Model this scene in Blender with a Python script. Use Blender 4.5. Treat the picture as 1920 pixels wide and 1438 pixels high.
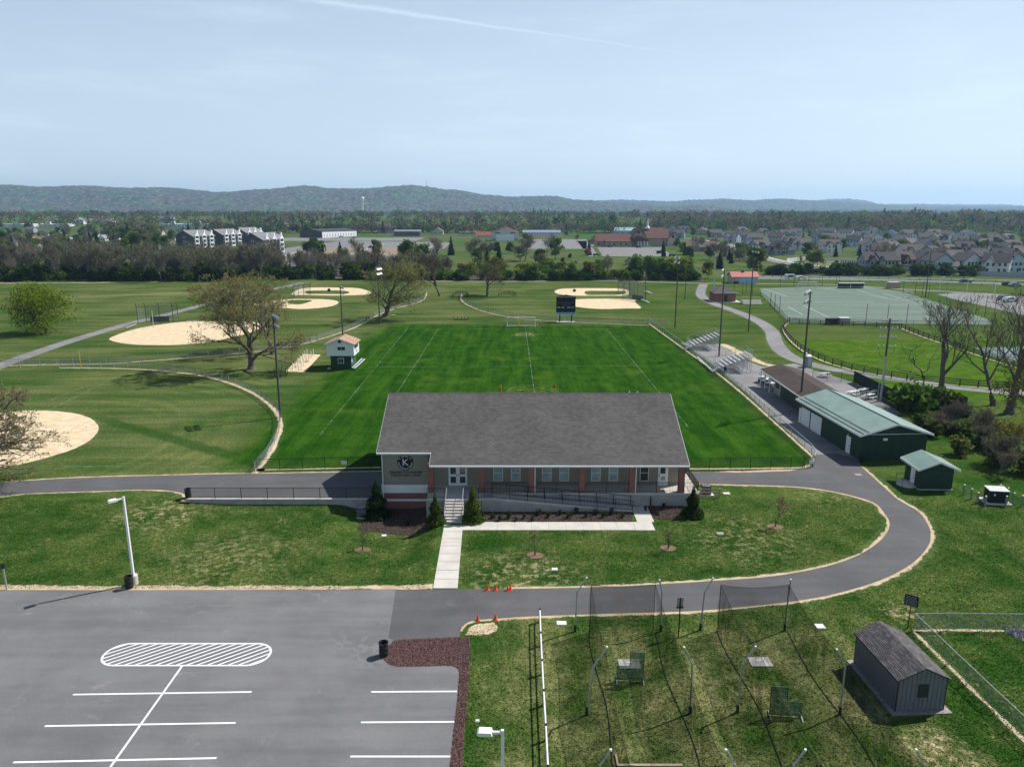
import bpy, bmesh, math, random
from mathutils import Vector, Matrix, noise as mnoise
R = math.radians
for o in list(bpy.data.objects): bpy.data.objects.remove(o)
SC = bpy.context.scene
COL = SC.collection
# ------------------------------------------------------------ camera
F, CX, CY, H, HZ = 1380., 960., 719., 28., 398.
PITCH = math.atan((CY - HZ) / F)
cam = bpy.data.cameras.new('Camera'); cam_o = bpy.data.objects.new('Camera', cam); COL.objects.link(cam_o)
cam.sensor_fit = 'HORIZONTAL'; cam.sensor_width = 36.0; cam.lens = 36.0 * F / 1920.
cam.clip_start = 0.5; cam.clip_end = 40000
cam_o.location = (0, 0, H); cam_o.rotation_euler = (R(90) - PITCH, 0, 0)
SC.camera = cam_o
SC.render.resolution_x, SC.render.resolution_y = 1024, 766
# ------------------------------------------------------------ light, sky, exposure
SUN_AZ, SUN_EL = R(28), R(49)          # azimuth from +X towards +Y
sun = bpy.data.lights.new('Sun', 'SUN'); sun.energy = 5.0; sun.angle = R(0.53); sun.color = (1.0, 0.955, 0.88)
sun_o = bpy.data.objects.new('Sun', sun); COL.objects.link(sun_o)
sd = Vector((math.cos(SUN_AZ) * math.cos(SUN_EL), math.sin(SUN_AZ) * math.cos(SUN_EL), math.sin(SUN_EL)))
sun_o.rotation_euler = sd.to_track_quat('Z', 'Y').to_euler(); sun_o.location = (60, 30, 120)
vs = SC.view_settings
vs.view_transform = 'Standard'; vs.look = 'None'; vs.exposure = 0.32; vs.gamma = 1.0; vs.use_curve_mapping = False
cy = SC.cycles
cy.use_denoising = True; cy.transparent_max_bounces = 24; cy.max_bounces = 6; cy.diffuse_bounces = 3; cy.glossy_bounces = 3
cy.transmission_bounces = 4; cy.volume_bounces = 1; cy.sample_clamp_indirect = 6.0
cy.use_adaptive_sampling = True; cy.adaptive_threshold = 0.012

HAZE = 8.5e-5
# ------------------------------------------------------------ node helper
class NT:
    def __init__(s, nt): s.nt = nt; nt.nodes.clear()
    def n(s, t, **k):
        nd = s.nt.nodes.new(t)
        for a, v in k.items():
            if a.startswith('i_'):
                key = a[2:]; key = int(key) if key.isdigit() else key.replace('_', ' ')
                s.set(nd, key, v)
            else: setattr(nd, a, v)
        return nd
    def set(s, nd, key, v):
        inp = nd.inputs[key]
        if isinstance(v, bpy.types.NodeSocket): s.nt.links.new(v, inp)
        elif hasattr(v, 'outputs'): s.nt.links.new(v.outputs[0], inp)
        else:
            if inp.type == 'RGBA' and len(v) == 3: v = (*v, 1)
            inp.default_value = v
    def math(s, op, a, b=0.0, c=None, clamp=False):
        nd = s.n('ShaderNodeMath', operation=op, use_clamp=clamp)
        s.set(nd, 0, a); s.set(nd, 1, b)
        if c is not None: s.set(nd, 2, c)
        return nd.outputs[0]
    def mix(s, f, a, b, bt='MIX'):
        nd = s.n('ShaderNodeMixRGB', blend_type=bt); s.set(nd, 0, f); s.set(nd, 1, a); s.set(nd, 2, b); return nd.outputs[0]
    def ramp(s, v, lo, hi, a=0.0, b=1.0):
        nd = s.n('ShaderNodeMapRange', interpolation_type='SMOOTHSTEP')
        s.set(nd, 0, v); s.set(nd, 1, lo); s.set(nd, 2, hi); s.set(nd, 3, a); s.set(nd, 4, b); return nd.outputs[0]
    def noise(s, vec, scale, detail=3.0, rough=0.55):
        nd = s.n('ShaderNodeTexNoise'); s.set(nd, 'Vector', vec); s.set(nd, 'Scale', scale); s.set(nd, 'Detail', detail); s.set(nd, 'Roughness', rough)
        return nd.outputs[0]
    def map(s, vec, scale=(1, 1, 1), rot=(0, 0, 0), loc=(0, 0, 0)):
        nd = s.n('ShaderNodeMapping'); s.set(nd, 'Vector', vec); s.set(nd, 'Location', loc); s.set(nd, 'Rotation', rot); s.set(nd, 'Scale', scale); return nd.outputs[0]

def pix_dir(px, py):
    u = (px - CX) / F; v = (py - CY) / F
    return Vector((u, math.cos(PITCH) - v * math.sin(PITCH), -math.sin(PITCH) - v * math.cos(PITCH)))
def P(px, py, z=0.0):
    d = pix_dir(px, py); t = (z - H) / d.z
    return Vector((d.x * t, d.y * t, z))
def PY(px, py, Y):
    d = pix_dir(px, py); t = Y / d.y
    return Vector((d.x * t, Y, H + d.z * t))

# ------------------------------------------------------------ world
W = bpy.data.worlds.new('World'); SC.world = W; W.use_nodes = True
w = NT(W.node_tree)
sky = w.n('ShaderNodeTexSky', sky_type='NISHITA', sun_disc=False, sun_elevation=SUN_EL, sun_rotation=R(90) - SUN_AZ,
          altitude=120.0, air_density=1.0, dust_density=0.8, ozone_density=2.0)
tc = w.n('ShaderNodeTexCoord').outputs['Generated']
vdir = w.n('ShaderNodeVectorMath', operation='NORMALIZE'); w.set(vdir, 0, tc); vd = vdir.outputs[0]
sep = w.n('ShaderNodeSeparateXYZ', i_0=vd)
# thin high cirrus over the whole dome and one aircraft trail
stre = w.map(vd, scale=(2.0, 3.5, 16.0), rot=(R(6), R(9), R(20)))
cir = w.ramp(w.noise(stre, 1.6, 6.0, 0.62), 0.45, 0.85, 0.0, 0.42)
d1, d2 = pix_dir(570, -2).normalized(), pix_dir(1430, 123).normalized()
nrm = d1.cross(d2).normalized(); mid = (d1 + d2).normalized(); along = nrm.cross(mid).normalized()
def dot(vec):
    nd = w.n('ShaderNodeVectorMath', operation='DOT_PRODUCT'); w.set(nd, 0, vd); nd.inputs[1].default_value = vec; return nd.outputs['Value']
half = math.sin(d1.angle(d2) / 2)
al = dot(along); sgn = 1 if along.dot(d1) > 0 else -1
wid = w.ramp(w.math('MULTIPLY', al, sgn), -half, half * 1.4, 0.0008, 0.0052)
wob = w.math('MULTIPLY', w.math('SUBTRACT', w.noise(vd, 60.0, 3.0), 0.5), 0.0045)
dist = w.math('ABSOLUTE', w.math('ADD', dot(nrm), wob))
trail = w.math('SUBTRACT', 1.0, w.math('DIVIDE', dist, wid), clamp=True)
trail = w.math('MULTIPLY', trail, w.ramp(w.math('MULTIPLY', al, sgn), -half, half * .6, 0.12, 0.62))
trail = w.math('MULTIPLY', trail, w.ramp(w.math('ABSOLUTE', w.math('ADD', al, -0.12*sgn)), half * 1.15, half * 1.5, 1.0, 0.0))
trail = w.math('MULTIPLY', trail, w.ramp(dot(mid), 0.5, 0.6))
veil = w.ramp(sep.outputs[2], 0.0, 0.75, 0.66, 0.03)          # thin high haze: thickest towards the horizon
cl = w.math('MAXIMUM', w.math('ADD', veil, w.math('MULTIPLY', cir, .3)), w.math('ADD', veil, w.math('MULTIPLY', trail, .3)), clamp=True)
skyc = w.mix(1.0, sky.outputs[0], (1.0, 1.0, 1.0), 'MULTIPLY')
bgc = w.mix(cl, skyc, w.mix(cl, w.mix(w.ramp(dot(sd), -.2, .9), (4.9, 7.3, 10.0), (8.6, 10.4, 12.2)), (11.0, 12.6, 14.0)))
bg = w.n('ShaderNodeBackground', i_Color=bgc, i_Strength=0.072)
w.n('ShaderNodeOutputWorld', i_Surface=bg)

# ------------------------------------------------------------ mesh helpers
class MB:
    def __init__(s): s.v = []; s.f = []; s.m = []; s.cur = 0
    def face(s, pts):
        b = len(s.v); s.v += [tuple(p) for p in pts]; s.f.append(tuple(range(b, b + len(pts)))); s.m.append(s.cur); return s
    def box(s, x0, x1, y0, y1, z0, z1):
        b = len(s.v)
        s.v += [(x0,y0,z0),(x1,y0,z0),(x1,y1,z0),(x0,y1,z0),(x0,y0,z1),(x1,y0,z1),(x1,y1,z1),(x0,y1,z1)]
        for q in ((3,2,1,0),(4,5,6,7),(0,1,5,4),(1,2,6,5),(2,3,7,6),(3,0,4,7)):
            s.f.append(tuple(b + i for i in q)); s.m.append(s.cur)
        return s
    def cbox(s, c, sz, rz=0.0):
        n = len(s.v); s.box(-sz[0]/2, sz[0]/2, -sz[1]/2, sz[1]/2, -sz[2]/2, sz[2]/2)
        ca, sa = math.cos(rz), math.sin(rz)
        for i in range(n, len(s.v)):
            x, y, z = s.v[i]; s.v[i] = (c[0] + x*ca - y*sa, c[1] + x*sa + y*ca, c[2] + z)
        return s
    def tube(s, pts, r, n=6, cap=True):
        pts = [Vector(p) for p in pts]; rs = r if isinstance(r, (list, tuple)) else [r] * len(pts)
        rings = []
        for i, p in enumerate(pts):
            d = (pts[min(i+1, len(pts)-1)] - pts[max(i-1, 0)])
            if d.length < 1e-9: d = Vector((0, 0, 1))
            d.normalize()
            a = d.cross(Vector((0, 0, 1)) if abs(d.z) < 0.95 else Vector((0, 1, 0))).normalized(); b_ = d.cross(a)
            st = len(s.v)
            for k in range(n):
                t = 2 * math.pi * k / n
                s.v.append(tuple(p + (a * math.cos(t) + b_ * math.sin(t)) * rs[i]))
            rings.append(st)
        for i in range(len(rings) - 1):
            for k in range(n):
                k2 = (k + 1) % n
                s.f.append((rings[i]+k, rings[i]+k2, rings[i+1]+k2, rings[i+1]+k)); s.m.append(s.cur)
        if cap:
            s.f.append(tuple(rings[0] + k for k in range(n))[::-1]); s.m.append(s.cur)
            s.f.append(tuple(rings[-1] + k for k in range(n))); s.m.append(s.cur)
        return s
    def prism(s, prof, x0, x1, axis='x'):
        """profile of (a, z) extruded along x (a=y) or along y (a=x)"""
        n = len(prof); b = len(s.v)
        for xx in (x0, x1):
            for a, z in prof: s.v.append((xx, a, z) if axis == 'x' else (a, xx, z))
        for k in range(n):
            k2 = (k + 1) % n; s.f.append((b+k, b+k2, b+n+k2, b+n+k)); s.m.append(s.cur)
        s.f.append(tuple(range(b, b+n))[::-1]); s.f.append(tuple(range(b+n, b+2*n))); s.m += [s.cur, s.cur]
        return s
    def lathe(s, prof, c=(0, 0, 0), n=16):
        b = len(s.v)
        for r, z in prof:
            for k in range(n):
                t = 2*math.pi*k/n; s.v.append((c[0]+r*math.cos(t), c[1]+r*math.sin(t), c[2]+z))
        for i in range(len(prof)-1):
            for k in range(n):
                k2 = (k+1) % n; s.f.append((b+i*n+k, b+i*n+k2, b+(i+1)*n+k2, b+(i+1)*n+k)); s.m.append(s.cur)
        return s
    def mesh(s, name, mats, smooth=False):
        me = bpy.data.meshes.new(name); me.from_pydata(s.v, [], s.f)
        for m in (mats if isinstance(mats, (list, tuple)) else [mats]): me.materials.append(m)
        if any(s.m): me.polygons.foreach_set('material_index', s.m)
        if smooth: me.polygons.foreach_set('use_smooth', [True] * len(me.polygons))
        me.update(); return me
    def ob(s, name, mats, parent=None, loc=None, rz=0, smooth=False, label=None):
        return link(name, s.mesh(name, mats, smooth), parent, loc, rz, label)
def fixn(me):
    bm = bmesh.new(); bm.from_mesh(me); bmesh.ops.recalc_face_normals(bm, faces=bm.faces); bm.to_mesh(me); bm.free()
def link(name, me, parent=None, loc=None, rz=0, label=None):
    o = bpy.data.objects.new(name, me); COL.objects.link(o)
    if parent: o.parent = parent
    if loc is not None: o.location = loc
    if rz: o.rotation_euler = (0, 0, rz)
    if label: o['label'] = label
    return o
def tag(o, label, cat, group=None):
    o['label'] = label; o['category'] = cat
    if group: o['group'] = group
    return o
def thing(name, label, cat, loc=(0, 0, 0), rz=0, group=None):
    o = bpy.data.objects.new(name, None); COL.objects.link(o); o.location = loc; o.rotation_euler = (0, 0, rz)
    o.empty_display_size = 0.3
    return tag(o, label, cat, group)
def struct(o, kind='structure'): o['kind'] = kind; return o
def copy_tree(o, parent=None):
    c = o.copy(); COL.objects.link(c)
    if parent: c.parent = parent
    for ch in list(o.children): copy_tree(ch, c)
    return c
def text_verts(s, size):
    cu = bpy.data.curves.new('txt', 'FONT'); cu.body = s; cu.size = size; cu.align_x = 'CENTER'; cu.align_y = 'CENTER'; cu.extrude = 0.012
    cu.resolution_u = 3
    o = bpy.data.objects.new('txt', cu); COL.objects.link(o)
    dg = bpy.context.evaluated_depsgraph_get(); me = bpy.data.meshes.new_from_object(o.evaluated_get(dg))
    v = [tuple(x.co) for x in me.vertices]; f = [tuple(p.vertices) for p in me.polygons]
    bpy.data.objects.remove(o); bpy.data.curves.remove(cu); bpy.data.meshes.remove(me)
    return v, f
def add_text(mb, s, size, M, bold=0.0):
    v, f = text_verts(s, size); b = len(mb.v)
    mb.v += [tuple(M @ Vector(p)) for p in v]; mb.f += [tuple(b + i for i in q) for q in f]; mb.m += [mb.cur] * len(f)

# ------------------------------------------------------------ terrain: a dip in the lawn left of the steps
def sst(a, b, x):
    t = max(0., min(1., (x - a) / (b - a))); return t * t * (3 - 2 * t)
def gz(x, y):
    sx = sst(-6.6, -9.5, x) * sst(-37, -27, x)
    sy = sst(52.8, 64, y) * (1 if y < (69.05 if x < -13.4 else 74) else 0)
    return (-.42 - .63 * sst(-17.5, -14.5, x)) * sx * sy + 16 * sst(840, 1500, y)
def PG(px, py):
    d = pix_dir(px, py); lo = 20.0; y = 20.0
    while y < 6000:
        q = PY(px, py, y)
        if q.z < gz(q.x, y): break
        lo = y; y = y * 1.01 + .3
    for _ in range(24):
        m_ = (lo + y) / 2; q = PY(px, py, m_)
        if q.z < gz(q.x, m_): y = m_
        else: lo = m_
    return PY(px, py, y)
def smooth_line(pts, n=6, closed=False):
    pts = [Vector(p) for p in pts]; out = []; N = len(pts)
    rng = range(N if closed else N - 1)
    for i in rng:
        g = (lambda k: pts[k % N]) if closed else (lambda k: pts[max(0, min(N-1, k))])
        p0, p1, p2, p3 = g(i-1), g(i), g(i+1), g(i+2)
        for k in range(n):
            t = k / n
            out.append(0.5 * ((2*p1) + (-p0+p2)*t + (2*p0-5*p1+4*p2-p3)*t*t + (-p0+3*p1-3*p2+p3)*t**3))
    if not closed: out.append(pts[-1])
    return out
def pixline(px, n=6, closed=False, z=0.0): return smooth_line([P(*q, z) for q in px], n, closed)
# ------------------------------------------------------------ materials
def new_mat(name):
    m = bpy.data.materials.new(name); m.use_nodes = True; return m, NT(m.node_tree)
def finish(t, col, rough=0.8, bump=None, bstr=0.3, bdist=0.02, spec=0.3, metal=0.0):
    b = t.n('ShaderNodeBsdfPrincipled'); t.set(b, 'Base Color', col); t.set(b, 'Roughness', rough); t.set(b, 'Metallic', metal)
    t.set(b, 'Specular IOR Level', spec)
    if bump is not None:
        bn = t.n('ShaderNodeBump', i_Height=bump, i_Strength=bstr, i_Distance=bdist); t.set(b, 'Normal', bn)
    t.n('ShaderNodeOutputMaterial', i_Surface=b); return b
def pos(t): return t.n('ShaderNodeNewGeometry').outputs['Position']
def objc(t): return t.n('ShaderNodeTexCoord').outputs['Object']
def M(name, c, rough=0.7, var=0.12, scale=3.0, metal=0.0, spec=0.3, bump=0.0):
    m, t = new_mat(name); v = objc(t)
    n1 = t.noise(v, scale, 4); n2 = t.noise(v, scale * 9, 3)
    f = t.math('ADD', t.math('MULTIPLY', n1, .65), t.math('MULTIPLY', n2, .35))
    lo = tuple(x * (1 - var) for x in c); hi = tuple(min(1, x * (1 + var)) for x in c)
    finish(t, t.mix(t.ramp(f, .3, .7), lo, hi), rough, n2 if bump else None, bump, .02, spec, metal); return m
def M_obj(name, rough=0.8, var=0.15, scale=1.2):
    m, t = new_mat(name); v = objc(t)
    c = t.n('ShaderNodeObjectInfo').outputs['Color']
    f = t.math('ADD', t.math('MULTIPLY', t.noise(v, scale, 4), .6), t.math('MULTIPLY', t.noise(v, scale*12, 2), .4))
    finish(t, t.mix(1.0, c, t.mix(t.ramp(f, .3, .7), (1-var,)*3, (1+var,)*3), 'MULTIPLY'), rough); return m

# --- grass colour shared by the ground and by everything that wears into it
gg = bpy.data.node_groups.new('grass_colour', 'ShaderNodeTree')
gg.interface.new_socket('Color', in_out='OUTPUT', socket_type='NodeSocketColor')
gg.interface.new_socket('Height', in_out='OUTPUT', socket_type='NodeSocketFloat')
t = NT(gg); ps = pos(t)
sx_ = t.n('ShaderNodeSeparateXYZ', i_0=ps); X_, Y_ = sx_.outputs[0], sx_.outputs[1]
wob = t.math('MULTIPLY', t.math('SUBTRACT', t.noise(ps, 0.12, 3), .5), 9.0)
def bmask(x0, x1, y0, y1, s=4.0):
    xx = t.math('ADD', X_, wob); yy = t.math('ADD', Y_, wob)
    a = t.math('MULTIPLY', t.ramp(xx, x0 - s, x0 + s), t.ramp(xx, x1 - s, x1 + s, 1, 0))
    b = t.math('MULTIPLY', t.ramp(yy, y0 - s, y0 + s), t.ramp(yy, y1 - s, y1 + s, 1, 0))
    return t.math('MULTIPLY', a, b)
nA = t.noise(ps, 0.045, 4); nB = t.noise(ps, 0.33, 5, .6); nC = t.noise(ps, 3.2, 4, .7); nD = t.noise(ps, 14.0, 3, .7)
strk = t.noise(t.map(ps, scale=(.035, .22, .1), rot=(0, 0, R(-8))), 1.0, 4, .6)
strk2 = t.noise(t.map(ps, scale=(.6, .06, .1), rot=(0, 0, R(3))), 1.0, 4, .65)
f1 = t.ramp(t.math('ADD', t.math('MULTIPLY', nA, .45), t.math('MULTIPLY', strk, .55)), .36, .64)
park = t.mix(f1, (.030, .070, .014), (.112, .130, .046))
f2 = t.ramp(t.math('ADD', t.math('MULTIPLY', nB, .6), t.math('MULTIPLY', nA, .4)), .36, .66)
lawn = t.mix(f2, (.018, .060, .008), (.078, .112, .028))
fieldc = t.mix(t.ramp(t.math('ADD', t.math('MULTIPLY', nB, .4), t.math('MULTIPLY', strk2, .6)), .35, .68), (.0095, .044, .0042), (.032, .086, .008))
fieldc = t.mix(t.ramp(t.noise(ps, .11, 4), .56, .74, 0, .7), fieldc, (.062, .108, .012))
cagec = t.mix(t.ramp(t.math('ADD', t.math('MULTIPLY', nB, .6), t.math('MULTIPLY', strk2, .4)), .36, .64), (.034, .075, .011), (.165, .175, .068))
past = t.mix(t.ramp(nB, .3, .7), (.036, .092, .007), (.074, .130, .016))
rightp = t.mix(f1, (.031, .072, .012), (.085, .112, .032))
# mower rings of the nearest outfield and a darker track across it
dv = t.n('ShaderNodeVectorMath', operation='DISTANCE'); t.set(dv, 0, t.n('ShaderNodeCombineXYZ', i_0=X_, i_1=Y_)); dv.inputs[1].default_value = (-66, 88, 0); dd = dv.outputs['Value']
ring_ = t.math('SINE', t.math('MULTIPLY', t.math('ADD', dd, t.math('MULTIPLY', nA, 4)), 2.3))
rm = t.math('MULTIPLY', t.math('MULTIPLY', t.ramp(dd, 14, 24), t.ramp(dd, 40, 46, 1, 0)), t.ramp(t.noise(ps, .05, 3), .4, .6))
park = t.mix(1.0, park, t.mix(t.math('MULTIPLY', rm, t.ramp(ring_, -.6, .8)), (1, 1, 1), (1.28, 1.24, 1.2)), 'MULTIPLY')
def track(a, b, w_):
    d = Vector((b.x - a.x, b.y - a.y)).normalized(); n_ = Vector((-d.y, d.x)); L_ = math.hypot(b.x - a.x, b.y - a.y)
    u_ = t.math('ADD', t.math('MULTIPLY', X_, n_.x), t.math('ADD', t.math('MULTIPLY', Y_, n_.y), -a.x * n_.x - a.y * n_.y))
    v_ = t.math('ADD', t.math('MULTIPLY', X_, d.x), t.math('ADD', t.math('MULTIPLY', Y_, d.y), -a.x * d.x - a.y * d.y))
    u_ = t.math('ADD', u_, t.math('MULTIPLY', t.math('SUBTRACT', nB, .5), 1.6))
    return t.math('MULTIPLY', t.ramp(t.math('ABSOLUTE', u_), w_ * .4, w_, 1, 0), t.math('MULTIPLY', t.ramp(v_, -2, 3), t.ramp(v_, L_ - 3, L_ + 2, 1, 0)))
park = t.mix(t.math('MULTIPLY', track(P(190, 785), P(455, 860), 1.5), .75), park, (.020, .062, .010))
park = t.mix(t.math('MULTIPLY', track(P(60, 560), P(470, 545), 6), .5), park, (.19, .185, .085))
base = t.mix(bmask(36, 400, 70, 330, 8), park, rightp)
base = t.mix(bmask(-34, 37, 77, 187, 4), base, fieldc)
base = t.mix(bmask(-90, 75, 20, 75.5, 2.2), base, lawn)
base = t.mix(bmask(-1, 24, 20, 46.5, 1.6), base, cagec)
base = t.mix(bmask(58, 150, 108, 165, 5), base, past)
# dry specks and bare flecks
dry = t.math('MULTIPLY', t.ramp(nC, .57, .70), t.ramp(nB, .42, .62))
dry = t.math('MULTIPLY', dry, t.math('SUBTRACT', 1.0, bmask(-34, 37, 77, 187, 4)))
base = t.mix(t.math('MULTIPLY', dry, .7), base, (.26, .23, .11))
bare = t.math('MULTIPLY', t.ramp(t.noise(ps, 1.1, 5, .7), .66, .74), t.ramp(nA, .45, .58))
base = t.mix(t.math('MULTIPLY', bare, .5), base, (.42, .33, .20))
def worn_spot(c, r, amt):
    d_ = t.n('ShaderNodeVectorMath', operation='DISTANCE'); t.set(d_, 0, t.n('ShaderNodeCombineXYZ', i_0=X_, i_1=Y_)); d_.inputs[1].default_value = (c.x, c.y, 0)
    return t.math('MULTIPLY', t.ramp(d_.outputs['Value'], r * .2, r, amt, 0), t.ramp(t.noise(ps, 1.3, 4, .7), .48, .62))
for c_, r_, a_ in ((P(983, 627), 4.5, .8), (P(990, 735), 8, .22), (P(1760, 1408), 3.0, .9), (P(1380, 1300), 3.5, .4), (P(1610, 1330), 2.5, .4), (P(430, 1040), 9, .35), (P(1550, 930), 5, .3), (P(1400, 1010), 8, .35), (P(300, 960), 6, .6), (P(980, 1085), 7, .6), (P(1690, 1150), 2, .8)): base = t.mix(worn_spot(c_, r_, a_), base, (.40, .33, .19))
# faint mower passes along the football field
fs = t.math('SINE', t.math('MULTIPLY', t.math('ADD', X_, t.math('MULTIPLY', nA, 2.0)), 1.15))
base = t.mix(t.math('MULTIPLY', t.math('MULTIPLY', bmask(-34, 37, 77, 187, 4), t.ramp(fs, -.5, .5)), .5), base, t.mix(1.0, base, (1.3, 1.22, 1.2), 'MULTIPLY'))
fine = t.math('ADD', t.math('MULTIPLY', nD, .6), t.math('MULTIPLY', nC, .4))
base = t.mix(1.0, base, t.mix(t.ramp(fine, .36, .64), (.45, .49, .45), (1.55, 1.5, 1.56)), 'MULTIPLY')
go = t.n('NodeGroupOutput'); t.set(go, 0, base); t.set(go, 1, fine)
def grass(t):
    g = t.n('ShaderNodeGroup'); g.node_tree = gg; return g
m_ground, t = new_mat('grass'); g = grass(t)
# beyond the park: mixed meadow and woodland floor
pg = pos(t); yy = t.n('ShaderNodeSeparateXYZ', i_0=pg).outputs[1]
farc = t.mix(t.ramp(t.noise(pg, .016, 4), .42, .58), (.050, .105, .022), (.095, .098, .055))
finish(t, t.mix(t.ramp(yy, 330, 700), g.outputs[0], farc), 1.0, g.outputs[1], .6, .06, .0)

def worn(name, c1, c2, nscale=2.0, bite=.5, far=False):
    """surface that frays into grass where the vertex attribute 'edge' approaches 1"""
    m, t = new_mat(name); g = grass(t); ps = pos(t)
    e = t.n('ShaderNodeAttribute', attribute_name='edge').outputs['Fac']
    n = t.noise(ps, nscale, 5, .68); n2 = t.noise(ps, nscale * 7, 3, .7)
    f = t.math('ADD', t.math('MULTIPLY', n, .7), t.math('MULTIPLY', n2, .3))
    dirt = t.mix(t.ramp(t.noise(ps, .7, 5), .35, .65), c1, c2)
    dirt = t.mix(1.0, dirt, t.mix(t.ramp(n2, .3, .7), (.82,)*3, (1.15,)*3), 'MULTIPLY')
    f = t.math('ADD', t.math('MULTIPLY', t.math('SUBTRACT', f, .5), 2.4), .5)
    f = t.math('ADD', f, t.math('MULTIPLY', t.math('SUBTRACT', t.noise(ps, .22, 3), .5), 1.5 if bite > .5 else .2))
    k = t.ramp(t.math('ADD', t.math('MULTIPLY', f, bite), t.math('MULTIPLY', e, 1.3)), .30 + bite * .5, .48 + bite * .5)
    finish(t, t.mix(k, dirt, g.outputs[0]), .95, n2, .3, .03, .1); return m
m_fringe = worn('worn_dirt_fringe', (.40, .30, .185), (.52, .42, .28), 1.3, .85)
m_clay = worn('infield_clay', (.55, .43, .275), (.65, .53, .365), 1.2, .25)
m_sandstrip = worn('bare_soil', (.46, .36, .23), (.56, .46, .32), 1.8, .8)

def asphalt(name, c, stain, crack=.5):
    m, t = new_mat(name); ps = pos(t)
    n1 = t.noise(ps, .16, 5, .6); n2 = t.noise(ps, 1.1, 5, .65); n3 = t.noise(ps, 38.0, 2, .7); n4 = t.noise(t.map(ps, scale=(.08, .9, 1)), 1.0, 5, .7)
    col = t.mix(t.ramp(t.math('ADD', t.math('MULTIPLY', n1, .6), t.math('MULTIPLY', n4, .4)), .34, .66), tuple(x * .80 for x in c), tuple(x * 1.16 for x in c))
    col = t.mix(t.ramp(n2, .62, .78, 0, .35), col, stain)
    dust = t.math('MULTIPLY', t.ramp(t.noise(ps, .5, 6, .72), .60, .76), crack)
    col = t.mix(dust, col, (.34, .33, .34))
    vo = t.n('ShaderNodeTexVoronoi', feature='DISTANCE_TO_EDGE', i_Vector=t.n('ShaderNodeVectorMath', operation='ADD', i_0=t.map(ps, scale=(.10, .13, .1)), i_1=t.n('ShaderNodeVectorMath', operation='SCALE', i_0=t.n('ShaderNodeTexNoise', i_Vector=ps, i_Scale=.35, i_Detail=5.0).outputs['Color'], i_Scale=.9).outputs[0]).outputs[0], i_Scale=1.0)
    crk = t.math('MULTIPLY', t.ramp(vo.outputs['Distance'], .004, .016, 1, 0), t.ramp(t.noise(ps, .13, 3), .47, .6, 0, crack))
    col = t.mix(crk, col, tuple(min(1, x * 1.45) for x in c))
    oil = t.ramp(t.noise(ps, .9, 3, .5), .71, .78, 0, .4); col = t.mix(oil, col, tuple(x * .45 for x in c))
    col = t.mix(1.0, col, t.mix(t.ramp(n3, .3, .7), (.82,)*3, (1.18,)*3), 'MULTIPLY')
    finish(t, col, .88, n3, .35, .01, .25); return m
m_lot = asphalt('parking_asphalt', (.152, .151, .156), (.19, .188, .188), .42)
m_drive = asphalt('drive_asphalt', (.094, .093, .097), (.13, .128, .126), .22)
m_path = asphalt('path_asphalt', (.20, .195, .195), (.24, .23, .23), .3)
m_farpave = asphalt('far_paving', (.175, .172, .172), (.16, .16, .16), .3)
m_conc = M('concrete', (.50, .475, .43), .85, .12, .8, bump=.15)
m_concd = M('concrete_weathered', (.33, .325, .31), .9, .2, 1.0, bump=.15)
m_paint = M('white_road_paint', (.74, .74, .74), .7, .10, 4.0)
m_paint_w = None
m_wl, t = new_mat('faded_line_chalk'); g = grass(t); ps = pos(t)
finish(t, t.mix(t.ramp(t.math('ADD', t.noise(ps, .55, 4, .7), t.math('MULTIPLY', t.noise(ps, 5, 2), .3)), .60, .84, 0, .55), g.outputs[0], (.42, .52, .42)), .95)
m_white = M('white_paint', (.74, .745, .75), .5, .06, 2.0)
m_alu = M('galvanised_steel', (.46, .47, .48), .42, .12, 5.0, .55)
m_bright = M('aluminium', (.66, .67, .69), .38, .08, 5.0, .35)
m_black = M('black_paint', (.012, .012, .013), .5, .3, 3.0)
m_dark = M('dark_steel', (.035, .036, .04), .55, .25, 3.0)
m_rubber = M('black_plastic', (.018, .018, .019), .6, .3, 6.0)
m_woodpole = M('weathered_pole', (.10, .085, .07), .9, .3, 2.0)
m_grey_pole = M('grey_pole', (.075, .075, .075), .7, .2, 2.0)
m_fencewood = M('brown_fence_timber', (.07, .05, .036), .9, .35, 3.0)
m_timber = M('timber', (.36, .29, .20), .85, .2, 3.0)
m_glass, t = new_mat('window_glass')
finish(t, t.mix(t.noise(objc(t), 1.5, 3), (.02, .028, .032), (.05, .065, .07)), .06, spec=.7)
m_blind = M('pale_blind', (.30, .40, .41), .25, .25, 3.0, spec=.6)
m_tan = M('tan_stucco', (.255, .235, .185), .9, .06, 1.2)
m_green = M('dark_green_siding', (.014, .040, .027), .6, .2, 1.5)
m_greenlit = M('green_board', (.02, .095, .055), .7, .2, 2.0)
m_orange = M('orange_plastic', (.75, .085, .03), .5, .1, 4)
m_yellow = M('yellow_paint', (.60, .46, .03), .5, .1, 4)
m_blue = M('pale_blue_panel', (.33, .52, .68), .5, .12, 2)
m_red = M('red_metal', (.36, .055, .05), .6, .15, 2)
m_tyre = M('tyre', (.02, .02, .02), .8, .2, 5)
m_objpaint = M_obj('painted_surface', .6, .07, .8)
m_objroof, t = new_mat('roof_shingle_far'); v = objc(t)
c = t.n('ShaderNodeObjectInfo').outputs['Color']
f = t.math('ADD', t.math('MULTIPLY', t.noise(v, .6, 4), .5), t.math('MULTIPLY', t.noise(t.map(v, scale=(1, 1, 6)), 2.2, 3), .5))
finish(t, t.mix(1.0, c, t.mix(t.ramp(f, .3, .7), (.78,)*3, (1.2,)*3), 'MULTIPLY'), .9)
m_brick, t = new_mat('red_brick'); v = objc(t)
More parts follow.
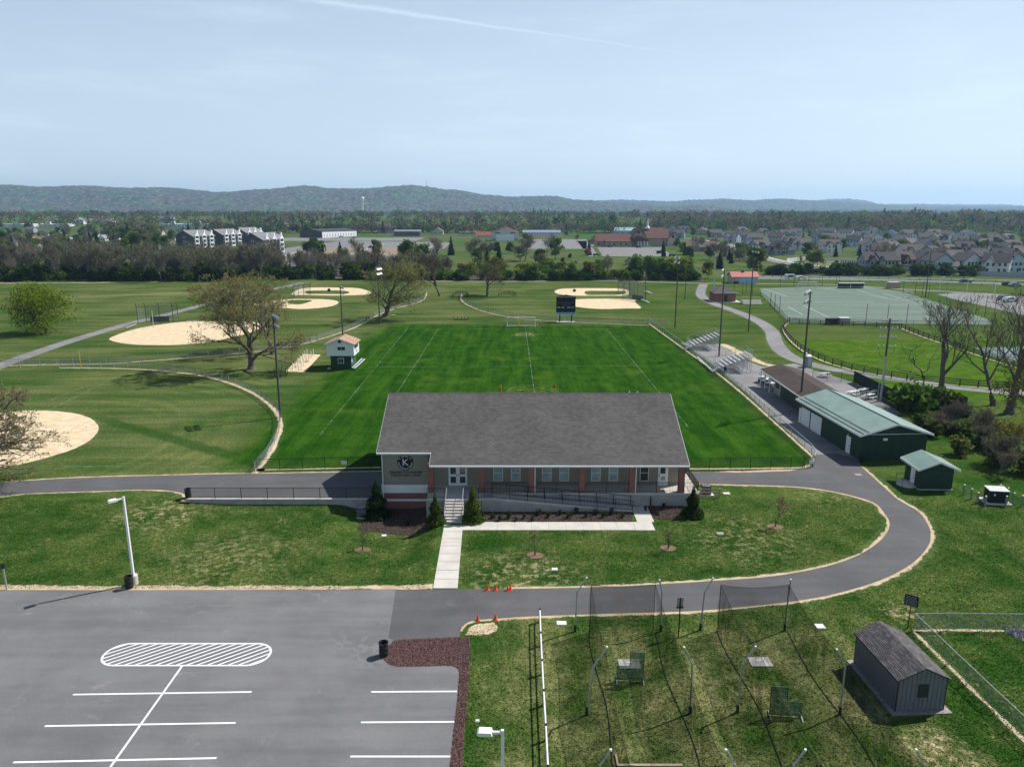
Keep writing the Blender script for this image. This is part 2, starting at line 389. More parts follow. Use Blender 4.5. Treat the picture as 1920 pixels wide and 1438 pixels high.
sp = t.n('ShaderNodeSeparateXYZ', i_0=v); vv = t.n('ShaderNodeCombineXYZ', i_0=t.math('ADD', sp.outputs[0], sp.outputs[1]), i_1=sp.outputs[2])
br = t.n('ShaderNodeTexBrick', i_Vector=vv, i_Scale=1.0, i_Mortar_Size=.012, i_Brick_Width=.30, i_Row_Height=.105, i_Color1=(.20, .062, .048), i_Color2=(.30, .115, .09), i_Mortar=(.33, .28, .25))
finish(t, t.mix(t.noise(v, 3, 4), br.outputs[0], (.22, .08, .065)), .9, br.outputs[1], -.4, .02)
def shingle(name, c1, c2, c3, row=.15, w=.34, axis='x'):
    m, t = new_mat(name); v = objc(t); sp = t.n('ShaderNodeSeparateXYZ', i_0=v)
    a, b = (sp.outputs[0], sp.outputs[1]) if axis == 'x' else (sp.outputs[1], sp.outputs[0])
    vv = t.n('ShaderNodeCombineXYZ', i_0=a, i_1=t.math('MULTIPLY', b, 1.06))
    br = t.n('ShaderNodeTexBrick', i_Vector=vv, i_Scale=1.0, i_Mortar_Size=.012, i_Brick_Width=w, i_Row_Height=row, i_Color1=c1, i_Color2=c2, i_Mortar=tuple(x * .4 for x in c1), i_Mortar_Smooth=.6, i_Bias=.1)
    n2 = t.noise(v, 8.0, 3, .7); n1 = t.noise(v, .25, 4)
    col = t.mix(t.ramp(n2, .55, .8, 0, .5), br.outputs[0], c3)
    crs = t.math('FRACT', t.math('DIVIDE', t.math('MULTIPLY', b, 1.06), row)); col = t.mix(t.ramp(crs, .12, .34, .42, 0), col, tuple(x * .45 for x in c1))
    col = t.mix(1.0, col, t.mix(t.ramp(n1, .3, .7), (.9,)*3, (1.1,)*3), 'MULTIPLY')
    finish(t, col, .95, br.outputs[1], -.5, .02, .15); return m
m_roof = shingle('grey_asphalt_shingle', (.088, .083, .080), (.122, .116, .111), (.145, .138, .132), .29, .42)
m_roofb = shingle('brown_asphalt_shingle', (.055, .042, .036), (.085, .068, .06), (.10, .085, .075), .16, .4, 'y')
m_roofsh = M('shed_shingle', (.085, .080, .080), .95, .35, 5.0, bump=.3)
m_rooft = shingle('tan_asphalt_shingle', (.36, .22, .15), (.46, .30, .21), (.50, .36, .27), .16, .4, 'y')
def ribbed(name, c, axis=1, pitch=.3):
    m, t = new_mat(name); v = objc(t); sp = t.n('ShaderNodeSeparateXYZ', i_0=v)
    s = t.math('FRACT', t.math('DIVIDE', sp.outputs[axis], pitch)); rib = t.ramp(t.math('ABSOLUTE', t.math('SUBTRACT', s, .5)), .36, .46)
    n = t.noise(v, .6, 4)
    col = t.mix(t.math('MULTIPLY', rib, .35), t.mix(t.ramp(n, .3, .7), tuple(x*.88 for x in c), tuple(x*1.1 for x in c)), tuple(x*.6 for x in c))
    finish(t, col, .42, rib, .5, .03, .4); return m
m_groof = ribbed('green_metal_roof', (.20, .285, .25), 1, .40)
m_net, t = new_mat('netting'); tb = t.n('ShaderNodeBsdfTransparent'); db = t.n('ShaderNodeBsdfDiffuse', i_Color=(.012, .013, .014))
mx = t.n('ShaderNodeMixShader', i_0=t.math('ADD', .22, t.math('MULTIPLY', t.noise(objc(t), .9, 3), .2)), i_1=tb, i_2=db); t.n('ShaderNodeOutputMaterial', i_Surface=mx)
def link_mat(name, c, a):
    m, t = new_mat(name); v = objc(t); tb = t.n('ShaderNodeBsdfTransparent'); db = t.n('ShaderNodeBsdfPrincipled'); t.set(db, 'Base Color', c); t.set(db, 'Roughness', .5); t.set(db, 'Metallic', .2)
    mx = t.n('ShaderNodeMixShader', i_0=t.math('MULTIPLY', t.math('ADD', .6, t.math('MULTIPLY', t.noise(v, 4, 3), .8)), a), i_1=tb, i_2=db); t.n('ShaderNodeOutputMaterial', i_Surface=mx); return m
m_net_s, t = new_mat('side_netting'); tb = t.n('ShaderNodeBsdfTransparent'); db = t.n('ShaderNodeBsdfDiffuse', i_Color=(.012, .013, .014))
mx = t.n('ShaderNodeMixShader', i_0=t.math('ADD', .22, t.math('MULTIPLY', t.ramp(t.noise(t.map(objc(t), scale=(1, 1.2, .35)), 1.1, 4), .35, .7), .36)), i_1=tb, i_2=db); t.n('ShaderNodeOutputMaterial', i_Surface=mx)
m_chain = link_mat('chain_link_mesh', (.30, .32, .33), .26)
m_chainb = link_mat('black_chain_link_mesh', (.02, .022, .022), .20)
m_goalnet = link_mat('white_goal_net', (.6, .62, .62), .16)
m_gnet = link_mat('green_screen_net', (.014, .13, .10), .72)
m_mulch = M('mulch', (.040, .030, .026), .95, .5, 5.0, bump=.5)
m_redstone = M('red_brown_stone', (.105, .058, .050), .95, .35, 6.0, bump=.4)
m_turf, t = new_mat('artificial_turf'); ps = pos(t)
finish(t, t.mix(t.ramp(t.math('ADD', t.math('MULTIPLY', t.noise(t.map(ps, scale=(.02, .25, 1)), 1, 4), .7), t.math('MULTIPLY', t.noise(ps, .5, 4), .3)), .35, .65), (.085, .135, .098), (.135, .178, .14)), .95)
# --- leaves and bark
m_leaf, t = new_mat('foliage'); oi = t.n('ShaderNodeObjectInfo'); ri = t.n('ShaderNodeNewGeometry').outputs['Random Per Island']
cc = t.mix(1.0, oi.outputs['Color'], t.mix(ri, (.55, .6, .5), (1.5, 1.42, 1.3)), 'MULTIPLY')
df = t.n('ShaderNodeBsdfDiffuse', i_Color=cc); tr = t.n('ShaderNodeBsdfTranslucent', i_Color=cc)
t.n('ShaderNodeOutputMaterial', i_Surface=t.n('ShaderNodeMixShader', i_0=.48, i_1=df, i_2=tr))
m_leafa, t = new_mat('woodland_foliage'); at = t.n('ShaderNodeAttribute', attribute_name='col').outputs['Color']; ri = t.n('ShaderNodeNewGeometry').outputs['Random Per Island']
cc = t.mix(1.0, at, t.mix(ri, (.6, .62, .6), (1.4, 1.35, 1.3)), 'MULTIPLY')
t.n('ShaderNodeOutputMaterial', i_Surface=t.n('ShaderNodeMixShader', i_0=.3, i_1=t.n('ShaderNodeBsdfDiffuse', i_Color=cc), i_2=t.n('ShaderNodeBsdfTranslucent', i_Color=cc)))
m_bark = M('bark', (.115, .098, .082), .95, .35, 2.0, bump=.4)
m_bark_g = M('grey_bark', (.165, .156, .135), .95, .35, 2.0, bump=.4)

# ------------------------------------------------------------ ground sheets
def sheet(name, pts, z, mat, parent=None, edge=False, inset=.6, jit=0.0, seed=1):
    """flat polygon; with edge=True an inner ring carries edge=0 and the outline edge=1 so the border can fray"""
    rnd = random.Random(seed); pts = [Vector((p[0], p[1], 0)) for p in pts]
    if jit: pts = [p + Vector((rnd.uniform(-jit, jit), rnd.uniform(-jit, jit), 0)) for p in pts]
    bm = bmesh.new(); N = len(pts)
    outer = [bm.verts.new((p.x, p.y, z)) for p in pts]
    if edge:
        area = sum(pts[i].x * pts[(i+1) % N].y - pts[(i+1) % N].x * pts[i].y for i in range(N)); sg = 1 if area > 0 else -1
        inner = []
        for i in range(N):
            d = (pts[(i+1) % N] - pts[i-1]); d = Vector((-d.y, d.x, 0)).normalized() * sg * inset
            inner.append(bm.verts.new((pts[i].x + d.x, pts[i].y + d.y, z)))
        for i in range(N): bm.faces.new((outer[i], outer[(i+1) % N], inner[(i+1) % N], inner[i]))
        bm.faces.new(inner)
    else: bm.faces.new(outer)
    bmesh.ops.recalc_face_normals(bm, faces=bm.faces)
    bmesh.ops.triangulate(bm, faces=[f for f in bm.faces if len(f.verts) > 4], ngon_method='EAR_CLIP')
    for f in bm.faces:
        if f.normal.z < 0: f.normal_flip()
    me = bpy.data.meshes.new(name); bm.to_mesh(me); bm.free(); me.materials.append(mat)
    if edge:
        a = me.attributes.new('edge', 'FLOAT', 'POINT'); a.data.foreach_set('value', [1.0] * N + [0.0] * N)
    return link(name, me, parent)
def strip(name, line, width, z, mat, parent=None, fringe=False):
    """ribbon along a world polyline; columns carry edge=1 on both borders"""
    line = [Vector((p[0], p[1], 0)) for p in line]; mb = MB(); ed = []
    cols = (-1, -.12, .12, 1) if fringe else (-1, 1)
    for i, p in enumerate(line):
        d = (line[min(i+1, len(line)-1)] - line[max(i-1, 0)]).normalized(); nn = Vector((-d.y, d.x, 0))
        for c_ in cols:
            q = p + nn * c_ * width / 2; mb.v.append((q.x, q.y, z)); ed.append(1.0 if abs(c_) == 1 else 0.0)
    k = len(cols)
    for i in range(len(line) - 1):
        for j in range(k - 1):
            mb.f.append((i*k+j+1, i*k+j, (i+1)*k+j, (i+1)*k+j+1)); mb.m.append(0)
    me = mb.mesh(name, mat)
    a = me.attributes.new('edge', 'FLOAT', 'POINT'); a.data.foreach_set('value', ed)
    return link(name, me, parent)

xs = sorted(set([-14000, -7000, -3500, -1800, -900, -450, -200, -100, -60] + [-40 + .75 * i for i in range(0, 50)] + [0, 10, 20, 40, 80, 160, 320, 640, 1300, 2600, 5000, 9000, 14000]))
ys = sorted(set([-300, -60, 0, 20, 40, 50] + [52 + .6 * i for i in range(0, 29)] + [69.0, 69.12, 72, 80, 100, 140, 200, 300, 450, 700, 840, 900, 960, 1020, 1080, 1140, 1200, 1260, 1320, 1380, 1440, 1500, 2300, 3500, 5500, 9000, 14000]))
mb = MB(); nx = len(xs)
for y in ys:
    for x in xs: mb.v.append((x, y, gz(x, y)))
for j in range(len(ys) - 1):
    for i in range(nx - 1): mb.f.append((j*nx+i, j*nx+i+1, (j+1)*nx+i+1, (j+1)*nx+i)); mb.m.append(0)
struct(mb.ob('ground', m_ground))

def pp(px, z=0.0): return [P(*q, z) for q in px]
# parking lot
lot = [(-90, 51.2), (-29.5, 51.0), (-8.7, 51.15), (-8.1, 44.8), (-7.6, 44.2), (-7.7, 43.0), (-8.0, 42.0)] + [tuple(P(x, y)[:2]) for x, y in ((745, 1247), (845, 1246), (856, 1250), (861, 1260), (858, 1300), (850, 1380), (843, 1438))] + [(-2.75, 20), (-90, 20)]
fr = [(-90, 50.9), (-60, 51.0), (-45, 51.2), (-29.5, 51.0), (-20, 51.1), (-9, 51.2), (-6.1, 51.3)]
struct(strip('lot_edge_soil', smooth_line([(x, y + .25, 0) for x, y in fr], 8), 2.0, .004, m_fringe, None, True))
lot_o = struct(sheet('parking_lot', lot, .012, m_lot))
# drive loop
outer_px = [(862, 1194), (864, 1180), (872, 1170), (890, 1163), (940, 1159), (1000, 1155), (1180, 1149), (1320, 1144), (1480, 1128), (1570, 1112), (1650, 1088), (1700, 1063), (1727, 1041), (1742, 1020), (1745, 1005), (1742, 988), (1723, 960), (1682, 935), (1654, 910), (1613, 873)]
inner_px = [(742, 1105), (950, 1104), (1100, 1101), (1200, 1097), (1350, 1088), (1450, 1080), (1540, 1064), (1600, 1045), (1640, 1022), (1662, 1000), (1668, 981), (1659, 963), (1638, 942), (1585, 926), (1523, 915), (1470, 911), (1400, 909), (1330, 907), (1296, 906)]
apron_px = [(1625, 800), (1690, 775), (1640, 742), (1600, 717), (1545, 700), (1490, 682), (1430, 688), (1400, 677), (1352, 647), (1276, 642), (1290, 652), (1345, 690), (1400, 736), (1450, 784), (1500, 830), (1524, 853), (1528, 866), (1515, 876), (1480, 883), (1400, 886), (1285, 884)]
o_l = pixline(outer_px, 4); i_l = pixline(inner_px, 4); a_l = [P(*q) for q in apron_px]
drive_poly = [Vector((-8.35, 44.55, 0)), Vector((-7.6, 44.1, 0))] + o_l + a_l + i_l[::-1]
struct(strip('drive_verge_outer', o_l[3:], 1.5, .004, m_fringe, None, True))
struct(strip('drive_verge_inner', i_l[4:], 1.5, .004, m_fringe, None, True))
struct(strip('apron_verge', smooth_line([P(*q) for q in [(1290, 888), (1400, 884), (1480, 881), (1518, 873), (1530, 860), (1522, 846), (1497, 822), (1447, 778), (1397, 730), (1342, 683), (1287, 647)]], 5), 1.5, .004, m_fringe, None, True))
struct(strip('bare_verge', smooth_line([P(*q) for q in [(1352, 645), (1385, 660), (1412, 674), (1440, 684), (1462, 686)]], 5), 5.0, .004, m_sandstrip, None, True))
struct(sheet('driveway', drive_poly, .014, m_drive))
ap = [P(*q) for q in [(1625, 800), (1690, 775), (1640, 742), (1600, 717), (1545, 700), (1490, 682), (1430, 688), (1400, 677), (1352, 647), (1276, 642), (1290, 652), (1345, 690), (1400, 736), (1450, 784), (1500, 830), (1524, 853), (1570, 850), (1608, 862)]]
struct(sheet('service_yard', ap, .019, m_path))
# left road
lu = pixline([(-60, 911), (0, 905), (100, 898), (200, 894), (400, 889), (470, 888), (600, 886), (715, 884)], 4)
ll = pixline([(-60, 938), (0, 931), (60, 925), (200, 920), (290, 918), (340, 924), (356, 937)], 4)
ll += [Vector((x, 69.06, 0)) for x in (-33, -30, -25, -20, -12.8)]
struct(strip('road_verge', lu, 1.4, .004, m_fringe, None, True)); struct(strip('road_verge_lower', ll[:-4], 1.3, .004, m_fringe, None, True))
struct(sheet('road', lu + ll[::-1], .012, m_drive))
# park paths
def path(name, px, wd, mat=None, fr=1.0, n=5):
    l = pixline(px, n); struct(strip(name + '_verge', l, wd + fr, .004, m_fringe, None, True)); return struct(strip(name, l, wd, .012, mat or m_path))
path('winding_path', [(1319, 533), (1314, 546), (1316, 556), (1335, 568), (1385, 586), (1425, 604), (1447, 622), (1453, 640), (1468, 660), (1500, 677), (1560, 692), (1640, 705), (1720, 716), (1800, 727), (1960, 742)], 3.3)
path('far_path', [(470, 522), (590, 519), (680, 524), (800, 527), (950, 528), (1070, 526), (1150, 527), (1300, 531), (1400, 532), (1560, 534), (1700, 543), (1800, 548), (2000, 560)], 2.6)
path('outfield_path', [(-60, 712), (0, 686), (100, 650), (190, 622), (250, 605), (320, 588), (400, 567), (460, 553), (520, 541), (570, 530)], 3.2)
struct(strip('woodland_edge_soil', pixline([(-60, 531), (60, 531), (200, 530), (330, 527), (420, 523)], 5), 3.0, .006, m_sandstrip, None, True))
# parking markings
def pline(a, b, wd=.11, name='painted_line', z=.018):
    a, b = Vector((a[0], a[1], 0)), Vector((b[0], b[1], 0)); d = (b - a).normalized(); n = Vector((-d.y, d.x, 0)) * wd / 2
    q = [a - n, b - n, b + n, a + n]
    return MB().face([(v.x, v.y, z) for v in q]).ob(name, m_paint, lot_o)
for a, b in (((137, 1302), (472, 1297)), ((84, 1361), (442, 1355)), ((25, 1429), (406, 1421)), ((-40, 1508), (365, 1500)), ((696, 1297), (857, 1296)), ((677, 1354), (852, 1353)), ((657, 1418), (844, 1418))): pline(P(*a), P(*b), .13)
cl_a, cl_b = P(342, 1248), P(207, 1438); pline(cl_a, cl_a + (cl_b - cl_a) * 1.3, .13, z=.022)
# hatched island: rounded outline plus diagonal bars
c0, c1 = P(238, 1226.5), P(474, 1226.5); yc = c0.y; rad = (P(355, 1206).y - P(355, 1247).y) / 2
x0, x1 = c0.x - .25, c1.x - .1
out = []
for k in range(17): a = R(90) + math.pi * k / 16; out.append((x0 + rad * math.cos(a), yc + rad * math.sin(a)))
for k in range(17): a = R(270) + math.pi * k / 16; out.append((x1 + rad * math.cos(a), yc + rad * math.sin(a)))
mb = MB(); N = len(out)
for i in range(N):
    def nrm2(i):
        a, b = out[i-1], out[(i+1) % N]; d = Vector((b[0]-a[0], b[1]-a[1])).normalized(); return Vector((d.y, -d.x))
    j = (i + 1) % N; n1, n2 = nrm2(i) * .07, nrm2(j) * .07; a, b = out[i], out[j]
    mb.face([(a[0]-n1.x, a[1]-n1.y, .018), (a[0]+n1.x, a[1]+n1.y, .018), (b[0]+n2.x, b[1]+n2.y, .018), (b[0]-n2.x, b[1]-n2.y, .018)])
mb.ob('island_outline', m_paint, lot_o)
sl = .62
nb = 19
for k in range(nb):
    xm = x0 - rad * 1.7 + (x1 - x0 + rad * 3.4) * (k + .5) / nb
    seg = []
    for s_ in range(-40, 41):
        yy = yc + rad * .96 * s_ / 40; xx = xm + (yy - yc) / math.tan(R(38))
        cxx = min(max(xx, x0), x1)
        if (xx - cxx) ** 2 + (yy - yc) ** 2 <= (rad * .97) ** 2: seg.append((xx, yy))
    if len(seg) > 3: pline(seg[0], seg[-1], .11, 'hatch_bar', .022)
# infields
def infield(px, holes=(), name='infield', z=.010, ext=()):
    l = pixline(px, 5, True); o = struct(sheet(name, l, z, m_clay, None, True, .8, .06, len(px)))
    for h_ in holes:
        sheet('grass_patch', pixline(h_, 3, True), z + .012, m_ground, o)
    return o
infield([(0, 771), (60, 768), (110, 769), (150, 774), (178, 783), (193, 797), (190, 812), (170, 830), (130, 848), (60, 868), (0, 880), (-70, 888), (-150, 880), (-160, 800), (-80, 776)])
infield([(200, 637), (215, 628), (250, 617), (300, 608), (345, 603), (400, 602), (470, 603), (500, 609), (490, 619), (450, 630), (400, 641), (340, 647), (280, 648), (230, 645)])
infield([(545, 553), (553, 545), (565, 541), (590, 539), (630, 539), (670, 540), (692, 545), (698, 550), (685, 553), (630, 554.5), (587, 554)], [[(574, 546), (600, 545), (640, 545), (655, 548), (646, 551.5), (600, 551.5), (576, 551)]], z=.014)
infield([(490, 566), (540, 561), (580, 560.5), (610, 561), (630, 563), (638, 567), (632, 572), (610, 577), (567, 580), (530, 578), (492, 575), (470, 570)], [[(545, 563), (584, 563), (575, 568), (560, 571), (540, 569)]], z=.014)
infield([(1037, 547), (1043, 543), (1061, 541), (1103, 540.3), (1165, 541), (1179, 544), (1182, 549), (1178, 554.5), (1150, 555), (1092, 555), (1061, 554), (1043, 551)], [[(1099, 546), (1135, 545.6), (1168, 545.7), (1174, 549.4), (1160, 553), (1130, 553.3), (1101, 553)]], z=.014)
infield([(1062, 566), (1080, 561), (1144, 560), (1186, 561), (1196, 563), (1194, 567), (1205, 578), (1176, 579), (1134, 580), (1108, 579), (1080, 576), (1068, 573)], z=.014)
# faded chalk lines
def chalk(a, b, wd=.14): struct(strip('chalk_line', [P(*a).lerp(P(*b), k / 12) for k in range(13)], wd, .012, m_wl))
for a, b in (((764, 616), (600, 815)), ((822, 616), (720, 775)), ((1137, 617), (1290, 800)), ((985, 612), (1003, 745)), ((764, 617), (1137, 617)), ((690, 688), (1195, 686)), ((205, 640), (60, 690)), ((172, 720), (95, 750)), ((225, 703), (90, 770)), ((20, 874), (470, 875)), ((420, 549), (460, 540))): chalk(a, b, .13)
# ------------------------------------------------------------ hills on the horizon
def interp(tab, x):
    if x <= tab[0][0]: return tab[0][1]
    for (a, ya), (b, yb) in zip(tab, tab[1:]):
        if x <= b:
            t = (x - a) / (b - a); t = t * t * (3 - 2 * t); return ya + (yb - ya) * t
    return tab[-1][1]
def hills_mat(name, cs, sc):
    m, t = new_mat(name); ps = pos(t)
    n1 = t.noise(ps, sc, 5, .6); n2 = t.noise(ps, sc * 9, 4, .7); n3 = t.noise(ps, sc * 3, 4)
    c = t.mix(t.ramp(n3, .4, .6), cs[0], cs[1]); c = t.mix(t.ramp(n1, .48, .62), c, cs[2])
    c = t.mix(1.0, c, t.mix(t.ramp(n2, .38, .64), (.3,)*3, (1.85,)*3), 'MULTIPLY')  # dark mottling paints the shadows among the tree crowns into the colour
    finish(t, c, 1.0, n2, 1.0, 22.0, .05); return m
m_hill = hills_mat('wooded_hillside', ((.060, .068, .052), (.092, .080, .072), (.060, .095, .048)), .004)
def ridge(name, D, depth, prof, seed, step, x0=-1200, x1=3100):
    """wooded ridge; prof gives its skyline row for each photo column, D its distance"""
    mb = MB(); rows = 46; cols = 0; cxs = []
    px = x0
    while px <= x1: cxs.append(px); px += step
    for j in range(rows + 1):
        s_ = j / rows; yy = D - depth + depth * 1.55 * s_
        for px in cxs:
            X = (px - CX) / F * D * 1.0
            top = PY(CX, interp(prof, px), D).z
            prof_s = sst(0, 1, min(1, s_ * 1.55)) if s_ * 1.55 <= 1 else 1 - .8 * sst(1, 1.55, s_ * 1.55)
            nz = mnoise.fractal(Vector((X * .0011 + seed, yy * .0011, 0)), 1.0, 2.0, 5)
            can = (mnoise.noise(Vector((X * .045, yy * .03, seed))) * 6 + mnoise.noise(Vector((X * .13, yy * .06, seed))) * 8) * (D / 5200) ** .6
            z = top * prof_s + nz * 40 * prof_s * (1 - prof_s) * 2.2 - 2 + can * min(1, prof_s * 5)
            mb.v.append((X * (1 + (yy - D) / D * .5), yy, z))
    n = len(cxs)
    for j in range(rows):
        for i in range(n - 1): mb.f.append((j*n+i, j*n+i+1, (j+1)*n+i+1, (j+1)*n+i)); mb.m.append(0)
    return struct(mb.ob(name, m_hill))
ridge('hills', 5200, 1900, [(-1200, 352), (0, 351), (60, 347), (110, 351), (200, 349), (260, 353), (330, 352), (440, 361), (520, 355), (590, 349), (640, 354), (690, 354), (780, 348), (850, 356), (920, 366), (960, 369), (1030, 368), (1080, 375), (1160, 380), (1240, 386), (1290, 384), (1340, 392), (3100, 398)], 3.1, 3.2)
ridge('hills', 6900, 1900, [(-1200, 396), (900, 392), (1000, 384), (1100, 376), (1170, 375), (1240, 378), (1300, 375), (1340, 373), (1390, 376), (1440, 373), (1510, 376), (1560, 380), (1660, 386), (1800, 388), (3100, 392)], 8.7, 3.6)
ridge('hills', 9300, 2000, [(-1200, 397), (1300, 392), (1480, 378), (1560, 373), (1590, 375), (1620, 383), (1700, 383), (1790, 384), (1830, 383.5), (1920, 387), (2300, 390), (3100, 394)], 5.2, 4.5)

# ------------------------------------------------------------ trees
def leafquad(mb, p, size, rnd):
    a = Vector((rnd.gauss(0, 1), rnd.gauss(0, 1), rnd.gauss(0, .7))).normalized(); b = a.cross(Vector((rnd.gauss(0, 1), rnd.gauss(0, 1), rnd.gauss(0, 1)))).normalized()
    a *= size * rnd.uniform(.6, 1.2); b *= size * rnd.uniform(.4, .8)
    mb.face([p - a, p + b * .9, p + a, p - b])
def grow(seed, height, r0, spread=.55, levels=4, kids=(7, 5, 4, 3), first=.22, lean=(0, 0), leaf=0, leafsize=.2, up=.35, leaflevel=None, twig=.012, wiggle=.16, fork=1):
    """branching skeleton; returns (wood, leaves) in local coordinates"""
    rnd = random.Random(seed); wood, lv = MB(), MB()
    leaflevel = levels if leaflevel is None else leaflevel
    def branch(p, d, L, r, lev):
        ns = (6, 4, 3, 3, 2, 2)[min(lev, 5)] if lev < levels else 2
        pts, rs = [p.copy()], [r]; dd = d.copy()
        r1 = max(twig, r * (.38 if lev else .34))
        for k in range(ns):
            dd = (dd + Vector((rnd.gauss(0, wiggle), rnd.gauss(0, wiggle), rnd.gauss(0, wiggle * .7) + (up * .14 if lev else 0)))).normalized()
            pts.append(pts[-1] + dd * L / ns); rs.append(r + (r1 - r) * (k + 1) / ns)
        wood.tube(pts, rs, (8, 5, 4, 3, 3, 3)[min(lev, 5)], cap=False)
        if lev >= leaflevel and leaf:
            for _ in range(leaf):
                i = rnd.randrange(1, len(pts)); leafquad(lv, pts[i] + Vector((rnd.gauss(0, 1), rnd.gauss(0, 1), rnd.gauss(0, 1))) * leafsize * 1.1, leafsize, rnd)
        if lev >= levels: return
        nk = kids[min(lev, len(kids) - 1)]; nk = max(2, int(nk + rnd.uniform(-1, 1)))
        for k in range(nk):
            t_ = (first if lev == 0 else .25) + (1 - (first if lev == 0 else .25)) * (k + rnd.random() * .8) / nk
            t_ = min(t_, .99); i = min(int(t_ * ns), ns - 1); fr_ = t_ * ns - i
            q = pts[i].lerp(pts[i+1], fr_); ax = (pts[i+1] - pts[i]).normalized()
            side = Vector((rnd.gauss(0, 1), rnd.gauss(0, 1), rnd.gauss(0, .35))); side = (side - ax * side.dot(ax)).normalized()
            a_ = spread * rnd.uniform(.75, 1.35) * (1.25 - .55 * t_ if lev == 0 else 1)
            nd = (ax * math.cos(a_) + side * math.sin(a_) + Vector((0, 0, up * .25))).normalized()
            Lk = L * rnd.uniform(.55, .8) * (1.15 - .5 * t_); rk = (rs[i] + (rs[i+1]-rs[i]) * fr_) * rnd.uniform(.5, .7)
            branch(q, nd, Lk, max(rk, twig), lev + 1)
    for k in range(fork):
        d0 = Vector((lean[0] + (rnd.uniform(-.35, .35) if fork > 1 else 0), lean[1] + (rnd.uniform(-.3, .3) if fork > 1 else 0), 1)).normalized()
        branch(Vector((0, 0, -.15)), d0, height * (.66 if levels > 3 else .75), r0, 0)
    if wood.v:
        for z_, rr in ((0, 1.5),): wood.lathe([(r0 * 1.6, -.2), (r0 * 1.15, .35), (r0 * .9, .9)], n=8)
    return wood, lv
def scale_to(wood, lv, height):
    top = max(v[2] for v in wood.v + lv.v); k = height / top
    for m_ in (wood, lv): m_.v = [(x * k, y * k, z * k) for x, y, z in m_.v]
def crown_cloud(seed, R_, Hh, n, size, base=.3, lobes=9):
    """leaves spread through uneven overlapping clumps, with gaps between them"""
    rnd = random.Random(seed); lv = MB(); cl_ = []
    for k in range(lobes):
        a = rnd.uniform(0, 6.28); rr = R_ * rnd.uniform(.15, .68); z = Hh * (base + (1 - base) * rnd.uniform(.12, .86)); f_ = 1 - abs((z / Hh - base) / (1 - base) - .42) * .9
        cl_.append((Vector((math.cos(a) * rr * f_, math.sin(a) * rr * f_, z)), R_ * rnd.uniform(.32, .52)))
    cl_.append((Vector((0, 0, Hh * (base + (1 - base) * .55))), R_ * .62))
    for _ in range(n):
        c_, r_ = cl_[rnd.randrange(len(cl_))]
        d = Vector((rnd.gauss(0, 1), rnd.gauss(0, 1), rnd.gauss(0, 1))).normalized() * r_ * rnd.random() ** .38
        d.z *= .8; leafquad(lv, c_ + d, size, rnd)
    return lv
def conifer(seed, R_, Hh, n, size):
    rnd = random.Random(seed); lv = MB()
    for _ in range(n):
        z = Hh * (1 - math.sqrt(rnd.random()) * .97); r_ = R_ * (1 - z / Hh) ** .85 * (.8 + .25 * math.sin(z * 5)) * rnd.uniform(.45, 1.05); a = rnd.uniform(0, 6.28)
        leafquad(lv, Vector((math.cos(a) * r_, math.sin(a) * r_, z - r_ * .2 + .15)), size * (.5 + .6 * (1 - z / Hh)), rnd)
    wood = MB().tube([(0, 0, -.1), (0, 0, Hh * .96)], [R_ * .09, .01], 6)
    return wood, lv
def tree_obj(name, label, cat, loc, wood, lv, color, bark=None, group=None, rz=0, sc=1.0):
    e = thing(name, label, cat, loc, rz, group); e.scale = (sc,) * 3
    if wood and wood.v: link('trunk', wood.mesh('trunk', bark or m_bark, True), e)
    if lv and lv.v: c_ = link('crown', lv.mesh('crown', m_leaf), e); c_.color = (*color, 1)
    return e
OLIVE = (.25, .24, .095); LIME = (.145, .215, .022); GREEN = (.055, .115, .020); DARK = (.014, .030, .014); BUD = (.085, .07, .045); WHITE = (.42, .40, .39); PINK = (.34, .15, .22); YEL = (.19, .175, .02); MIDG = (.075, .145, .028); REDDY = (.12, .055, .04)
def big(name, label, px, py, top, seed, r0, color, wx=1.0, **k):
    b = PG(px, py); h_ = PY(px, top, b.y).z - b.z
    wood, lv = grow(seed, h_, r0, **k); scale_to(wood, lv, h_)
    e = tree_obj(name, label, 'tree', b, wood, lv, color); e.scale = (wx, wx, 1); return e
K5 = dict(levels=5, kids=(9, 6, 5, 4, 3), leaf=2, leafsize=.20, up=.3, twig=.016)
big('budding_tree', 'large budding tree with two heavy leaning limbs behind the tall light pole', 472, 692, 506, 15, .55, OLIVE, wx=1.2, spread=.68, first=.12, **{**K5, 'leaf': 7, 'leafsize': .12})
big('budding_tree', 'budding tree standing just right of the largest budding tree by the fence', 512, 664, 508, 12, .5, OLIVE, wx=1.1, spread=.7, first=.16, **{**K5, 'leaf': 6, 'leafsize': .12})
big('budding_tree', 'wide budding tree beside the outfield fence behind the far left light pole', 722, 594, 468, 23, .6, (.22, .22, .075), wx=1.15, spread=.78, first=.16, **{**K5, 'leaf': 5, 'leafsize': .16})
big('budding_tree', 'dark bare tree on the grass left of the wooden rail fence', 824, 555, 470, 34, .5, BUD, spread=.62, first=.3, **{**K5, 'leaf': 1, 'leafsize': .22})
big('budding_tree', 'rounded budding tree between the two short wooden rail fences', 914, 556, 478, 45, .5, (.125, .14, .05), spread=.72, first=.26, **{**K5, 'leaf': 5, 'leafsize': .17})
big('budding_tree', 'pale budding tree at the left edge spreading over the nearest infield', -62, 905, 715, 56, .5, (.24, .22, .10), wx=1.3, spread=.85, first=.2, **{**K5, 'leaf': 2, 'leafsize': .11})
big('bare_tree', 'tall bare tree with forked dark trunk in the brush by the pasture', 1757, 752, 545, 67, .42, BUD, wx=1.25, levels=5, kids=(8, 5, 4, 3, 3), leaf=0, spread=.52, first=.34, up=.65, twig=.016)
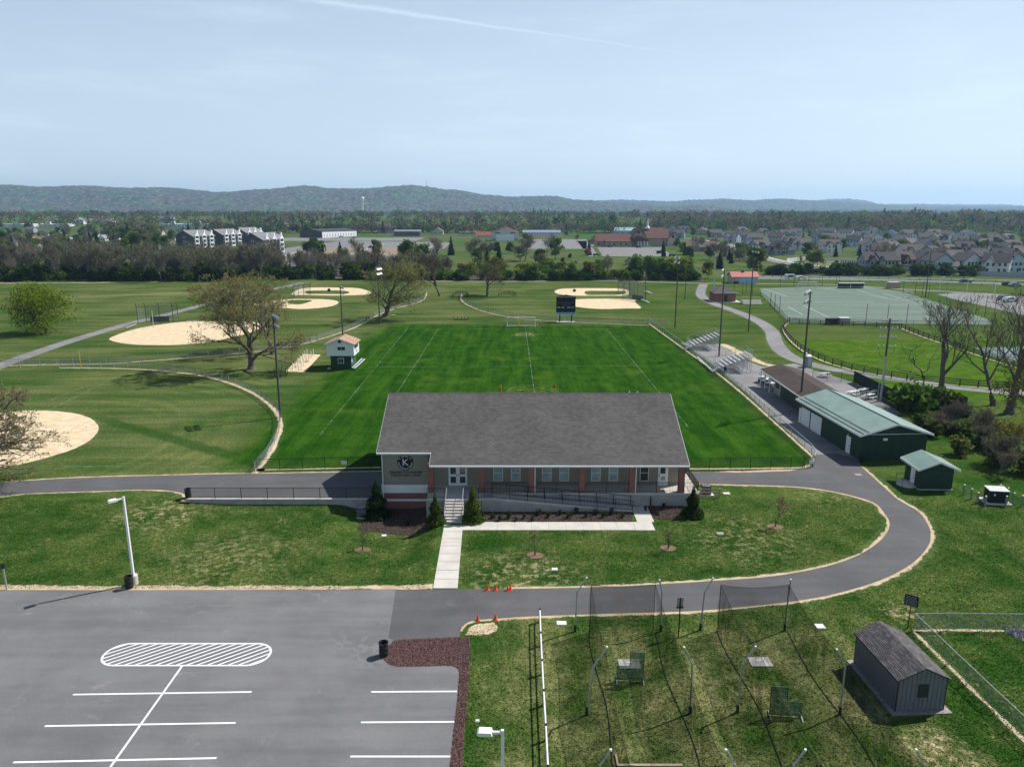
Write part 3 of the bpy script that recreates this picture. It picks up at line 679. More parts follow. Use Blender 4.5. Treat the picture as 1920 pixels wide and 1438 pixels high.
big('bare_tree', 'heavy bare tree at the right edge above the brush', 1893, 775, 535, 79, .5, BUD, wx=1.3, levels=5, kids=(9, 5, 4, 3, 3), leaf=0, spread=.55, first=.3, up=.6, twig=.016)
big('bare_tree', 'bare tree with dark trunk between the forked tree and right edge tree', 1862, 760, 575, 83, .38, BUD, levels=5, kids=(7, 5, 4, 3, 2), leaf=0, spread=.5, first=.35, up=.6, twig=.016)
big('bare_tree', 'thin crooked dead trunk left of the forked bare tree', 1733, 745, 640, 91, .22, BUD, levels=3, kids=(4, 3, 2), leaf=0, spread=.7, first=.45, wiggle=.42, twig=.02)
# full green maple on the left
b = P(88, 624); h_ = PY(88, 534, b.y).z
wood, lv = grow(5, h_, .5, levels=3, kids=(9, 5, 3), spread=.75, first=.22); scale_to(wood, lv, h_ * .9)
lv = crown_cloud(17, h_ * .78, h_, 7000, .26, .14, 13); tree_obj('leafy_tree', 'round lime green leafy tree alone on the left field', 'tree', b, wood, lv, LIME)
# saplings in the front lawn
for i, (px, py, top, col, lf, lab) in enumerate(((680, 1032, 990, BUD, 0, 'small bare sapling on the lawn left of the entrance walk'), (1003, 1042, 995, (.10, .07, .05), 1, 'small bare sapling on the lawn right of the entrance walk'), (1253, 1028, 985, BUD, 1, 'small bare sapling on the lawn below the ramp end'), (1453, 988, 927, (.26, .13, .12), 5, 'young pink budding tree on the lawn inside the drive loop'))):
    b = PG(px, py); h_ = PY(px, top, b.y).z - b.z
    wood, lv = grow(200 + i, h_, .045, levels=3, kids=(7, 4, 3), spread=.55, first=.3, leaf=lf, leafsize=.09, twig=.008, up=.7); scale_to(wood, lv, h_)
    tree_obj('sapling', lab, 'tree', b, wood, lv, col)
    l = [b + Vector((math.cos(a) * .75 * random.Random(i*50+k).uniform(.85, 1.1), math.sin(a) * .6, 0)) for k, a in enumerate([2*math.pi*q/14 for q in range(14)])]
    o = sheet('mulch_ring', [(p.x, p.y) for p in l], .02, M('soil_ring%d' % i, (.16, .105, .07), .95, .35, 3, bump=.3)); o.location.z = gz(b.x, b.y) + .02; struct(o)

# ---- shared tree shapes for the wooded belts
def proto(wood, lv):
    return (wood.mesh('trunk', m_bark_g, True) if wood and wood.v else None, lv.mesh('crown', m_leaf) if lv and lv.v else None)
PB = []
for k in range(5):
    w_, l_ = grow(300 + k, 14, .22, levels=4, kids=(12, 6, 4, 3), spread=.42, first=.10, leaf=1, leafsize=.26, up=.6, twig=.03, leaflevel=4); scale_to(w_, l_, 1.0 * 14); PB.append(proto(w_, l_))
PG_ = []
for k in range(5):
    w_, _ = grow(400 + k, 10, .2, levels=2, kids=(7, 4), spread=.6, first=.3, twig=.04); scale_to(w_, _, 8.5)
    PG_.append(proto(w_, crown_cloud(420 + k, 4.2, 10, 1100, .46, .16, 13)))
PC = [proto(*conifer(500 + k, 2.6, 12, 900, .62)) for k in range(3)]
PU = []
for k in range(4):
    w_, _ = grow(600 + k, 3, .08, levels=2, kids=(6, 4), spread=.9, first=.1, twig=.03); scale_to(w_, _, 2.4)
    PU.append(proto(w_, crown_cloud(620 + k, 2.6, 3.2, 560, .36, .0, 9)))
def inst(pr, name, label, cat, loc, h, href, color, rnd, group, wx=1.0):
    e = thing(name, label, cat, loc, rnd.uniform(0, 6.28), group); s_ = h / href; e.scale = (s_ * wx, s_ * wx, s_)
    if pr[0]: link('trunk', pr[0], e)
    if pr[1]:
        c_ = link('crown', pr[1], e); v = rnd.uniform(.8, 1.22); c_.color = (color[0] * v * rnd.uniform(.9, 1.1), color[1] * v, color[2] * v * rnd.uniform(.85, 1.15), 1)
    return e
rnd = random.Random(42)
LMK = [(-99, 'near the left edge'), (100, 'below the white blossoming tree'), (200, 'below the round bright green tree'), (300, 'before the left apartment blocks'), (430, 'before the nearest apartment block'), (540, 'before the warehouse lot'), (690, 'behind the wide budding tree'), (780, 'behind the dark bare tree'), (870, 'behind the rounded budding tree'), (960, 'behind the soccer goal'), (1040, 'behind the scoreboard'), (1120, 'behind the right diamond'), (1210, 'left of the red roofed shed'), (1330, 'above the red roofed shed'), (1440, 'by the white van'), (1530, 'above the turf field goals'), (1650, 'left of the far utility pole'), (1740, 'below the green road sign'), (1840, 'towards the right edge'), (9999, '')]
def where(px):
    for (a, s_), (b, _) in zip(LMK, LMK[1:]):
        if px < b: return s_
def sized(h, lo, hi): return 'short' if h < lo + (hi - lo) / 3 else ('tall' if h > hi - (hi - lo) / 3 else 'middling')
# wood behind the left outfield
struct(sheet('woodland_floor', [P(*q) for q in ((-220, 528.5), (300, 527), (450, 524), (590, 519), (690, 522), (800, 525), (950, 526), (1320, 527), (1320, 517), (1000, 514), (700, 508), (520, 503), (-220, 499))], .02, M('leaf_litter', (.060, .050, .032), .95, .35, .2)))
for i in range(175):
    px = rnd.uniform(-60, 690); row = rnd.random()
    base = 527.5 - row * 15; b = P(px, base - (0 if px < 500 else 4)); tall = 1.0 if px < 540 else .8
    col = (.165, .156, .104) if rnd.random() < .66 else ((.14, .145, .058) if rnd.random() < .6 else (.055, .085, .025))
    hh = rnd.uniform(8.5, 17) * tall
    inst(PB[rnd.randrange(5)], 'woodland_tree', '%s %s tree in the left wood %s' % (sized(hh, 7, 17), 'bare grey brown' if col[0] > .15 and col[2] > .08 else ('olive budding' if col[0] > .1 else 'greenish'), where(px)), 'tree', b, hh, 14, col, rnd, 'trees of the left wood', .95)
for i in range(190):
    px = rnd.uniform(-60, 700); b = P(px, 527.3 - rnd.random() ** 1.6 * 9 - (0 if px < 450 else 3))
    hh = rnd.uniform(2.6, 6.4); dk = rnd.random() < .7
    inst(PU[rnd.randrange(4)], 'undergrowth_bush', '%s %s bush under the left wood %s' % (sized(hh, 2.6, 5.4), 'dark green' if dk else 'fresh green', where(px)), 'bush', b, hh, 3.2, (.036, .066, .020) if dk else (.065, .12, .026), rnd, 'bushes under the left wood')
# hedge behind the right diamond
for i in range(46):
    px = rnd.uniform(700, 1330); b = P(px, 526 - rnd.random() * 7)
    g_ = rnd.random(); col = MIDG if g_ < .55 else ((.15, .195, .03) if g_ < .8 else (.13, .13, .06))
    low = 1 if px > 1130 or px < 900 else .72
    hh = rnd.uniform(7, 11.5) * low
    if px > 860 and g_ < .85: inst(PG_[rnd.randrange(5)], 'hedgerow_tree', '%s %s tree in the hedgerow %s' % (sized(hh, 5, 11.5), 'fresh green' if g_ < .55 else 'yellow green', where(px)), 'tree', b, hh, 10, col, rnd, 'trees of the hedgerow', 1.1)
    else: inst(PB[rnd.randrange(5)], 'hedgerow_tree', '%s bare twiggy tree in the hedgerow %s' % (sized(hh, 5, 11.5), where(px)), 'tree', b, hh * 1.13, 14, (.09, .08, .05), rnd, 'bare trees of the hedgerow', 1.0)
for i in range(95):
    px = rnd.uniform(690, 1320); b = P(px, 526.5 - rnd.random() * 3.5)
    hh = rnd.uniform(3.0, 5.2); dk = rnd.random() < .65
    inst(PU[rnd.randrange(4)], 'hedge_bush', '%s %s bush at the hedgerow foot %s' % (sized(hh, 3, 5.2), 'dark green' if dk else 'lime green', where(px)), 'bush', b, hh, 3.2, (.055, .105, .022) if dk else (.12, .19, .03), rnd, 'bushes of the hedgerow')
# bushes along the far road on the right
for i in range(60):
    px = rnd.uniform(1440, 1830); b = P(px, 516 + (px - 1440) * .006 - rnd.random() * 3)
    hh = rnd.uniform(2.6, 5.5); dk = rnd.random() < .75
    inst(PU[rnd.randrange(4)], 'roadside_bush', '%s %s roadside bush %s' % (sized(hh, 2.6, 5.5), 'dark green' if dk else 'fresh green', where(px)), 'bush', b, hh, 3.2, (.034, .066, .022) if dk else (.07, .12, .028), rnd, 'bushes along the main road')
for px, py, top, kind, col, lab in ((930, 476, 452, 'g', (.030, .062, .016), 'dense dark green clump of trees below the white gabled hall'), (905, 475, 455, 'g', (.034, .066, .018), 'left tree of the dark clump below the white gabled hall'), (955, 476, 453, 'g', (.030, .060, .016), 'right tree of the dark clump below the white gabled hall'), (1017, 507, 475, 'g', (.085, .095, .03), 'olive round tree on the meadow behind the hedgerow'), (1055, 494, 482, 'g', DARK, 'dark round shrub on the meadow'), (1068, 486, 475, 'g', DARK, 'dark cone shaped shrub on the meadow'), (1080, 498, 487, 'g', WHITE, 'white flowering shrub on the meadow'), (1101, 480, 465, 'g', (.20, .10, .10), 'small pink tree beside the church drive'), (1082, 456, 438, 'b', REDDY, 'reddish tree beside the car park left of the church'),
        (1418, 520, 462, 'g', (.12, .15, .03), 'yellow green tree standing behind the red roofed shed'), (1356, 478, 452, 'g', (.13, .14, .045), 'pale round tree right of the brown roofed house'), (1388, 475, 457, 'g', (.05, .09, .018), 'small lollipop tree beside the estate road'), (1518, 500, 472, 'g', (.14, .17, .03), 'upright lime green tree by the fence below the white house'), (1532, 500, 466, 'g', (.12, .15, .035), 'tall pale green tree by the fence below the white house'), (1548, 501, 485, 'b', REDDY, 'russet tree beside the pale green trees'), (1500, 500, 478, 'b', REDDY, 'brown budding tree left of the lime green trees'), (1565, 507, 488, 'g', (.10, .155, .02), 'round bright green tree right of the russet tree'), (165, 478, 452, 'g', WHITE, 'large white blossoming tree above the left wood'), (248, 464, 433, 'g', LIME, 'large round bright green tree above the left wood'), (112, 465, 437, 'g', LIME, 'bright green tree beside the long brown roof'), (390, 480, 461, 'g', YEL, 'golden yellow tree in front of the apartment blocks'), (1148, 425, 400, 'g', (.04, .10, .018), 'large domed green tree left of the church'), (1200, 437, 407, 'c', DARK, 'dark conifer behind the church roof'), (1598, 405, 396, 'g', PINK, 'pink blossoming tree behind the estate')):
    b = PG(px, py); h_ = PY(px, top, b.y).z - b.z
    pr, href = {'g': (PG_, 10), 'b': (PB, 14), 'c': (PC, 12)}[kind]
    inst(pr[rnd.randrange(len(pr))], {'g': 'leafy_tree', 'b': 'budding_tree', 'c': 'conifer_tree'}[kind], lab, 'tree', b, h_, href, col, rnd, None, 1.0 if kind != 'g' else min(1.6, 1.15))
# brush on the right slope
for i, (px, py, h_, col, lab) in enumerate(((1700, 772, 4.4, MIDG, 'bright green bush below the utility pole'), (1722, 766, 3.8, (.05, .10, .02), 'green bush right of the bush below the utility pole'), (1748, 778, 4.0, (.07, .125, .025), 'green bush at the foot of the forked bare tree'), (1782, 785, 3.4, (.06, .085, .03), 'olive bush beyond the forked bare tree'))):
    inst(PU[i % 4], 'green_bush', lab, 'bush', P(px, py), h_, 3.2, col, rnd, None)
for i in range(34):
    t_ = i / 41; px = 1735 + 215 * t_ + rnd.uniform(-25, 25); py = 805 + 100 * t_ ** 1.1 + rnd.uniform(-40, 12)
    bare = rnd.random() < .38; b = P(px, py)
    hh = rnd.uniform(2.6, 4.6); plc = 'behind the green garage' if px < 1790 else ('behind the green hut' if px < 1860 else 'behind the transformer box')
    if bare: inst(PB[rnd.randrange(5)], 'brush_shrub', '%s tangled bare shrub in the brush %s' % (sized(hh, 2.6, 4.6), plc), 'shrub', b, hh, 14, (.15, .13, .085), rnd, 'brush on the right slope', 1.35)
    else: inst(PU[rnd.randrange(4)], 'brush_bush', '%s olive green bush in the brush %s' % (sized(hh, 2.6, 4.6), plc), 'bush', b, hh * .6, 3.2, (.12, .15, .045) if rnd.random() < .6 else (.055, .09, .028), rnd, 'bushes in the right brush')
b = P(1925, 872); w_, l_ = grow(777, 7, .2, levels=4, kids=(9, 6, 4, 3), spread=.9, first=.12, leaf=6, leafsize=.13, twig=.014); scale_to(w_, l_, 7.5)
tree_obj('budding_tree', 'yellow green budding tree at the right edge beyond the green garage', 'tree', b, w_, l_, (.20, .19, .035))
b = P(1960, 800); w_, l_ = grow(778, 9, .25, levels=4, kids=(9, 6, 4, 3), spread=.85, first=.12, leaf=5, leafsize=.14, twig=.015); scale_to(w_, l_, 10)
tree_obj('budding_tree', 'yellow green budding tree half out of frame behind the brush', 'tree', b, w_, l_, (.17, .165, .04))

# ---- suburban trees one can tell apart (400 m to 1 km)
spots = []
def far_where(px, py):
    row = 'farthest back' if py < 430 else ('halfway back' if py < 455 else 'nearer')
    cols_ = ((100, 'far left'), (220, 'left'), (330, 'by the left apartments'), (430, 'at the apartments'), (560, 'past the apartments'), (700, 'by the warehouse'), (850, 'by the shops'), (1000, 'by the gabled hall'), (1150, 'left of the church'), (1330, 'right of the church'), (1450, 'left estate'), (1560, 'middle estate'), (1680, 'past the white house'), (1800, 'right estate'), (9999, 'far right'))
    return '%s %s' % (row, next(n for b, n in cols_ if px < b))
def belt(n, x0, x1, y0, y1, avoid=()):
    k = 0
    while k < n:
        px, py = rnd.uniform(x0, x1), rnd.uniform(y0, y1)
        if any(a <= px <= c_ and b_ <= py <= d_ for a, b_, c_, d_ in avoid): continue
        spots.append((px, py)); k += 1
AV = [(320, 450, 530, 500), (530, 440, 870, 500), (860, 443, 1120, 500), (1110, 440, 1300, 500)]
belt(170, -40, 420, 424, 505, AV); belt(95, 420, 1110, 411, 438, AV); belt(16, 870, 1110, 468, 500); belt(26, 560, 860, 478, 510); belt(14, 1280, 1420, 478, 505); belt(150, 1230, 1960, 418, 492, [(1420, 486, 1640, 500)])
for px, py in sorted(spots, key=lambda q: -q[1]):
    b = PG(px, py); g_ = rnd.random(); hh = rnd.uniform(8.5, 14) * (1.0 if px < 1230 else .78)
    if g_ < .34: inst(PG_[rnd.randrange(5)], 'suburban_tree', '%s green leafy tree among distant houses %s' % (sized(hh, 6, 14), far_where(px, py)), 'tree', b, hh, 10, rnd.choice((GREEN, MIDG, (.09, .125, .03), (.06, .09, .03))), rnd, 'leafy trees among the houses', 1.1)
    elif g_ < .72: inst(PB[rnd.randrange(5)], 'suburban_tree', '%s brownish budding tree among distant houses %s' % (sized(hh, 6, 14), far_where(px, py)), 'tree', b, hh * 1.1, 14, rnd.choice(((.15, .125, .085), (.13, .14, .065), (.12, .095, .075))), rnd, 'budding trees among the houses', 1.15)
    elif g_ < .93: inst(PC[rnd.randrange(3)], 'suburban_conifer', '%s dark conifer among distant houses %s' % (sized(hh, 6, 14), far_where(px, py)), 'tree', b, hh, 12, DARK, rnd, 'conifers among the houses')
    else: inst(PG_[rnd.randrange(5)], 'blossom_tree', '%s pale blossoming tree among distant houses %s' % (sized(hh, 6, 14), far_where(px, py)), 'tree', b, hh * .7, 10, rnd.choice((WHITE, (.33, .33, .26), PINK)), rnd, 'blossoming trees among the houses')
# ---- the far wood: nobody could count it
def forest(name, label, n, pick, seed, cards=16):
    import array
    rnd = random.Random(seed); V, Fc, Cc = [], [], []
    pal = ((.045, .080, .026), (.070, .125, .032), (.115, .100, .068), (.135, .118, .080), (.095, .092, .055), (.105, .155, .038), (.020, .040, .020))
    for i in range(n):
        X, Y, hs = pick(rnd); z0 = gz(X, Y); c_ = pal[int((mnoise.noise(Vector((X * .006, Y * .004, seed))) * .9 + .5 + rnd.gauss(0, .22)) * 6.99) % 7]; v = rnd.uniform(.6, 1.45); c_ = tuple(q * v for q in c_)
        con = c_[0] < .022 * v and rnd.random() < .8; hh = hs * rnd.uniform(.75, 1.25); rr = hh * (.2 if con else rnd.uniform(.42, .58))
        for k in range(cards):
            a = rnd.uniform(0, 6.28)
            if con: zz = rnd.uniform(.05, 1); q = rr * (1.05 - zz) * rnd.uniform(.5, 1); p = Vector((X + math.cos(a)*q, Y + math.sin(a)*q, z0 + hh * zz))
            else:
                d = Vector((rnd.gauss(0, 1), rnd.gauss(0, 1), rnd.gauss(0, 1))).normalized() * rnd.random() ** .35
                p = Vector((X + d.x * rr, Y + d.y * rr, z0 + hh * (.60 + .38 * d.z)))
            s_ = hh * (.085 if cards > 30 else .125); u = Vector((rnd.gauss(0, 1), rnd.gauss(0, 1), rnd.gauss(0, .8))).normalized(); w_ = u.cross(Vector((rnd.gauss(0, 1), rnd.gauss(0, 1), rnd.gauss(0, 1)))).normalized()
            b0 = len(V); V += [tuple(p - u*s_), tuple(p + w_*s_*.75), tuple(p + u*s_), tuple(p - w_*s_*.75)]; Fc.append((b0, b0+1, b0+2, b0+3)); Cc += [*c_, 1] * 4
    me = bpy.data.meshes.new(name); me.from_pydata(V, [], Fc); me.materials.append(m_leafa)
    at = me.attributes.new('col', 'FLOAT_COLOR', 'POINT'); at.data.foreach_set('color', Cc)
    o = link(name, me); o['kind'] = 'stuff'; o['label'] = label; o['category'] = 'woodland'; return o
def pick_far(rnd):
    while True:
        Y = 900 * (3.9) ** rnd.random(); X = rnd.uniform(-.82, .82) * Y; px = CX + X / Y * F
        if Y < 1080 and any(a < px < b for a, b in ((-10, 120), (126, 215), (295, 400), (545, 665), (700, 870), (1235, 1560))): continue
        return X, Y, rnd.uniform(9, 16)
def pick_mid(rnd):
    while True:
        Y = rnd.uniform(760, 1000); X = rnd.uniform(-.8, .80) * Y
        px = CX + X / Y * F
        if not (-.42 < X / Y < .26 and Y < 960) and not (px < 410 and not 215 < px < 300) and px < 1230: return X, Y, rnd.uniform(8, 14)
def pick_ridge(rnd):
    px = rnd.uniform(1220, 2050); Y = rnd.uniform(960, 1250); return (px - CX) / F * Y, Y, rnd.uniform(13, 22) * (1.0 if px > 1600 else .8)
forest('far_woodland', 'hazy mass of distant woodland below the hills', 4800, pick_far, 1, 42)
forest('woodland_belt', 'belt of mixed woodland behind the churches and shops', 800, pick_mid, 2, 60)
forest('woodland_belt', 'tall woodland belt behind the housing estate', 800, pick_ridge, 3, 60)
# ------------------------------------------------------------ fences
def unit_tube(r, h, n=6, mat=None, name='post'): return MB().tube([(0, 0, -.1), (0, 0, h)], r, n).mesh(name, mat)
def resample(line, step):
    out = [line[0].copy()]; acc = 0.0
    for a, b in zip(line, line[1:]):
        L = (b - a).length; t_ = step - acc
        while t_ <= L: out.append(a.lerp(b, t_ / L)); t_ += step
        acc = (acc + L) % step if L else acc
        acc = L - (t_ - step)
    if (out[-1] - line[-1]).length > step * .3: out.append(line[-1].copy())
    return out
def chain_fence(label, line, h, step, mpost, mmesh, r=.03, toprail=True, mid=False, name='chain_link_fence', soil=None, group=None, botrail=False, cap=None):
    e = thing(name, label, 'fence', tuple(line[0]), 0, group); o = line[0]
    line = resample([Vector(p) for p in line], step); pm = unit_tube(r, h + .03, 6, mpost)
    for p in line: link('post', pm, e, p - o)
    mb = MB(); mb.tube([p - o + Vector((0, 0, h)) for p in line], r * .85, 5); mb.ob('top_rail', cap or mpost, e)
    if botrail: MB().tube([p - o + Vector((0, 0, .12)) for p in line], r * .7, 4).ob('bottom_rail', mpost, e)
    if mid: MB().tube([p - o + Vector((0, 0, h * .55)) for p in line], r * .7, 4).ob('middle_rail', mpost, e)
    mb = MB()
    for a, b in zip(line, line[1:]):
        a, b = a - o, b - o; mb.face([a + Vector((0, 0, .04)), b + Vector((0, 0, .04)), b + Vector((0, 0, h)), a + Vector((0, 0, h))])
    mb.ob('wire_mesh', mmesh, e)
    if soil: struct(strip('fence_line_soil', line, soil, .007, m_sandstrip, None, True))
    return e
def rail_fence(label, line, step=2.6, h=1.25, rails=(.4, .78, 1.15), mat=None, name='rail_fence', soil=None):
    mat = mat or m_fencewood; e = thing(name, label, 'fence', tuple(line[0])); o = line[0]; line = resample([Vector(p) for p in line], step)
    pm = MB().box(-.07, .07, -.07, .07, -.1, h).mesh('post', mat)
    for p in line: link('post', pm, e, p - o)
    for a, b in zip(line, line[1:]):
        d = b - a; L = d.length
        if L < .05: continue
        for z in rails:
            MB().box(0, L, -.03, .03, z - .07, z + .07).ob('rail', mat, e, a - o, math.atan2(d.y, d.x))
    if soil: struct(strip('rail_fence_soil', line, soil, .007, m_sandstrip, None, True))
    return e
nf = pixline([(478, 887), (490, 872), (507, 848), (522, 815), (525, 785), (508, 762), (470, 735), (410, 712), (340, 699), (250, 692), (150, 690), (108, 690)], 6)
chain_fence('curved chain link outfield fence around the nearest ball field', nf, 1.25, 2.6, m_alu, m_chain, .035, soil=1.6, cap=m_greenlit)
chain_fence('long chain link fence curving past the booth to the far left field', pixline([(10, 686), (80, 684), (200, 682), (300, 675), (400, 667), (500, 657), (560, 647), (620, 630), (670, 612), (706, 592), (740, 579), (775, 570), (795, 561), (800, 549)], 6), 1.3, 3.0, m_alu, m_chain, .035, soil=1.3, cap=m_dark)
chain_fence('chain link outfield fence behind the soccer goal and scoreboard', pixline([(866, 552), (864, 560), (873, 570), (900, 582), (940, 592), (990, 599), (1050, 603), (1120, 606), (1180, 609), (1217, 610)], 6), 1.3, 3.0, m_alu, m_chain, .035, soil=1.0, cap=m_dark)
chain_fence('short stretch of chain link fence right of the field corner', [P(1219, 609), P(1252, 610)], 1.3, 3.0, m_alu, m_chain, .035)
chain_fence('straight chain link fence between the football field and bleachers', pixline([(1217, 607), (1290, 660), (1345, 700), (1400, 745), (1450, 790), (1500, 835), (1523, 856), (1529, 868), (1526, 876)], 4), 1.35, 2.4, m_alu, m_chain, .035, soil=.9)
chain_fence('black chain link fence behind the centre on the right side', [P(1292, 879), P(1350, 879), P(1430, 878), P(1505, 877)], 1.25, 2.3, m_black, m_chainb, .035, botrail=True, soil=.9)
chain_fence('short black gate fence at the drive corner with a small notice', [P(1508, 877), P(1527, 876)], 1.25, .95, m_black, m_chainb, .045, name='gate_fence')
MB().box(-.22, .22, -.015, .015, .5, .95).ob('notice', m_white, None, P(1520, 876.5) - Vector((0, .06, 0)))
tag(bpy.data.objects['notice'], 'small white notice hung on the gate fence by the drive', 'sign')
chain_fence('black chain link fence behind the left road with small white sign', [P(482, 881), P(580, 879), P(714, 876)], 1.25, 2.5, m_black, m_chainb, .035, botrail=True, soil=.9)
tag(MB().box(-.3, .3, -.015, .015, .45, .85).ob('notice', m_white, None, P(646, 877.5) - Vector((0, .06, 0))), 'small white sign hung on the black fence by the left road', 'sign')
chain_fence('chain link fence running right from the corner post by the shed', [P(1713, 1182), P(1782, 1181), P(1854, 1182), P(1930, 1183), P(2010, 1184)], 1.3, 2.35, m_alu, m_chain, .03, soil=.7)
chain_fence('chain link fence running towards the camera past the grey shed', [P(1713, 1183), P(1753, 1223), P(1799.6, 1269.5), P(1852, 1321), P(1910.6, 1378), P(1985, 1450), P(2060, 1520)], 1.3, 1.95, m_alu, m_chain, .03, soil=.75)
# rails round the pasture
past_l = pixline([(1480, 604), (1470, 612), (1470, 622), (1483, 640), (1505, 658), (1540, 676), (1590, 692), (1640, 703), (1700, 714), (1780, 722), (1880, 730), (1960, 735)], 6)
rail_fence('brown three rail fence curving round the bright green pasture', past_l, 2.6, soil=1.0)
rail_fence('brown rail fence along the far side of the pasture', [P(1480, 605), P(1520, 609), P(1600, 612), P(1690, 616)], 2.6)
rail_fence('brown rail fence running down the pasture right side', pixline([(1690, 616), (1730, 632), (1790, 652), (1850, 672), (1930, 698)], 4), 2.6, soil=.8)
rail_fence('short wooden rail fence behind the outfield near the bare tree', [P(849, 557), P(855, 552), P(873, 552), P(879, 557)], 2.6)
rail_fence('short wooden rail fence right of the rounded budding tree', [P(935, 555), P(945, 552), P(961, 552), P(967, 555)], 2.4)
# white rail fence by the cages (black posts)
fp = [P(1012, 1166), P(1013.5, 1211), P(1016, 1264), P(1019, 1322), P(1023, 1388), P(1027, 1468), P(1033, 1560)]
e = thing('pipe_fence', 'white two rail pipe fence with black posts beside the batting cages', 'fence', fp[0]); o = fp[0]
pm = MB().box(-.06, .06, -.06, .06, -.1, 1.06).mesh('post', m_black)
for p in fp: link('post', pm, e, p - o)
for a, b in zip(fp, fp[1:]):
    for z in (.95, .5): MB().tube([a - o + Vector((0, 0, z)), b - o + Vector((0, 0, z))], .05, 6).ob('rail', m_white, e)

# ------------------------------------------------------------ retaining wall with its railing
Yw = 69.0; xw0, xw1 = P(352, 938).x, -14.0
e = thing('retaining_wall', 'low concrete retaining wall along the left road', 'wall', (xw0, Yw, 0)); L = xw1 - xw0
mb = MB().box(0, L, -.15, .12, -1.3, .10); mb.ob('wall_face', m_concd, e)
MB().box(-.02, L, -.19, .15, .10, .17).ob('coping', m_conc, e)
mb = MB(); mb.prism([(0, -1.0), (0, .165), (-1.3, -.35), (-1.3, -1.0)], -.15, .12, 'y'); mb.ob('wing_wall', m_concd, e)
e = thing('wall_railing', 'black post and rail fence on top of the retaining wall', 'railing', (xw0, Yw, .17))
pm = unit_tube(.035, 1.15, 6, m_black)
k = 0.1
while k < L: link('post', pm, e, (k, 0, 0)); k += 2.62
MB().tube([(0, 0, 1.13), (L, 0, 1.13)], .03, 5).ob('top_rail', m_black, e); MB().tube([(0, 0, .1), (L, 0, .1)], .025, 5).ob('bottom_rail', m_black, e)
MB().face([(0, 0, .1), (L, 0, .1), (L, 0, 1.13), (0, 0, 1.13)]).ob('wire_mesh', m_chainb, e)

# ------------------------------------------------------------ small things near the camera
def barrel(label, loc, rz=0, tilt=0):
    e = thing('trash_barrel', label, 'trash can', loc, rz, None); e.rotation_euler = (tilt, 0, rz)
    MB().lathe([(0, .02), (.27, .02), (.29, .1), (.30, .3), (.315, .31), (.315, .35), (.30, .36), (.30, .6), (.315, .61), (.315, .65), (.30, .66), (.29, .92), (.30, .95), (.27, .95), (.25, .9), (.25, .15), (0, .15)], n=20).ob('drum', m_rubber, e, smooth=False)
    MB().lathe([(.285, .93), (.33, .93), (.33, .98), (.285, .98), (.285, .93)], n=20).ob('rim', m_dark, e)
    MB().lathe([(.255, .60), (.285, .93), (.30, 1.0), (.275, 1.0), (.245, .6)], n=14).ob('liner', m_black, e)
    return e
barrel('black trash barrel on the asphalt beside the red stone island', P(720, 1229))
barrel('black trash barrel at the base of the white lamp post', P(243, 1102))
barrel('black trash barrel hung at the end of the retaining wall railing', P(351, 935) + Vector((0, .3, 0)), .3, R(6))
barrel('black trash barrel at the foot of the nearer bleacher stairs', P(1360, 698))
def lamp_post(label, base, h, head_dir, grp=None):
    e = thing('lamp_post', label, 'lamp post', base)
    MB().lathe([(0, 0), (.30, 0), (.30, .75), (.27, .8), (0, .8)], n=16).ob('concrete_base', m_conc, e)
    mb = MB(); s0, s1 = .085, .065
    mb.v = [(-s0, -s0, .8), (s0, -s0, .8), (s0, s0, .8), (-s0, s0, .8), (-s1, -s1, h), (s1, -s1, h), (s1, s1, h), (-s1, s1, h)]
    mb.f = [(0, 1, 5, 4), (1, 2, 6, 5), (2, 3, 7, 6), (3, 0, 4, 7), (4, 5, 6, 7)]; mb.m = [0] * 5; mb.ob('post', m_white, e)
    a = math.atan2(head_dir[1], head_dir[0])
    MB().box(.05, .5, -.05, .05, -.06, .04).ob('arm', m_white, e, (0, 0, h - .12), a)
    mb = MB(); mb.prism([(.42, -.09), (1.05, -.09), (1.08, .0), (1.0, .08), (.48, .08)], -.2, .2, 'y'); hd = mb.ob('lamp_head', m_white, e, (0, 0, h - .12), a)
    MB().box(.48, 1.0, -.16, .16, -.115, -.092).ob('lens', m_glass, hd)
    return e
lamp_post('white square lamp post at the far edge of the parking lot', P(252, 1095), 7.2, (-.75, -.66))
q = PY(942, 1368, 27.2); lamp_post('white lamp post rising at the bottom edge beside the stone strip', (q.x, 27.2, 0), q.z, (-1, .05))
for i, (px, py) in enumerate(((914, 1106), (929.5, 1106), (952, 1107), (957, 1106), (896, 1163), (929, 1161))):
    lab = ['leftmost orange cone in the row at the far edge of the drive', 'second orange cone of the far row by the walk', 'third orange cone of the far row leaning against its neighbour', 'rightmost orange cone of the far row', 'orange cone near the straw patch on the near edge of the drive', 'pinkish orange cone right of the one near the straw patch'][i]
    e = thing('traffic_cone', lab, 'traffic cone', P(px, py) + Vector((0, 0, .016)), 0, 'orange cones on the drive')
    MB().box(-.15, .15, -.15, .15, 0, .03).ob('base', m_orange, e); MB().lathe([(.12, .03), (.028, .42), (.02, .44), (0, .44)], n=12).ob('cone', m_orange, e)
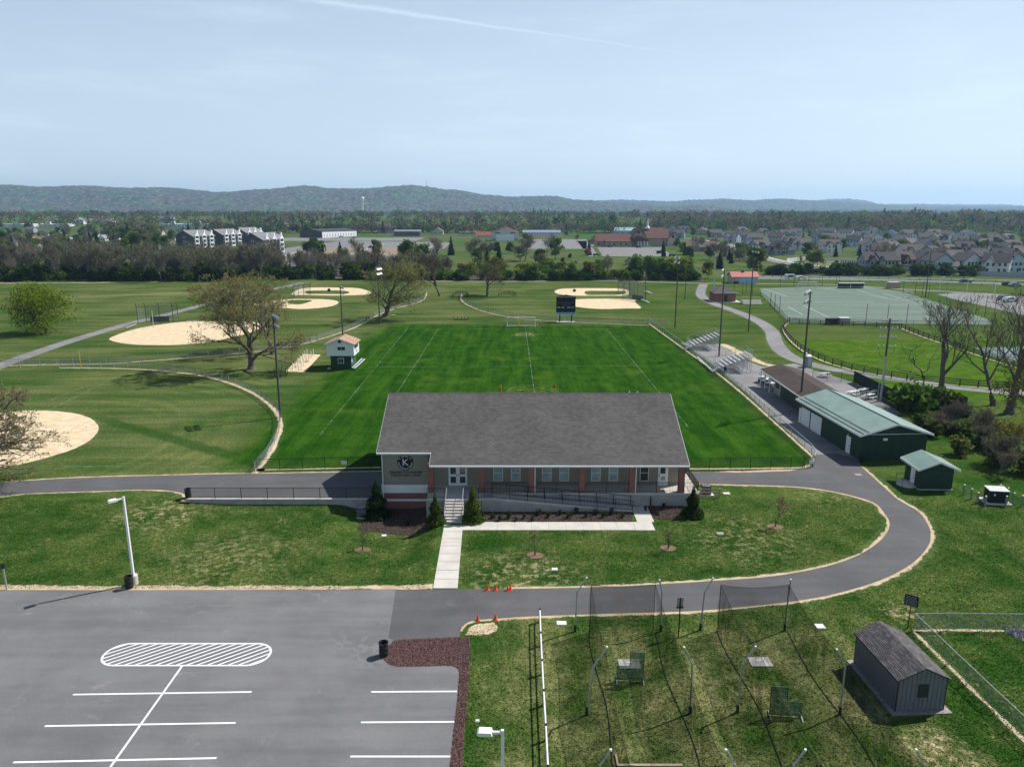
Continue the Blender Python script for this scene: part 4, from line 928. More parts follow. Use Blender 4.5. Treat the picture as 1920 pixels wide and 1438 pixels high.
# stone island
isl = [P(*q) for q in [(738, 1201), (760, 1199), (820, 1196), (880, 1194), (881, 1220), (879, 1260), (874, 1330), (869, 1400), (864, 1460), (840, 1460), (845, 1420), (852, 1360), (859, 1300), (861, 1262), (857, 1252), (845, 1248), (800, 1249), (745, 1250), (728, 1245), (717, 1234), (722, 1220)]]
isl_o = struct(sheet('stone_bed', isl, .02, m_redstone))
def inside(p, poly):
    c_ = False; j = len(poly) - 1
    for i in range(len(poly)):
        if (poly[i].y > p[1]) != (poly[j].y > p[1]) and p[0] < (poly[j].x - poly[i].x) * (p[1] - poly[i].y) / (poly[j].y - poly[i].y) + poly[i].x: c_ = not c_
        j = i
    return c_
def scatter(name, label, poly, n, s0, s1, mat, seed, z=.02, cat='stones', zf=None):
    rnd = random.Random(seed); mb = MB(); xs_ = [p.x for p in poly]; ys_ = [p.y for p in poly]; k = 0
    while k < n:
        x, y = rnd.uniform(min(xs_), max(xs_)), rnd.uniform(min(ys_), max(ys_))
        if not inside((x, y), poly): continue
        k += 1; s_ = rnd.uniform(s0, s1); zz = z + (zf(x, y) if zf else 0); b0 = len(mb.v); a = rnd.uniform(0, 6.28)
        for q in range(3): mb.v.append((x + s_ * math.cos(a + q * 2.1) * rnd.uniform(.7, 1.3), y + s_ * math.sin(a + q * 2.1) * rnd.uniform(.7, 1.3), zz - .01))
        mb.v.append((x + rnd.uniform(-.3, .3) * s_, y + rnd.uniform(-.3, .3) * s_, zz + s_ * rnd.uniform(.5, 1.1)))
        mb.f += [(b0, b0+1, b0+3), (b0+1, b0+2, b0+3), (b0+2, b0, b0+3)]; mb.m += [0] * 3
    me = mb.mesh(name, mat); o = link(name, me); o['kind'] = 'stuff'; o['label'] = label; o['category'] = cat; return o
def M_isl(name, a, b, rough=.95):
    m, t = new_mat(name); ri = t.n('ShaderNodeNewGeometry').outputs['Random Per Island']; finish(t, t.mix(ri, a, b), rough); return m
scatter('crushed_stone', 'crushed red brown stone covering the parking island strip', isl, 9000, .03, .075, M_isl('crushed_red_stone', (.06, .03, .03), (.24, .14, .135)), 5)
straw = [P(*q) for q in [(866, 1192), (868, 1180), (876, 1171), (895, 1165), (930, 1163), (942, 1172), (938, 1185), (915, 1194), (885, 1195)]]
struct(sheet('straw_patch', straw, .009, m_sandstrip, None, True, .5))
rockp = [P(1882, 1180), P(1900, 1178), P(1935, 1180), P(1950, 1205), P(1915, 1200), P(1895, 1190)]
scatter('river_stone', 'pile of grey river stone inside the right fence', rockp, 420, .06, .15, M_isl('grey_river_stone', (.10, .10, .105), (.42, .41, .40)), 6)
# utility covers
for i, (px, py, sx, sy, lab) in enumerate(((1053, 1168, .62, .42, 'rounded white plate set in the grass by the cages'), (1537, 1174, .55, .5, 'white plate in the grass left of the shed'), (1040, 1067, .4, .35, 'pale lid in the lawn above the drive'), (720, 1004, .35, .3, 'pale lid in the lawn left of the entrance walk'), (1350, 1000, .5, .35, 'dark lid in the middle of the right lawn'), (895, 1351, .14, .14, 'small round white cap in the grass beside the stone strip'), (1362, 925, .6, .4, 'white framed grate right of the wooden rail'), (1609, 890, .6, .4, 'drain grate in the drive before the garage'), (505, 905, .1, .1, 'x'))):
    if lab == 'x': continue
    e = thing('utility_cover', lab, 'cover', PG(px, py) + Vector((0, 0, .014)))
    if sx < .2: MB().lathe([(sx * .5, 0), (sx * .5, .04), (0, .05)], n=12).ob('lid', m_white, e)
    else: MB().box(-sx/2, sx/2, -sy/2, sy/2, 0, .03).ob('lid', m_concd if i in (4, 7) else m_white, e)
    MB().box(-sx/2 - .06, sx/2 + .06, -sy/2 - .06, sy/2 + .06, -.05, .012).ob('rim', m_concd, e)
# signs
e = thing('post_sign', 'grey sign with a green strip on a black post between the cages', 'sign', P(1272, 1193))
MB().box(-.035, .035, -.03, .03, -.1, 2.9).ob('post', m_black, e); MB().box(-.22, .22, .031, .05, 2.25, 2.9).ob('sign_panel', m_alu, e); MB().box(-.24, .24, .028, .052, 2.08, 2.24).ob('green_strip', m_greenlit, e)
e = thing('post_sign', 'black notice board with pale lettering on a post behind the shed', 'sign', P(1702, 1178), R(-38))
MB().box(-.03, .03, -.03, .03, -.1, 2.5).ob('post', m_black, e); s_ = MB().box(-.42, .42, -.055, -.032, 1.75, 2.55).ob('sign_panel', m_black, e)
rr = random.Random(3)
mb = MB()
for k in range(7):
    x = -.34
    while x < .3:
        L_ = rr.uniform(.06, .2); mb.box(x, min(.36, x + L_), -.06, -.0551, 2.45 - k * .1 - .04, 2.45 - k * .1); x += L_ + .05
mb.ob('lettering', M('pale_lettering', (.35, .36, .40), .7), s_)
e = thing('post_sign', 'thin grey post with small plate at the left edge of the lot', 'sign', P(13, 1105)); MB().box(-.04, .04, -.04, .04, -.1, 2.0).ob('post', m_alu, e); MB().box(-.16, .16, -.06, -.041, 1.75, 2.15).ob('sign_panel', m_dark, e)

# ------------------------------------------------------------ batting cages
def cage_pole(base, bend, top, label):
    b = P(*base); z1 = PY(*bend, b.y); z2 = PY(*top, b.y)
    e = thing('cage_pole', label, 'pole', b, 0, 'steel poles of the batting cages')
    MB().tube([(0, 0, -.1), (z1.x - b.x, 0, z1.z), (z2.x - b.x, 0, z2.z)], .055, 8).ob('bent_pipe', m_alu, e)
    MB().lathe([(.09, 0), (.09, .5), (.06, .5)], n=8).ob('sleeve', m_dark, e); MB().lathe([(.06, -.05), (.06, .03), (0, .05)], n=8).ob('cap', m_white, e, (z2.x - b.x, 0, z2.z))
    return z2
T1 = cage_pole((1078, 1183.5), (1082, 1110), (1100, 1083), 'bent steel pole at the far left corner of the left cage')
T2 = cage_pole((1239, 1183.5), (1241, 1108.6), (1236.6, 1087), 'bent steel pole at the far right corner of the left cage')
T3 = cage_pole((1313, 1181), (1321, 1110), (1337, 1083.7), 'bent steel pole at the far left corner of the right cage')
T4 = cage_pole((1471, 1182), (1477, 1130), (1482.6, 1086), 'steel pole at the far right corner of the right cage')
T5 = cage_pole((1100, 1340), (1113, 1249), (1138, 1212.5), 'bent steel pole midway along the left cage, left side')
T6 = cage_pole((1294, 1337), (1298, 1245), (1282.6, 1213), 'bent steel pole midway along the left cage, right side')
T7 = cage_pole((1382.5, 1335.5), (1391.7, 1244), (1416.7, 1211.7), 'bent steel pole midway along the right cage, left side')
T8 = cage_pole((1574.6, 1339), (1584.6, 1252), (1569, 1217), 'bent steel pole midway along the right cage, right side')
for px, lab, cxp in ((1145, 'left pole at the bottom edge, left cage', 1), (1361, 'right pole at the bottom edge, left cage', -1), (1510, 'left pole at the bottom edge, right cage', 1), (1718, 'right pole at the bottom edge, right cage', -1)):
    Yb = 28.4; q = PY(px, 1405, Yb); e = thing('cage_pole', 'steel pole tip: ' + lab, 'pole', (q.x - .55 * cxp, Yb, 0), 0, 'steel poles of the batting cages')
    MB().tube([(0, 0, -.1), (0.1 * cxp, 0, q.z - .8), (.55 * cxp, 0, q.z)], .055, 8).ob('bent_pipe', m_alu, e)
    MB().lathe([(.06, -.05), (.06, .03), (0, .05)], n=8).ob('cap', m_white, e, (.55 * cxp, 0, q.z))
def cage(label, xl, xr, ya, yb, zt):
    """net box hung on cables, sagging between its supports and gathered at the sides"""
    e = thing('batting_cage', label, 'batting cage', ((xl + xr) / 2, (ya + yb) / 2, 0)); c = Vector(e.location)
    n = 18
    def side(x, sgn, nm, ph):
        mb = MB(); rows = 9
        for i in range(n + 1):
            f = i / n; y = ya + (yb - ya) * f; sag = .35 * math.sin(math.pi * ((f * 2) % 1.0)); sw = math.sin(f * 9 + ph) * .16
            for j in range(rows + 1):
                g_ = j / rows; z = (zt - sag) * (1 - g_) + .02; bul = sgn * (.10 * math.sin(g_ * 3.1) + sw * g_)
                mb.v.append((x + bul - c.x, y - c.y, z))
        for i in range(n):
            for j in range(rows): a = i * (rows + 1) + j; mb.f.append((a, a+1, a+rows+2, a+rows+1)); mb.m.append(0)
        mb.ob(nm, m_net_s, e, smooth=True)
        MB().tube([(x - c.x, ya + (yb - ya) * i / n - c.y, zt - .35 * math.sin(math.pi * ((i / n * 2) % 1.0))) for i in range(n + 1)], .014, 4).ob('cable', m_black, e)
        MB().tube([(x + sgn * math.sin(i / n * 9 + ph) * .16 - c.x, ya + (yb - ya) * i / n - c.y, .03) for i in range(n + 1)], .03, 4).ob('net_hem', m_black, e)
    side(xl, -1, 'side_net', .4); side(xr, 1, 'side_net', 2.0)
    for y, nm in ((ya, 'end_net'), (yb, 'end_net')):
        mb = MB(); rows = 6; m_ = 8
        for i in range(m_ + 1):
            for j in range(rows + 1):
                f = i / m_; g_ = j / rows; mb.v.append((xl + (xr - xl) * f - c.x, y + .12 * math.sin(f * 5 + g_) * g_ - c.y, (zt - .22 * math.sin(math.pi * f)) * (1 - g_) + .02))
        for i in range(m_):
            for j in range(rows): a = i * (rows + 1) + j; mb.f.append((a, a+1, a+rows+2, a+rows+1)); mb.m.append(0)
        mb.ob(nm, m_net, e, smooth=True)
        MB().tube([(xl + (xr - xl) * i / 8 - c.x, y - c.y, zt - .22 * math.sin(math.pi * i / 8)) for i in range(9)], .014, 4).ob('cable', m_black, e)
    for x in (xl, xr):
        for y in (ya, yb): MB().tube([(x - c.x, y - c.y, 0), (x - c.x, y - c.y, zt)], .02, 4).ob('net_rope', m_black, e)
    mb = MB(); m_ = 6
    for i in range(n + 1):
        for j in range(m_ + 1):
            f = i / n; g_ = j / m_; mb.v.append((xl + (xr - xl) * g_ - c.x, ya + (yb - ya) * f - c.y, zt - .35 * math.sin(math.pi * ((f * 2) % 1.0)) - .25 * math.sin(math.pi * g_)))
    for i in range(n):
        for j in range(m_): a = i * (m_ + 1) + j; mb.f.append((a, a+1, a+m_+2, a+m_+1)); mb.m.append(0)
    mb.ob('roof_net', m_netr, e, smooth=True)
m_netr, t = new_mat('roof_netting'); tb = t.n('ShaderNodeBsdfTransparent'); db = t.n('ShaderNodeBsdfDiffuse', i_Color=(.012, .013, .014))
t.n('ShaderNodeOutputMaterial', i_Surface=t.n('ShaderNodeMixShader', i_0=t.math('ADD', .02, t.math('MULTIPLY', t.noise(objc(t), .9, 3), .08)), i_1=tb, i_2=db))
cage('left black net batting cage with a green screen inside', PY(1108, 1094, T1.y).x, PY(1228, 1099, T1.y).x, T1.y - .1, 28.6, PY(1108, 1094, T1.y).z)
cage('right black net batting cage nearest the grey shed', PY(1351, 1095, T3.y).x, PY(1478, 1097, T3.y).x, T3.y - .1, 28.6, PY(1351, 1095, T3.y).z)
def lscreen(label, loc, rz, w_, h_, cut):
    e = thing('pitching_screen', label, 'pitching screen', loc, rz); x0, x1 = -w_/2, w_/2; xm = x0 + w_ * .48 if cut == 'l' else x1 - w_ * .48; zc = h_ * .52
    pts = [(x0, .12), (x1, .12), (x1, h_), (xm, h_), (xm, zc), (x0, zc)] if cut == 'l' else [(x0, .12), (x1, .12), (x1, zc), (xm, zc), (xm, h_), (x0, h_)]
    MB().tube([(a, 0, z) for a, z in pts + pts[:1]], .03, 6).ob('frame', m_greenlit, e)
    MB().face([(a, .01, z) for a, z in pts]).ob('screen_net', m_gnet, e)
    for x in (x0, x1): MB().tube([(x, -.45, .03), (x, 0, .12), (x, .45, .03)], .03, 6).ob('foot', m_alu, e)
lscreen('green L shaped pitching screen in the left cage', P(1181, 1277), R(-4), 1.62, 2.0, 'l')
lscreen('green L shaped pitching screen in the right cage', P(1472, 1343), R(-6), 1.75, 1.9, 'r')
for px, py, lab in ((1180, 1245, 'grey rubber pad behind the screen in the left cage'), (1425, 1241, 'grey rubber pad on the grass in the right cage')):
    e = thing('pitching_mat', lab, 'mat', P(px, py)); MB().box(-.68, .68, -.5, .5, .005, .05).ob('slab', m_concd, e); MB().box(-.2, .2, .1, .2, .05, .065).ob('rubber_plate', m_white, e)
q = P(1218, 1436); e = thing('timber_edging', 'timber board lying across the near end of the left cage', 'timber', q); MB().box(-1.7, 1.7, -.08, .08, 0, .1).ob('board', m_timber, e); MB().box(-1.7, -1.6, -.08, .8, .0, .09).ob('end_board', m_timber, e)

# ------------------------------------------------------------ grey shed
A = P(1678, 1334); B = P(1768, 1331); C_ = P(1601, 1243)
ux = (B - A).normalized(); uy = Vector((-ux.y, ux.x, 0)); wS = (B - A).length; lS = (C_ - A).length; a_s = math.atan2(ux.y, ux.x)
ldir = (C_ - A).normalized(); a_s = math.atan2(ldir.y, ldir.x) - R(90)
zE, zP = PY(1683, 1272, A.y).z, PY(1733, 1252, A.y).z
shed = thing('garden_shed', 'grey board sided shed with dark shingled gable roof', 'shed', A, a_s)
m_board = M('grey_shed_board', (.155, .165, .175), .75, .10, 2.0); m_trimd = M('dark_trim', (.03, .03, .033), .7)
MB().box(.03, wS - .03, .03, lS - .03, 0, zE - .02).ob('wall_core', M('shed_core', (.09, .095, .10), .8), shed)
nb_ = 11
for k in range(nb_):
    xa, xb = wS * k / nb_ + .012, wS * (k + 1) / nb_ - .012
    def zt(x): return zE + (zP - zE) * (1 - abs(x - wS / 2) / (wS / 2))
    for yy in (0, lS):
        mb = MB(); mb.prism([(xa, .08), (xb, .08), (xb, zt(xb)), (xa, zt(xa))], yy - .02 if yy == 0 else yy - .03, yy + .03 if yy == 0 else yy + .02, 'y'); mb.ob('siding_board', m_board, shed)
ns_ = 19
bm_ = MB().box(-.02, .03, .012, lS / ns_ - .012, .08, zE - .01).mesh('siding_board', m_board)
for k in range(ns_):
    link('siding_board', bm_, shed, (0, lS * k / ns_, 0)); link('siding_board', bm_, shed, (wS - .01, lS * k / ns_, 0))
for x in (-.03, wS - .03):
    for y in (-.03, lS - .03): MB().box(x, x + .06, y, y + .06, .05, zE).ob('corner_trim', m_trimd, shed)
sl_ = math.atan2(zP - zE, wS / 2); run = (wS / 2 + .16) / math.cos(sl_); nc = 15
m_sh = [M('shed_shingle_a', (.088, .084, .084), .95, .35, 6, bump=.3), M('shed_shingle_b', (.115, .108, .108), .95, .35, 6, bump=.3), M('shed_shingle_c', (.068, .064, .066), .95, .35, 6, bump=.3)]
roof = MB(); roof.prism([(-.16, zE - .16 * math.tan(sl_)), (wS / 2, zP), (wS + .16, zE - .16 * math.tan(sl_)), (wS + .16, zE - .16 * math.tan(sl_) - .06), (wS / 2, zP - .06), (-.16, zE - .16 * math.tan(sl_) - .06)], -.14, lS + .14, 'y')
roof_o = roof.ob('roof', m_trimd, shed); rs = random.Random(9)
for sg in (-1, 1):
    for k in range(nc):
        d0, d1 = run * k / nc, run * (k + 1) / nc + .02
        def pt(d, up_): return (wS / 2 + sg * (wS / 2 + .16 - d * math.cos(sl_)), zE - .16 * math.tan(sl_) + d * math.sin(sl_) + up_)
        mb = MB(); y = -.16
        while y < lS + .15:
            y2 = min(lS + .16, y + rs.uniform(.22, .42)); (xa, za), (xb, zb) = pt(d0, .030 + rs.uniform(0, .008)), pt(d1, .008)
            mb.cur = rs.randrange(3); mb.face([(xa, y, za), (xa, y2, za), (xb, y2, zb), (xb, y, zb)]); mb.face([(xa, y, za), (xa, y2, za), (xa, y2, za - .03), (xa, y, za - .03)]); y = y2
        mb.ob('shingle_course', m_sh, roof_o)
wn = thing  # window on the gable
xw, zw = wS * .52, zE * .62
w_o = MB().box(xw - .30, xw + .30, -.055, -.021, zw - .42, zw + .42).ob('window', m_trimd, shed)
for i in range(2):
    for j in range(3): MB().box(xw - .24 + i * .25, xw - .01 + i * .25, -.062, -.056, zw - .36 + j * .245, zw - .145 + j * .245).ob('pane', m_glass, w_o)
MB().box(-.35, wS + .35, -.35, lS + .3, -.05, .05).ob('stone_pad', M('gravel_pad', (.26, .23, .22), .95, .35, 6, bump=.4), shed)
# ------------------------------------------------------------ community building
BX0, BX1 = -13.3, 17.1; YR, ZR = 77.3, 8.95; SL = .46; YP, YWG = 67.2, 68.83
def zroof(y): return ZR - SL * abs(y - YR)
FL = 1.36; WY = 69.55
bld = thing('community_building', 'long tan hall with grey shingled gable roof, brick porch columns and round emblem', 'building', (0, 0, 0))
mb = MB(); yb = 2 * YR - WY
mb.prism([(WY, -1.2), (yb, -1.2), (yb, zroof(yb) - .22), (YR, ZR - .22), (WY, zroof(WY) - .22)], -8.25, 16.6); mb.ob('wall', m_tan, bld)
mb = MB(); mb.prism([(WY - .25, -1.2), (yb, -1.2), (yb, zroof(yb) - .22), (YR, ZR - .22), (WY - .25, zroof(WY - .25) - .22)], -12.95, -8.26); wing = mb.ob('wing_wall', m_tan, bld)
def zpx(y, Y=WY - .3): return PY(760, y, Y).z
wy = WY - .25
MB().box(-12.97, -8.20, wy - .05, wy, zpx(924), zpx(909)).ob('trim_band', m_white, bld)
MB().box(-12.99, -8.18, wy - .08, wy, zpx(935), zpx(924) - .003).ob('brick_base', m_brick, bld)
MB().box(-13.0, -8.17, wy - .10, wy, zpx(939), zpx(935) - .003).ob('trim_band', m_white, bld)
MB().box(-12.99, -8.18, wy - .08, wy, -1.2, zpx(939) - .003).ob('brick_base', m_brick, bld)
MB().box(-13.06, -12.951, wy, yb, -1.2, zpx(924) - .003).ob('brick_base', m_brick, bld)
MB().box(-13.04, -12.951, wy, yb, zpx(924), zpx(909)).ob('trim_band', m_white, bld)
# roof
rf = MB(); th = .16
def slab(x0, x1, ya, yb_):
    za, zb = zroof(ya), zroof(yb_); rf.prism([(ya, za), (yb_, zb), (yb_, zb - th), (ya, za - th)], x0, x1)
slab(-7.95, BX1, YP, YR); slab(BX0, -7.951, YWG, YR); slab(BX0, BX1, YR, 2 * YR - YWG)
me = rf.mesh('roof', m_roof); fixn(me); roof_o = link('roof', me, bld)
mb = MB(); mb.prism([(YR - .18, ZR - .07), (YR, ZR + .04), (YR + .18, ZR - .07), (YR, ZR - .02)], BX0 - .02, BX1 + .02); mb.ob('ridge_cap', m_roof, roof_o)
def eave(x0, x1, y):
    z = zroof(y); MB().box(x0, x1, y - .13, y - .002, z - .2, z - .03).ob('gutter', m_white, roof_o); MB().box(x0, x1, y + .02, WY - .01 if y < 68 else y + .4, z - .24, z - .19).ob('soffit', m_white, roof_o)
eave(-7.95, BX1, YP); eave(BX0, -7.97, YWG)
for x in (BX0 - .03, BX1):
    mb = MB(); ya = YP if x > 0 else YWG
    mb.prism([(ya, zroof(ya) - .01), (YR, ZR - .01), (2*YR - YWG, zroof(2*YR - YWG) - .01), (2*YR - YWG, zroof(2*YR - YWG) - .24), (YR, ZR - .24), (ya, zroof(ya) - .24)], x, x + .03); mb.ob('rake_trim', m_white, roof_o)
mb = MB(); mb.prism([(YP, zroof(YP) - .01), (YWG + .1, zroof(YWG + .1) - .01), (YWG + .1, zroof(YWG + .1) - .2), (YP, zroof(YP) - .2)], -7.98, -7.952); mb.ob('rake_trim', m_white, roof_o)
for px in (1120, 1135):
    v = P(px + 55, 745, 0); MB().lathe([(.07, -.2), (.07, .35), (0, .35)], n=8).ob('vent_pipe', m_white, roof_o, (PY(px + 60, 738, YR + .8).x, YR + .8, zroof(YR + .8)))
# downspouts
def spout(x, y, z0, z1, dx=0):
    MB().tube([(x, y, z1), (x, y + .12, z1 - .25), (x, y + .12, z0)], .05, 6).ob('downspout', m_white, bld)
spout(-12.85, wy - .25, -1.0, zroof(YWG) - .15); spout(-8.05, wy - .3, 0.6, zroof(YWG) - .6)
# porch
colx = [PY(px, 900, 67.7).x for px in (808, 903, 997, 1091, 1185, 1277.5)]
for i, x in enumerate(colx): MB().box(x - .28, x + .28, 67.45, 68.0, FL - (.6 if i == 0 else 0), zroof(67.7) - .16).ob('brick_column', m_brick, bld)
MB().tube([(colx[2] + .35, YP - .06, zroof(YP) - .15), (colx[2] + .31, 67.4, zroof(YP) - .45), (colx[2] + .31, 67.4, FL)], .045, 6).ob('downspout', m_white, bld)
MB().tube([(colx[4] + .38, YP - .06, zroof(YP) - .15), (colx[4] + .33, 67.4, zroof(YP) - .45), (colx[4] + .33, 67.4, FL)], .045, 6).ob('downspout', m_white, bld)
xr = P(1312, 926, FL).x
MB().box(-8.2, xr, 67.40, WY, FL - .18, FL).ob('porch_floor', m_conc, bld)
MB().box(-8.2, xr - .05, 67.46, WY - .02, -1.2, FL - .181).ob('porch_base', m_concd, bld)
MB().box(16.7, xr, WY + .003, 73.0, FL - .18, FL).ob('side_porch_floor', m_conc, bld); MB().box(16.7, xr - .05, WY + .003, 72.95, -.2, FL - .181).ob('side_porch_base', m_concd, bld)
# entrance landing, steps, ramp
sx0, sx1 = P(832, 981).x, P(867, 981).x; Ys0, Ys1 = P(848, 981).y, 65.95; n_st = 8
MB().box(sx0 - .1, -2.9, Ys1, 67.395, FL - .2, FL - .004).ob('landing', m_conc, bld); MB().box(sx0 - 1.9, -2.95, Ys1 + .06, 67.39, -.6, FL - .201).ob('landing_base', m_concd, bld)
MB().box(-8.2, sx0 - .101, Ys1, 67.395, FL - .2, FL - .004).ob('landing', m_conc, bld)
for k in range(n_st):
    y0 = Ys0 + (Ys1 - Ys0) * k / n_st; MB().box(sx0, sx1, y0, Ys1 - .003, FL * k / n_st - .05, FL * (k + 1) / n_st - .006 * (k == n_st - 1)).ob('step', m_conc, bld)
rx0, rx1 = -2.9, P(1183, 952).x
mb = MB(); mb.prism([(rx0, -.2), (rx1, -.2), (rx1, .06), (rx0 + 1.0, FL - .02), (rx0, FL - .02)], 65.97, 67.3, 'y'); mb.ob('ramp_base', m_concd, bld)
mb = MB(); mb.prism([(rx0 + 1.0, FL - .018), (rx1, .062), (rx1, .09), (rx0 + 1.0, FL + .01)], 66.1, 67.25, 'y'); mb.ob('ramp_surface', m_conc, bld)
mb = MB(); mb.prism([(rx0, FL - .1), (rx0 + 1, FL - .1), (rx1, -.03), (rx1, .14), (rx0 + 1, FL + .07), (rx0, FL + .07)], 65.95, 66.09, 'y'); mb.ob('ramp_kerb', m_conc, bld)
# railings
def railing(a, b, h=1.05, pick=.14, name='railing', mid=True, postn=None):
    a, b = Vector(a), Vector(b); L_ = Vector((b.x - a.x, b.y - a.y)).length; mb = MB(); up_ = Vector((0, 0, 1))
    mb.tube([a + up_ * h, b + up_ * h], .028, 5); mb.tube([a + up_ * .12, b + up_ * .12], .02, 4)
    n_ = max(1, int(L_ / 1.55)) if postn is None else postn
    for k in range(n_ + 1): q = a.lerp(b, k / n_); mb.tube([q, q + up_ * h], .032, 5)
    r_ = mb.ob(name, m_black, bld); mb = MB(); n_ = int(L_ / pick)
    for k in range(1, n_): q = a.lerp(b, k / n_); mb.tube([q + up_ * .12, q + up_ * h], .015, 3, False)
    if n_ > 1: mb.ob('pickets', m_black, r_)
for i in range(1, 5): railing((colx[i] + .3, 67.55, FL), (colx[i+1] - .3, 67.55, FL))
railing((colx[5] + .3, 67.55, FL), (xr - .08, 67.55, FL), postn=1); railing((xr - .08, 67.6, FL), (xr - .08, 72.9, FL)); railing((xr - .08, 72.92, FL), (16.75, 72.92, FL), postn=1)
railing((-8.1, 66.05, FL), (sx0 - .08, 66.05, FL), postn=1); railing((sx1 + .08, 66.03, FL), (rx0 + 1, 66.03, FL), postn=2)
railing((rx0 + 1, 66.03, FL + .04), (rx1, 66.03, .1)); railing((rx0 + 1, 67.26, FL), (rx1, 67.26, .1), pick=90)
MB().tube([(rx1, 66.03, 1.12), (rx1 + .22, 66.03, 1.0), (rx1 + .22, 66.03, .78), (rx1, 66.03, .7)], .025, 5).ob('handrail_return', m_black, bld)
MB().box(13.5, 13.58, 67.3, 68.0, .0, 1.0).ob('gate_post', m_black, bld)
for x in (sx0 + .06, sx1 - .06):
    for zz in (.95,):
        MB().tube([(x, Ys0 - .1, 0), (x, Ys0 - .1, zz), (x, Ys1, FL + zz), (x, Ys1 + .4, FL + zz), (x, Ys1 + .4, FL)], .035, 6).ob('stair_handrail', m_alu, bld)
    MB().tube([(x, (Ys0 + Ys1) / 2, FL / 2), (x, (Ys0 + Ys1) / 2, FL / 2 + .95)], .03, 6).ob('rail_post', m_alu, bld)
# doors and windows
def win(px, w_, z0, z1, glass, y=WY, name='window'):
    x = PY(px, 890, y).x; f_ = MB().box(x - w_/2, x + w_/2, y - .05, y, z0, z1).ob(name, m_white, bld)
    hm = (z0 + z1) / 2
    for a, b in ((z0 + .06, hm - .025), (hm + .025, z1 - .06)): MB().box(x - w_/2 + .06, x + w_/2 - .06, y - .056, y - .051, a, b).ob('pane', glass, f_)
zb_ = PY(1025, 901.5, WY).z
for px in (934, 967, 1025, 1058, 1117, 1150): win(px, .95, zb_, zb_ + 1.75, m_blind)
win(1208, .88, zb_, zb_ + 1.75, m_glass)
xa, xb = PY(841, 890, WY).x, PY(876, 890, WY).x
dr = MB().box(xa, xb, WY - .06, WY, FL, FL + 2.4).ob('double_door', m_white, bld)
for k in range(2):
    x0_ = xa + .10 + k * (xb - xa) / 2; w_ = (xb - xa) / 2 - .16
    lf = MB().box(x0_ - .04, x0_ + w_ + .02, WY - .09, WY - .061, FL + .04, FL + 2.3).ob('door_leaf', m_white, dr)
    MB().box(x0_ + .1, x0_ + w_ - .12, WY - .096, WY - .091, FL + 1.2, FL + 2.1).ob('pane', m_glass, dr); MB().box(x0_ + .1, x0_ + w_ - .12, WY - .096, WY - .091, FL + .28, FL + .95).ob('pane', m_glass, dr)
    MB().box(x0_ + (w_ - .1 if k == 0 else -.02), x0_ + (w_ - .04 if k == 0 else .04), WY - .15, WY - .091, FL + 1.0, FL + 1.2).ob('handle', m_dark, dr)
xd = PY(1243, 890, WY).x; dr = MB().box(xd - .5, xd + .5, WY - .06, WY, FL, FL + 2.25).ob('side_door', m_white, bld)
MB().box(xd - .28, xd + .22, WY - .066, WY - .061, FL + 1.25, FL + 2.05).ob('pane', m_glass, dr); MB().box(xd - .42, xd - .36, WY - .12, WY - .061, FL + 1.0, FL + 1.2).ob('handle', m_dark, dr)
MB().box(xd - .18, xd + .25, WY - .068, WY - .061, FL + .55, FL + .95).ob('poster', M('poster', (.35, .36, .33), .6, .6, 4), dr)
# emblem and lettering on the wing
yE = wy - .02; ec = PY(760, 867, yE); er = PY(775.5, 867, yE).x - PY(745, 867, yE).x; er /= 2
def disc(r_, d, mat, name, par, n=40):
    mb = MB(); b0 = [(ec.x + r_ * math.cos(2*math.pi*k/n), ec.z + r_ * math.sin(2*math.pi*k/n)) for k in range(n)]; mb.prism(b0, yE - d, yE - d + .03, 'y'); return mb.ob(name, mat, par)
m_navy = M('navy_panel', (.010, .011, .022), .5, .1); m_lett = M('white_letter', (.72, .73, .75), .5, .03)
em = disc(er, .03, m_black, 'emblem', bld); disc(er * .66, .045, m_navy, 'emblem_centre', em)
MX = Matrix(((1, 0, 0, 0), (0, 0, -1, 0), (0, 1, 0, 0), (0, 0, 0, 1)))
mb = MB(); Mk = Matrix.Translation((ec.x, yE - .055, ec.z)) @ MX
add_text(mb, 'K', er * 1.25, Mk @ Matrix.Rotation(R(0), 4, 'Z'))
def ring(txt, a0, a1, flip=False):
    for k, ch in enumerate(txt):
        if ch == ' ': continue
        a = R(a0 + (a1 - a0) * k / (len(txt) - 1)); rr_ = er * .82
        add_text(mb, ch, er * .32, Matrix.Translation((ec.x + rr_ * math.cos(a), yE - .055, ec.z + rr_ * math.sin(a))) @ MX @ Matrix.Rotation(a + (R(90) if flip else -R(90)), 4, 'Z'))
ring('KIWANIS', 142, 38); ring('INTERNATIONAL', 178, 362, True)
mb.ob('emblem_lettering', m_lett, em)
mb = MB(); add_text(mb, 'PALMER TOWNSHIP', .36, Matrix.Translation((ec.x, yE - .02, PY(760, 885.5, yE).z)) @ MX); add_text(mb, 'Kiwanis Youth Center', .33, Matrix.Translation((ec.x, yE - .02, PY(760, 890.5, yE).z)) @ MX); mb.ob('wall_lettering', m_black, bld)

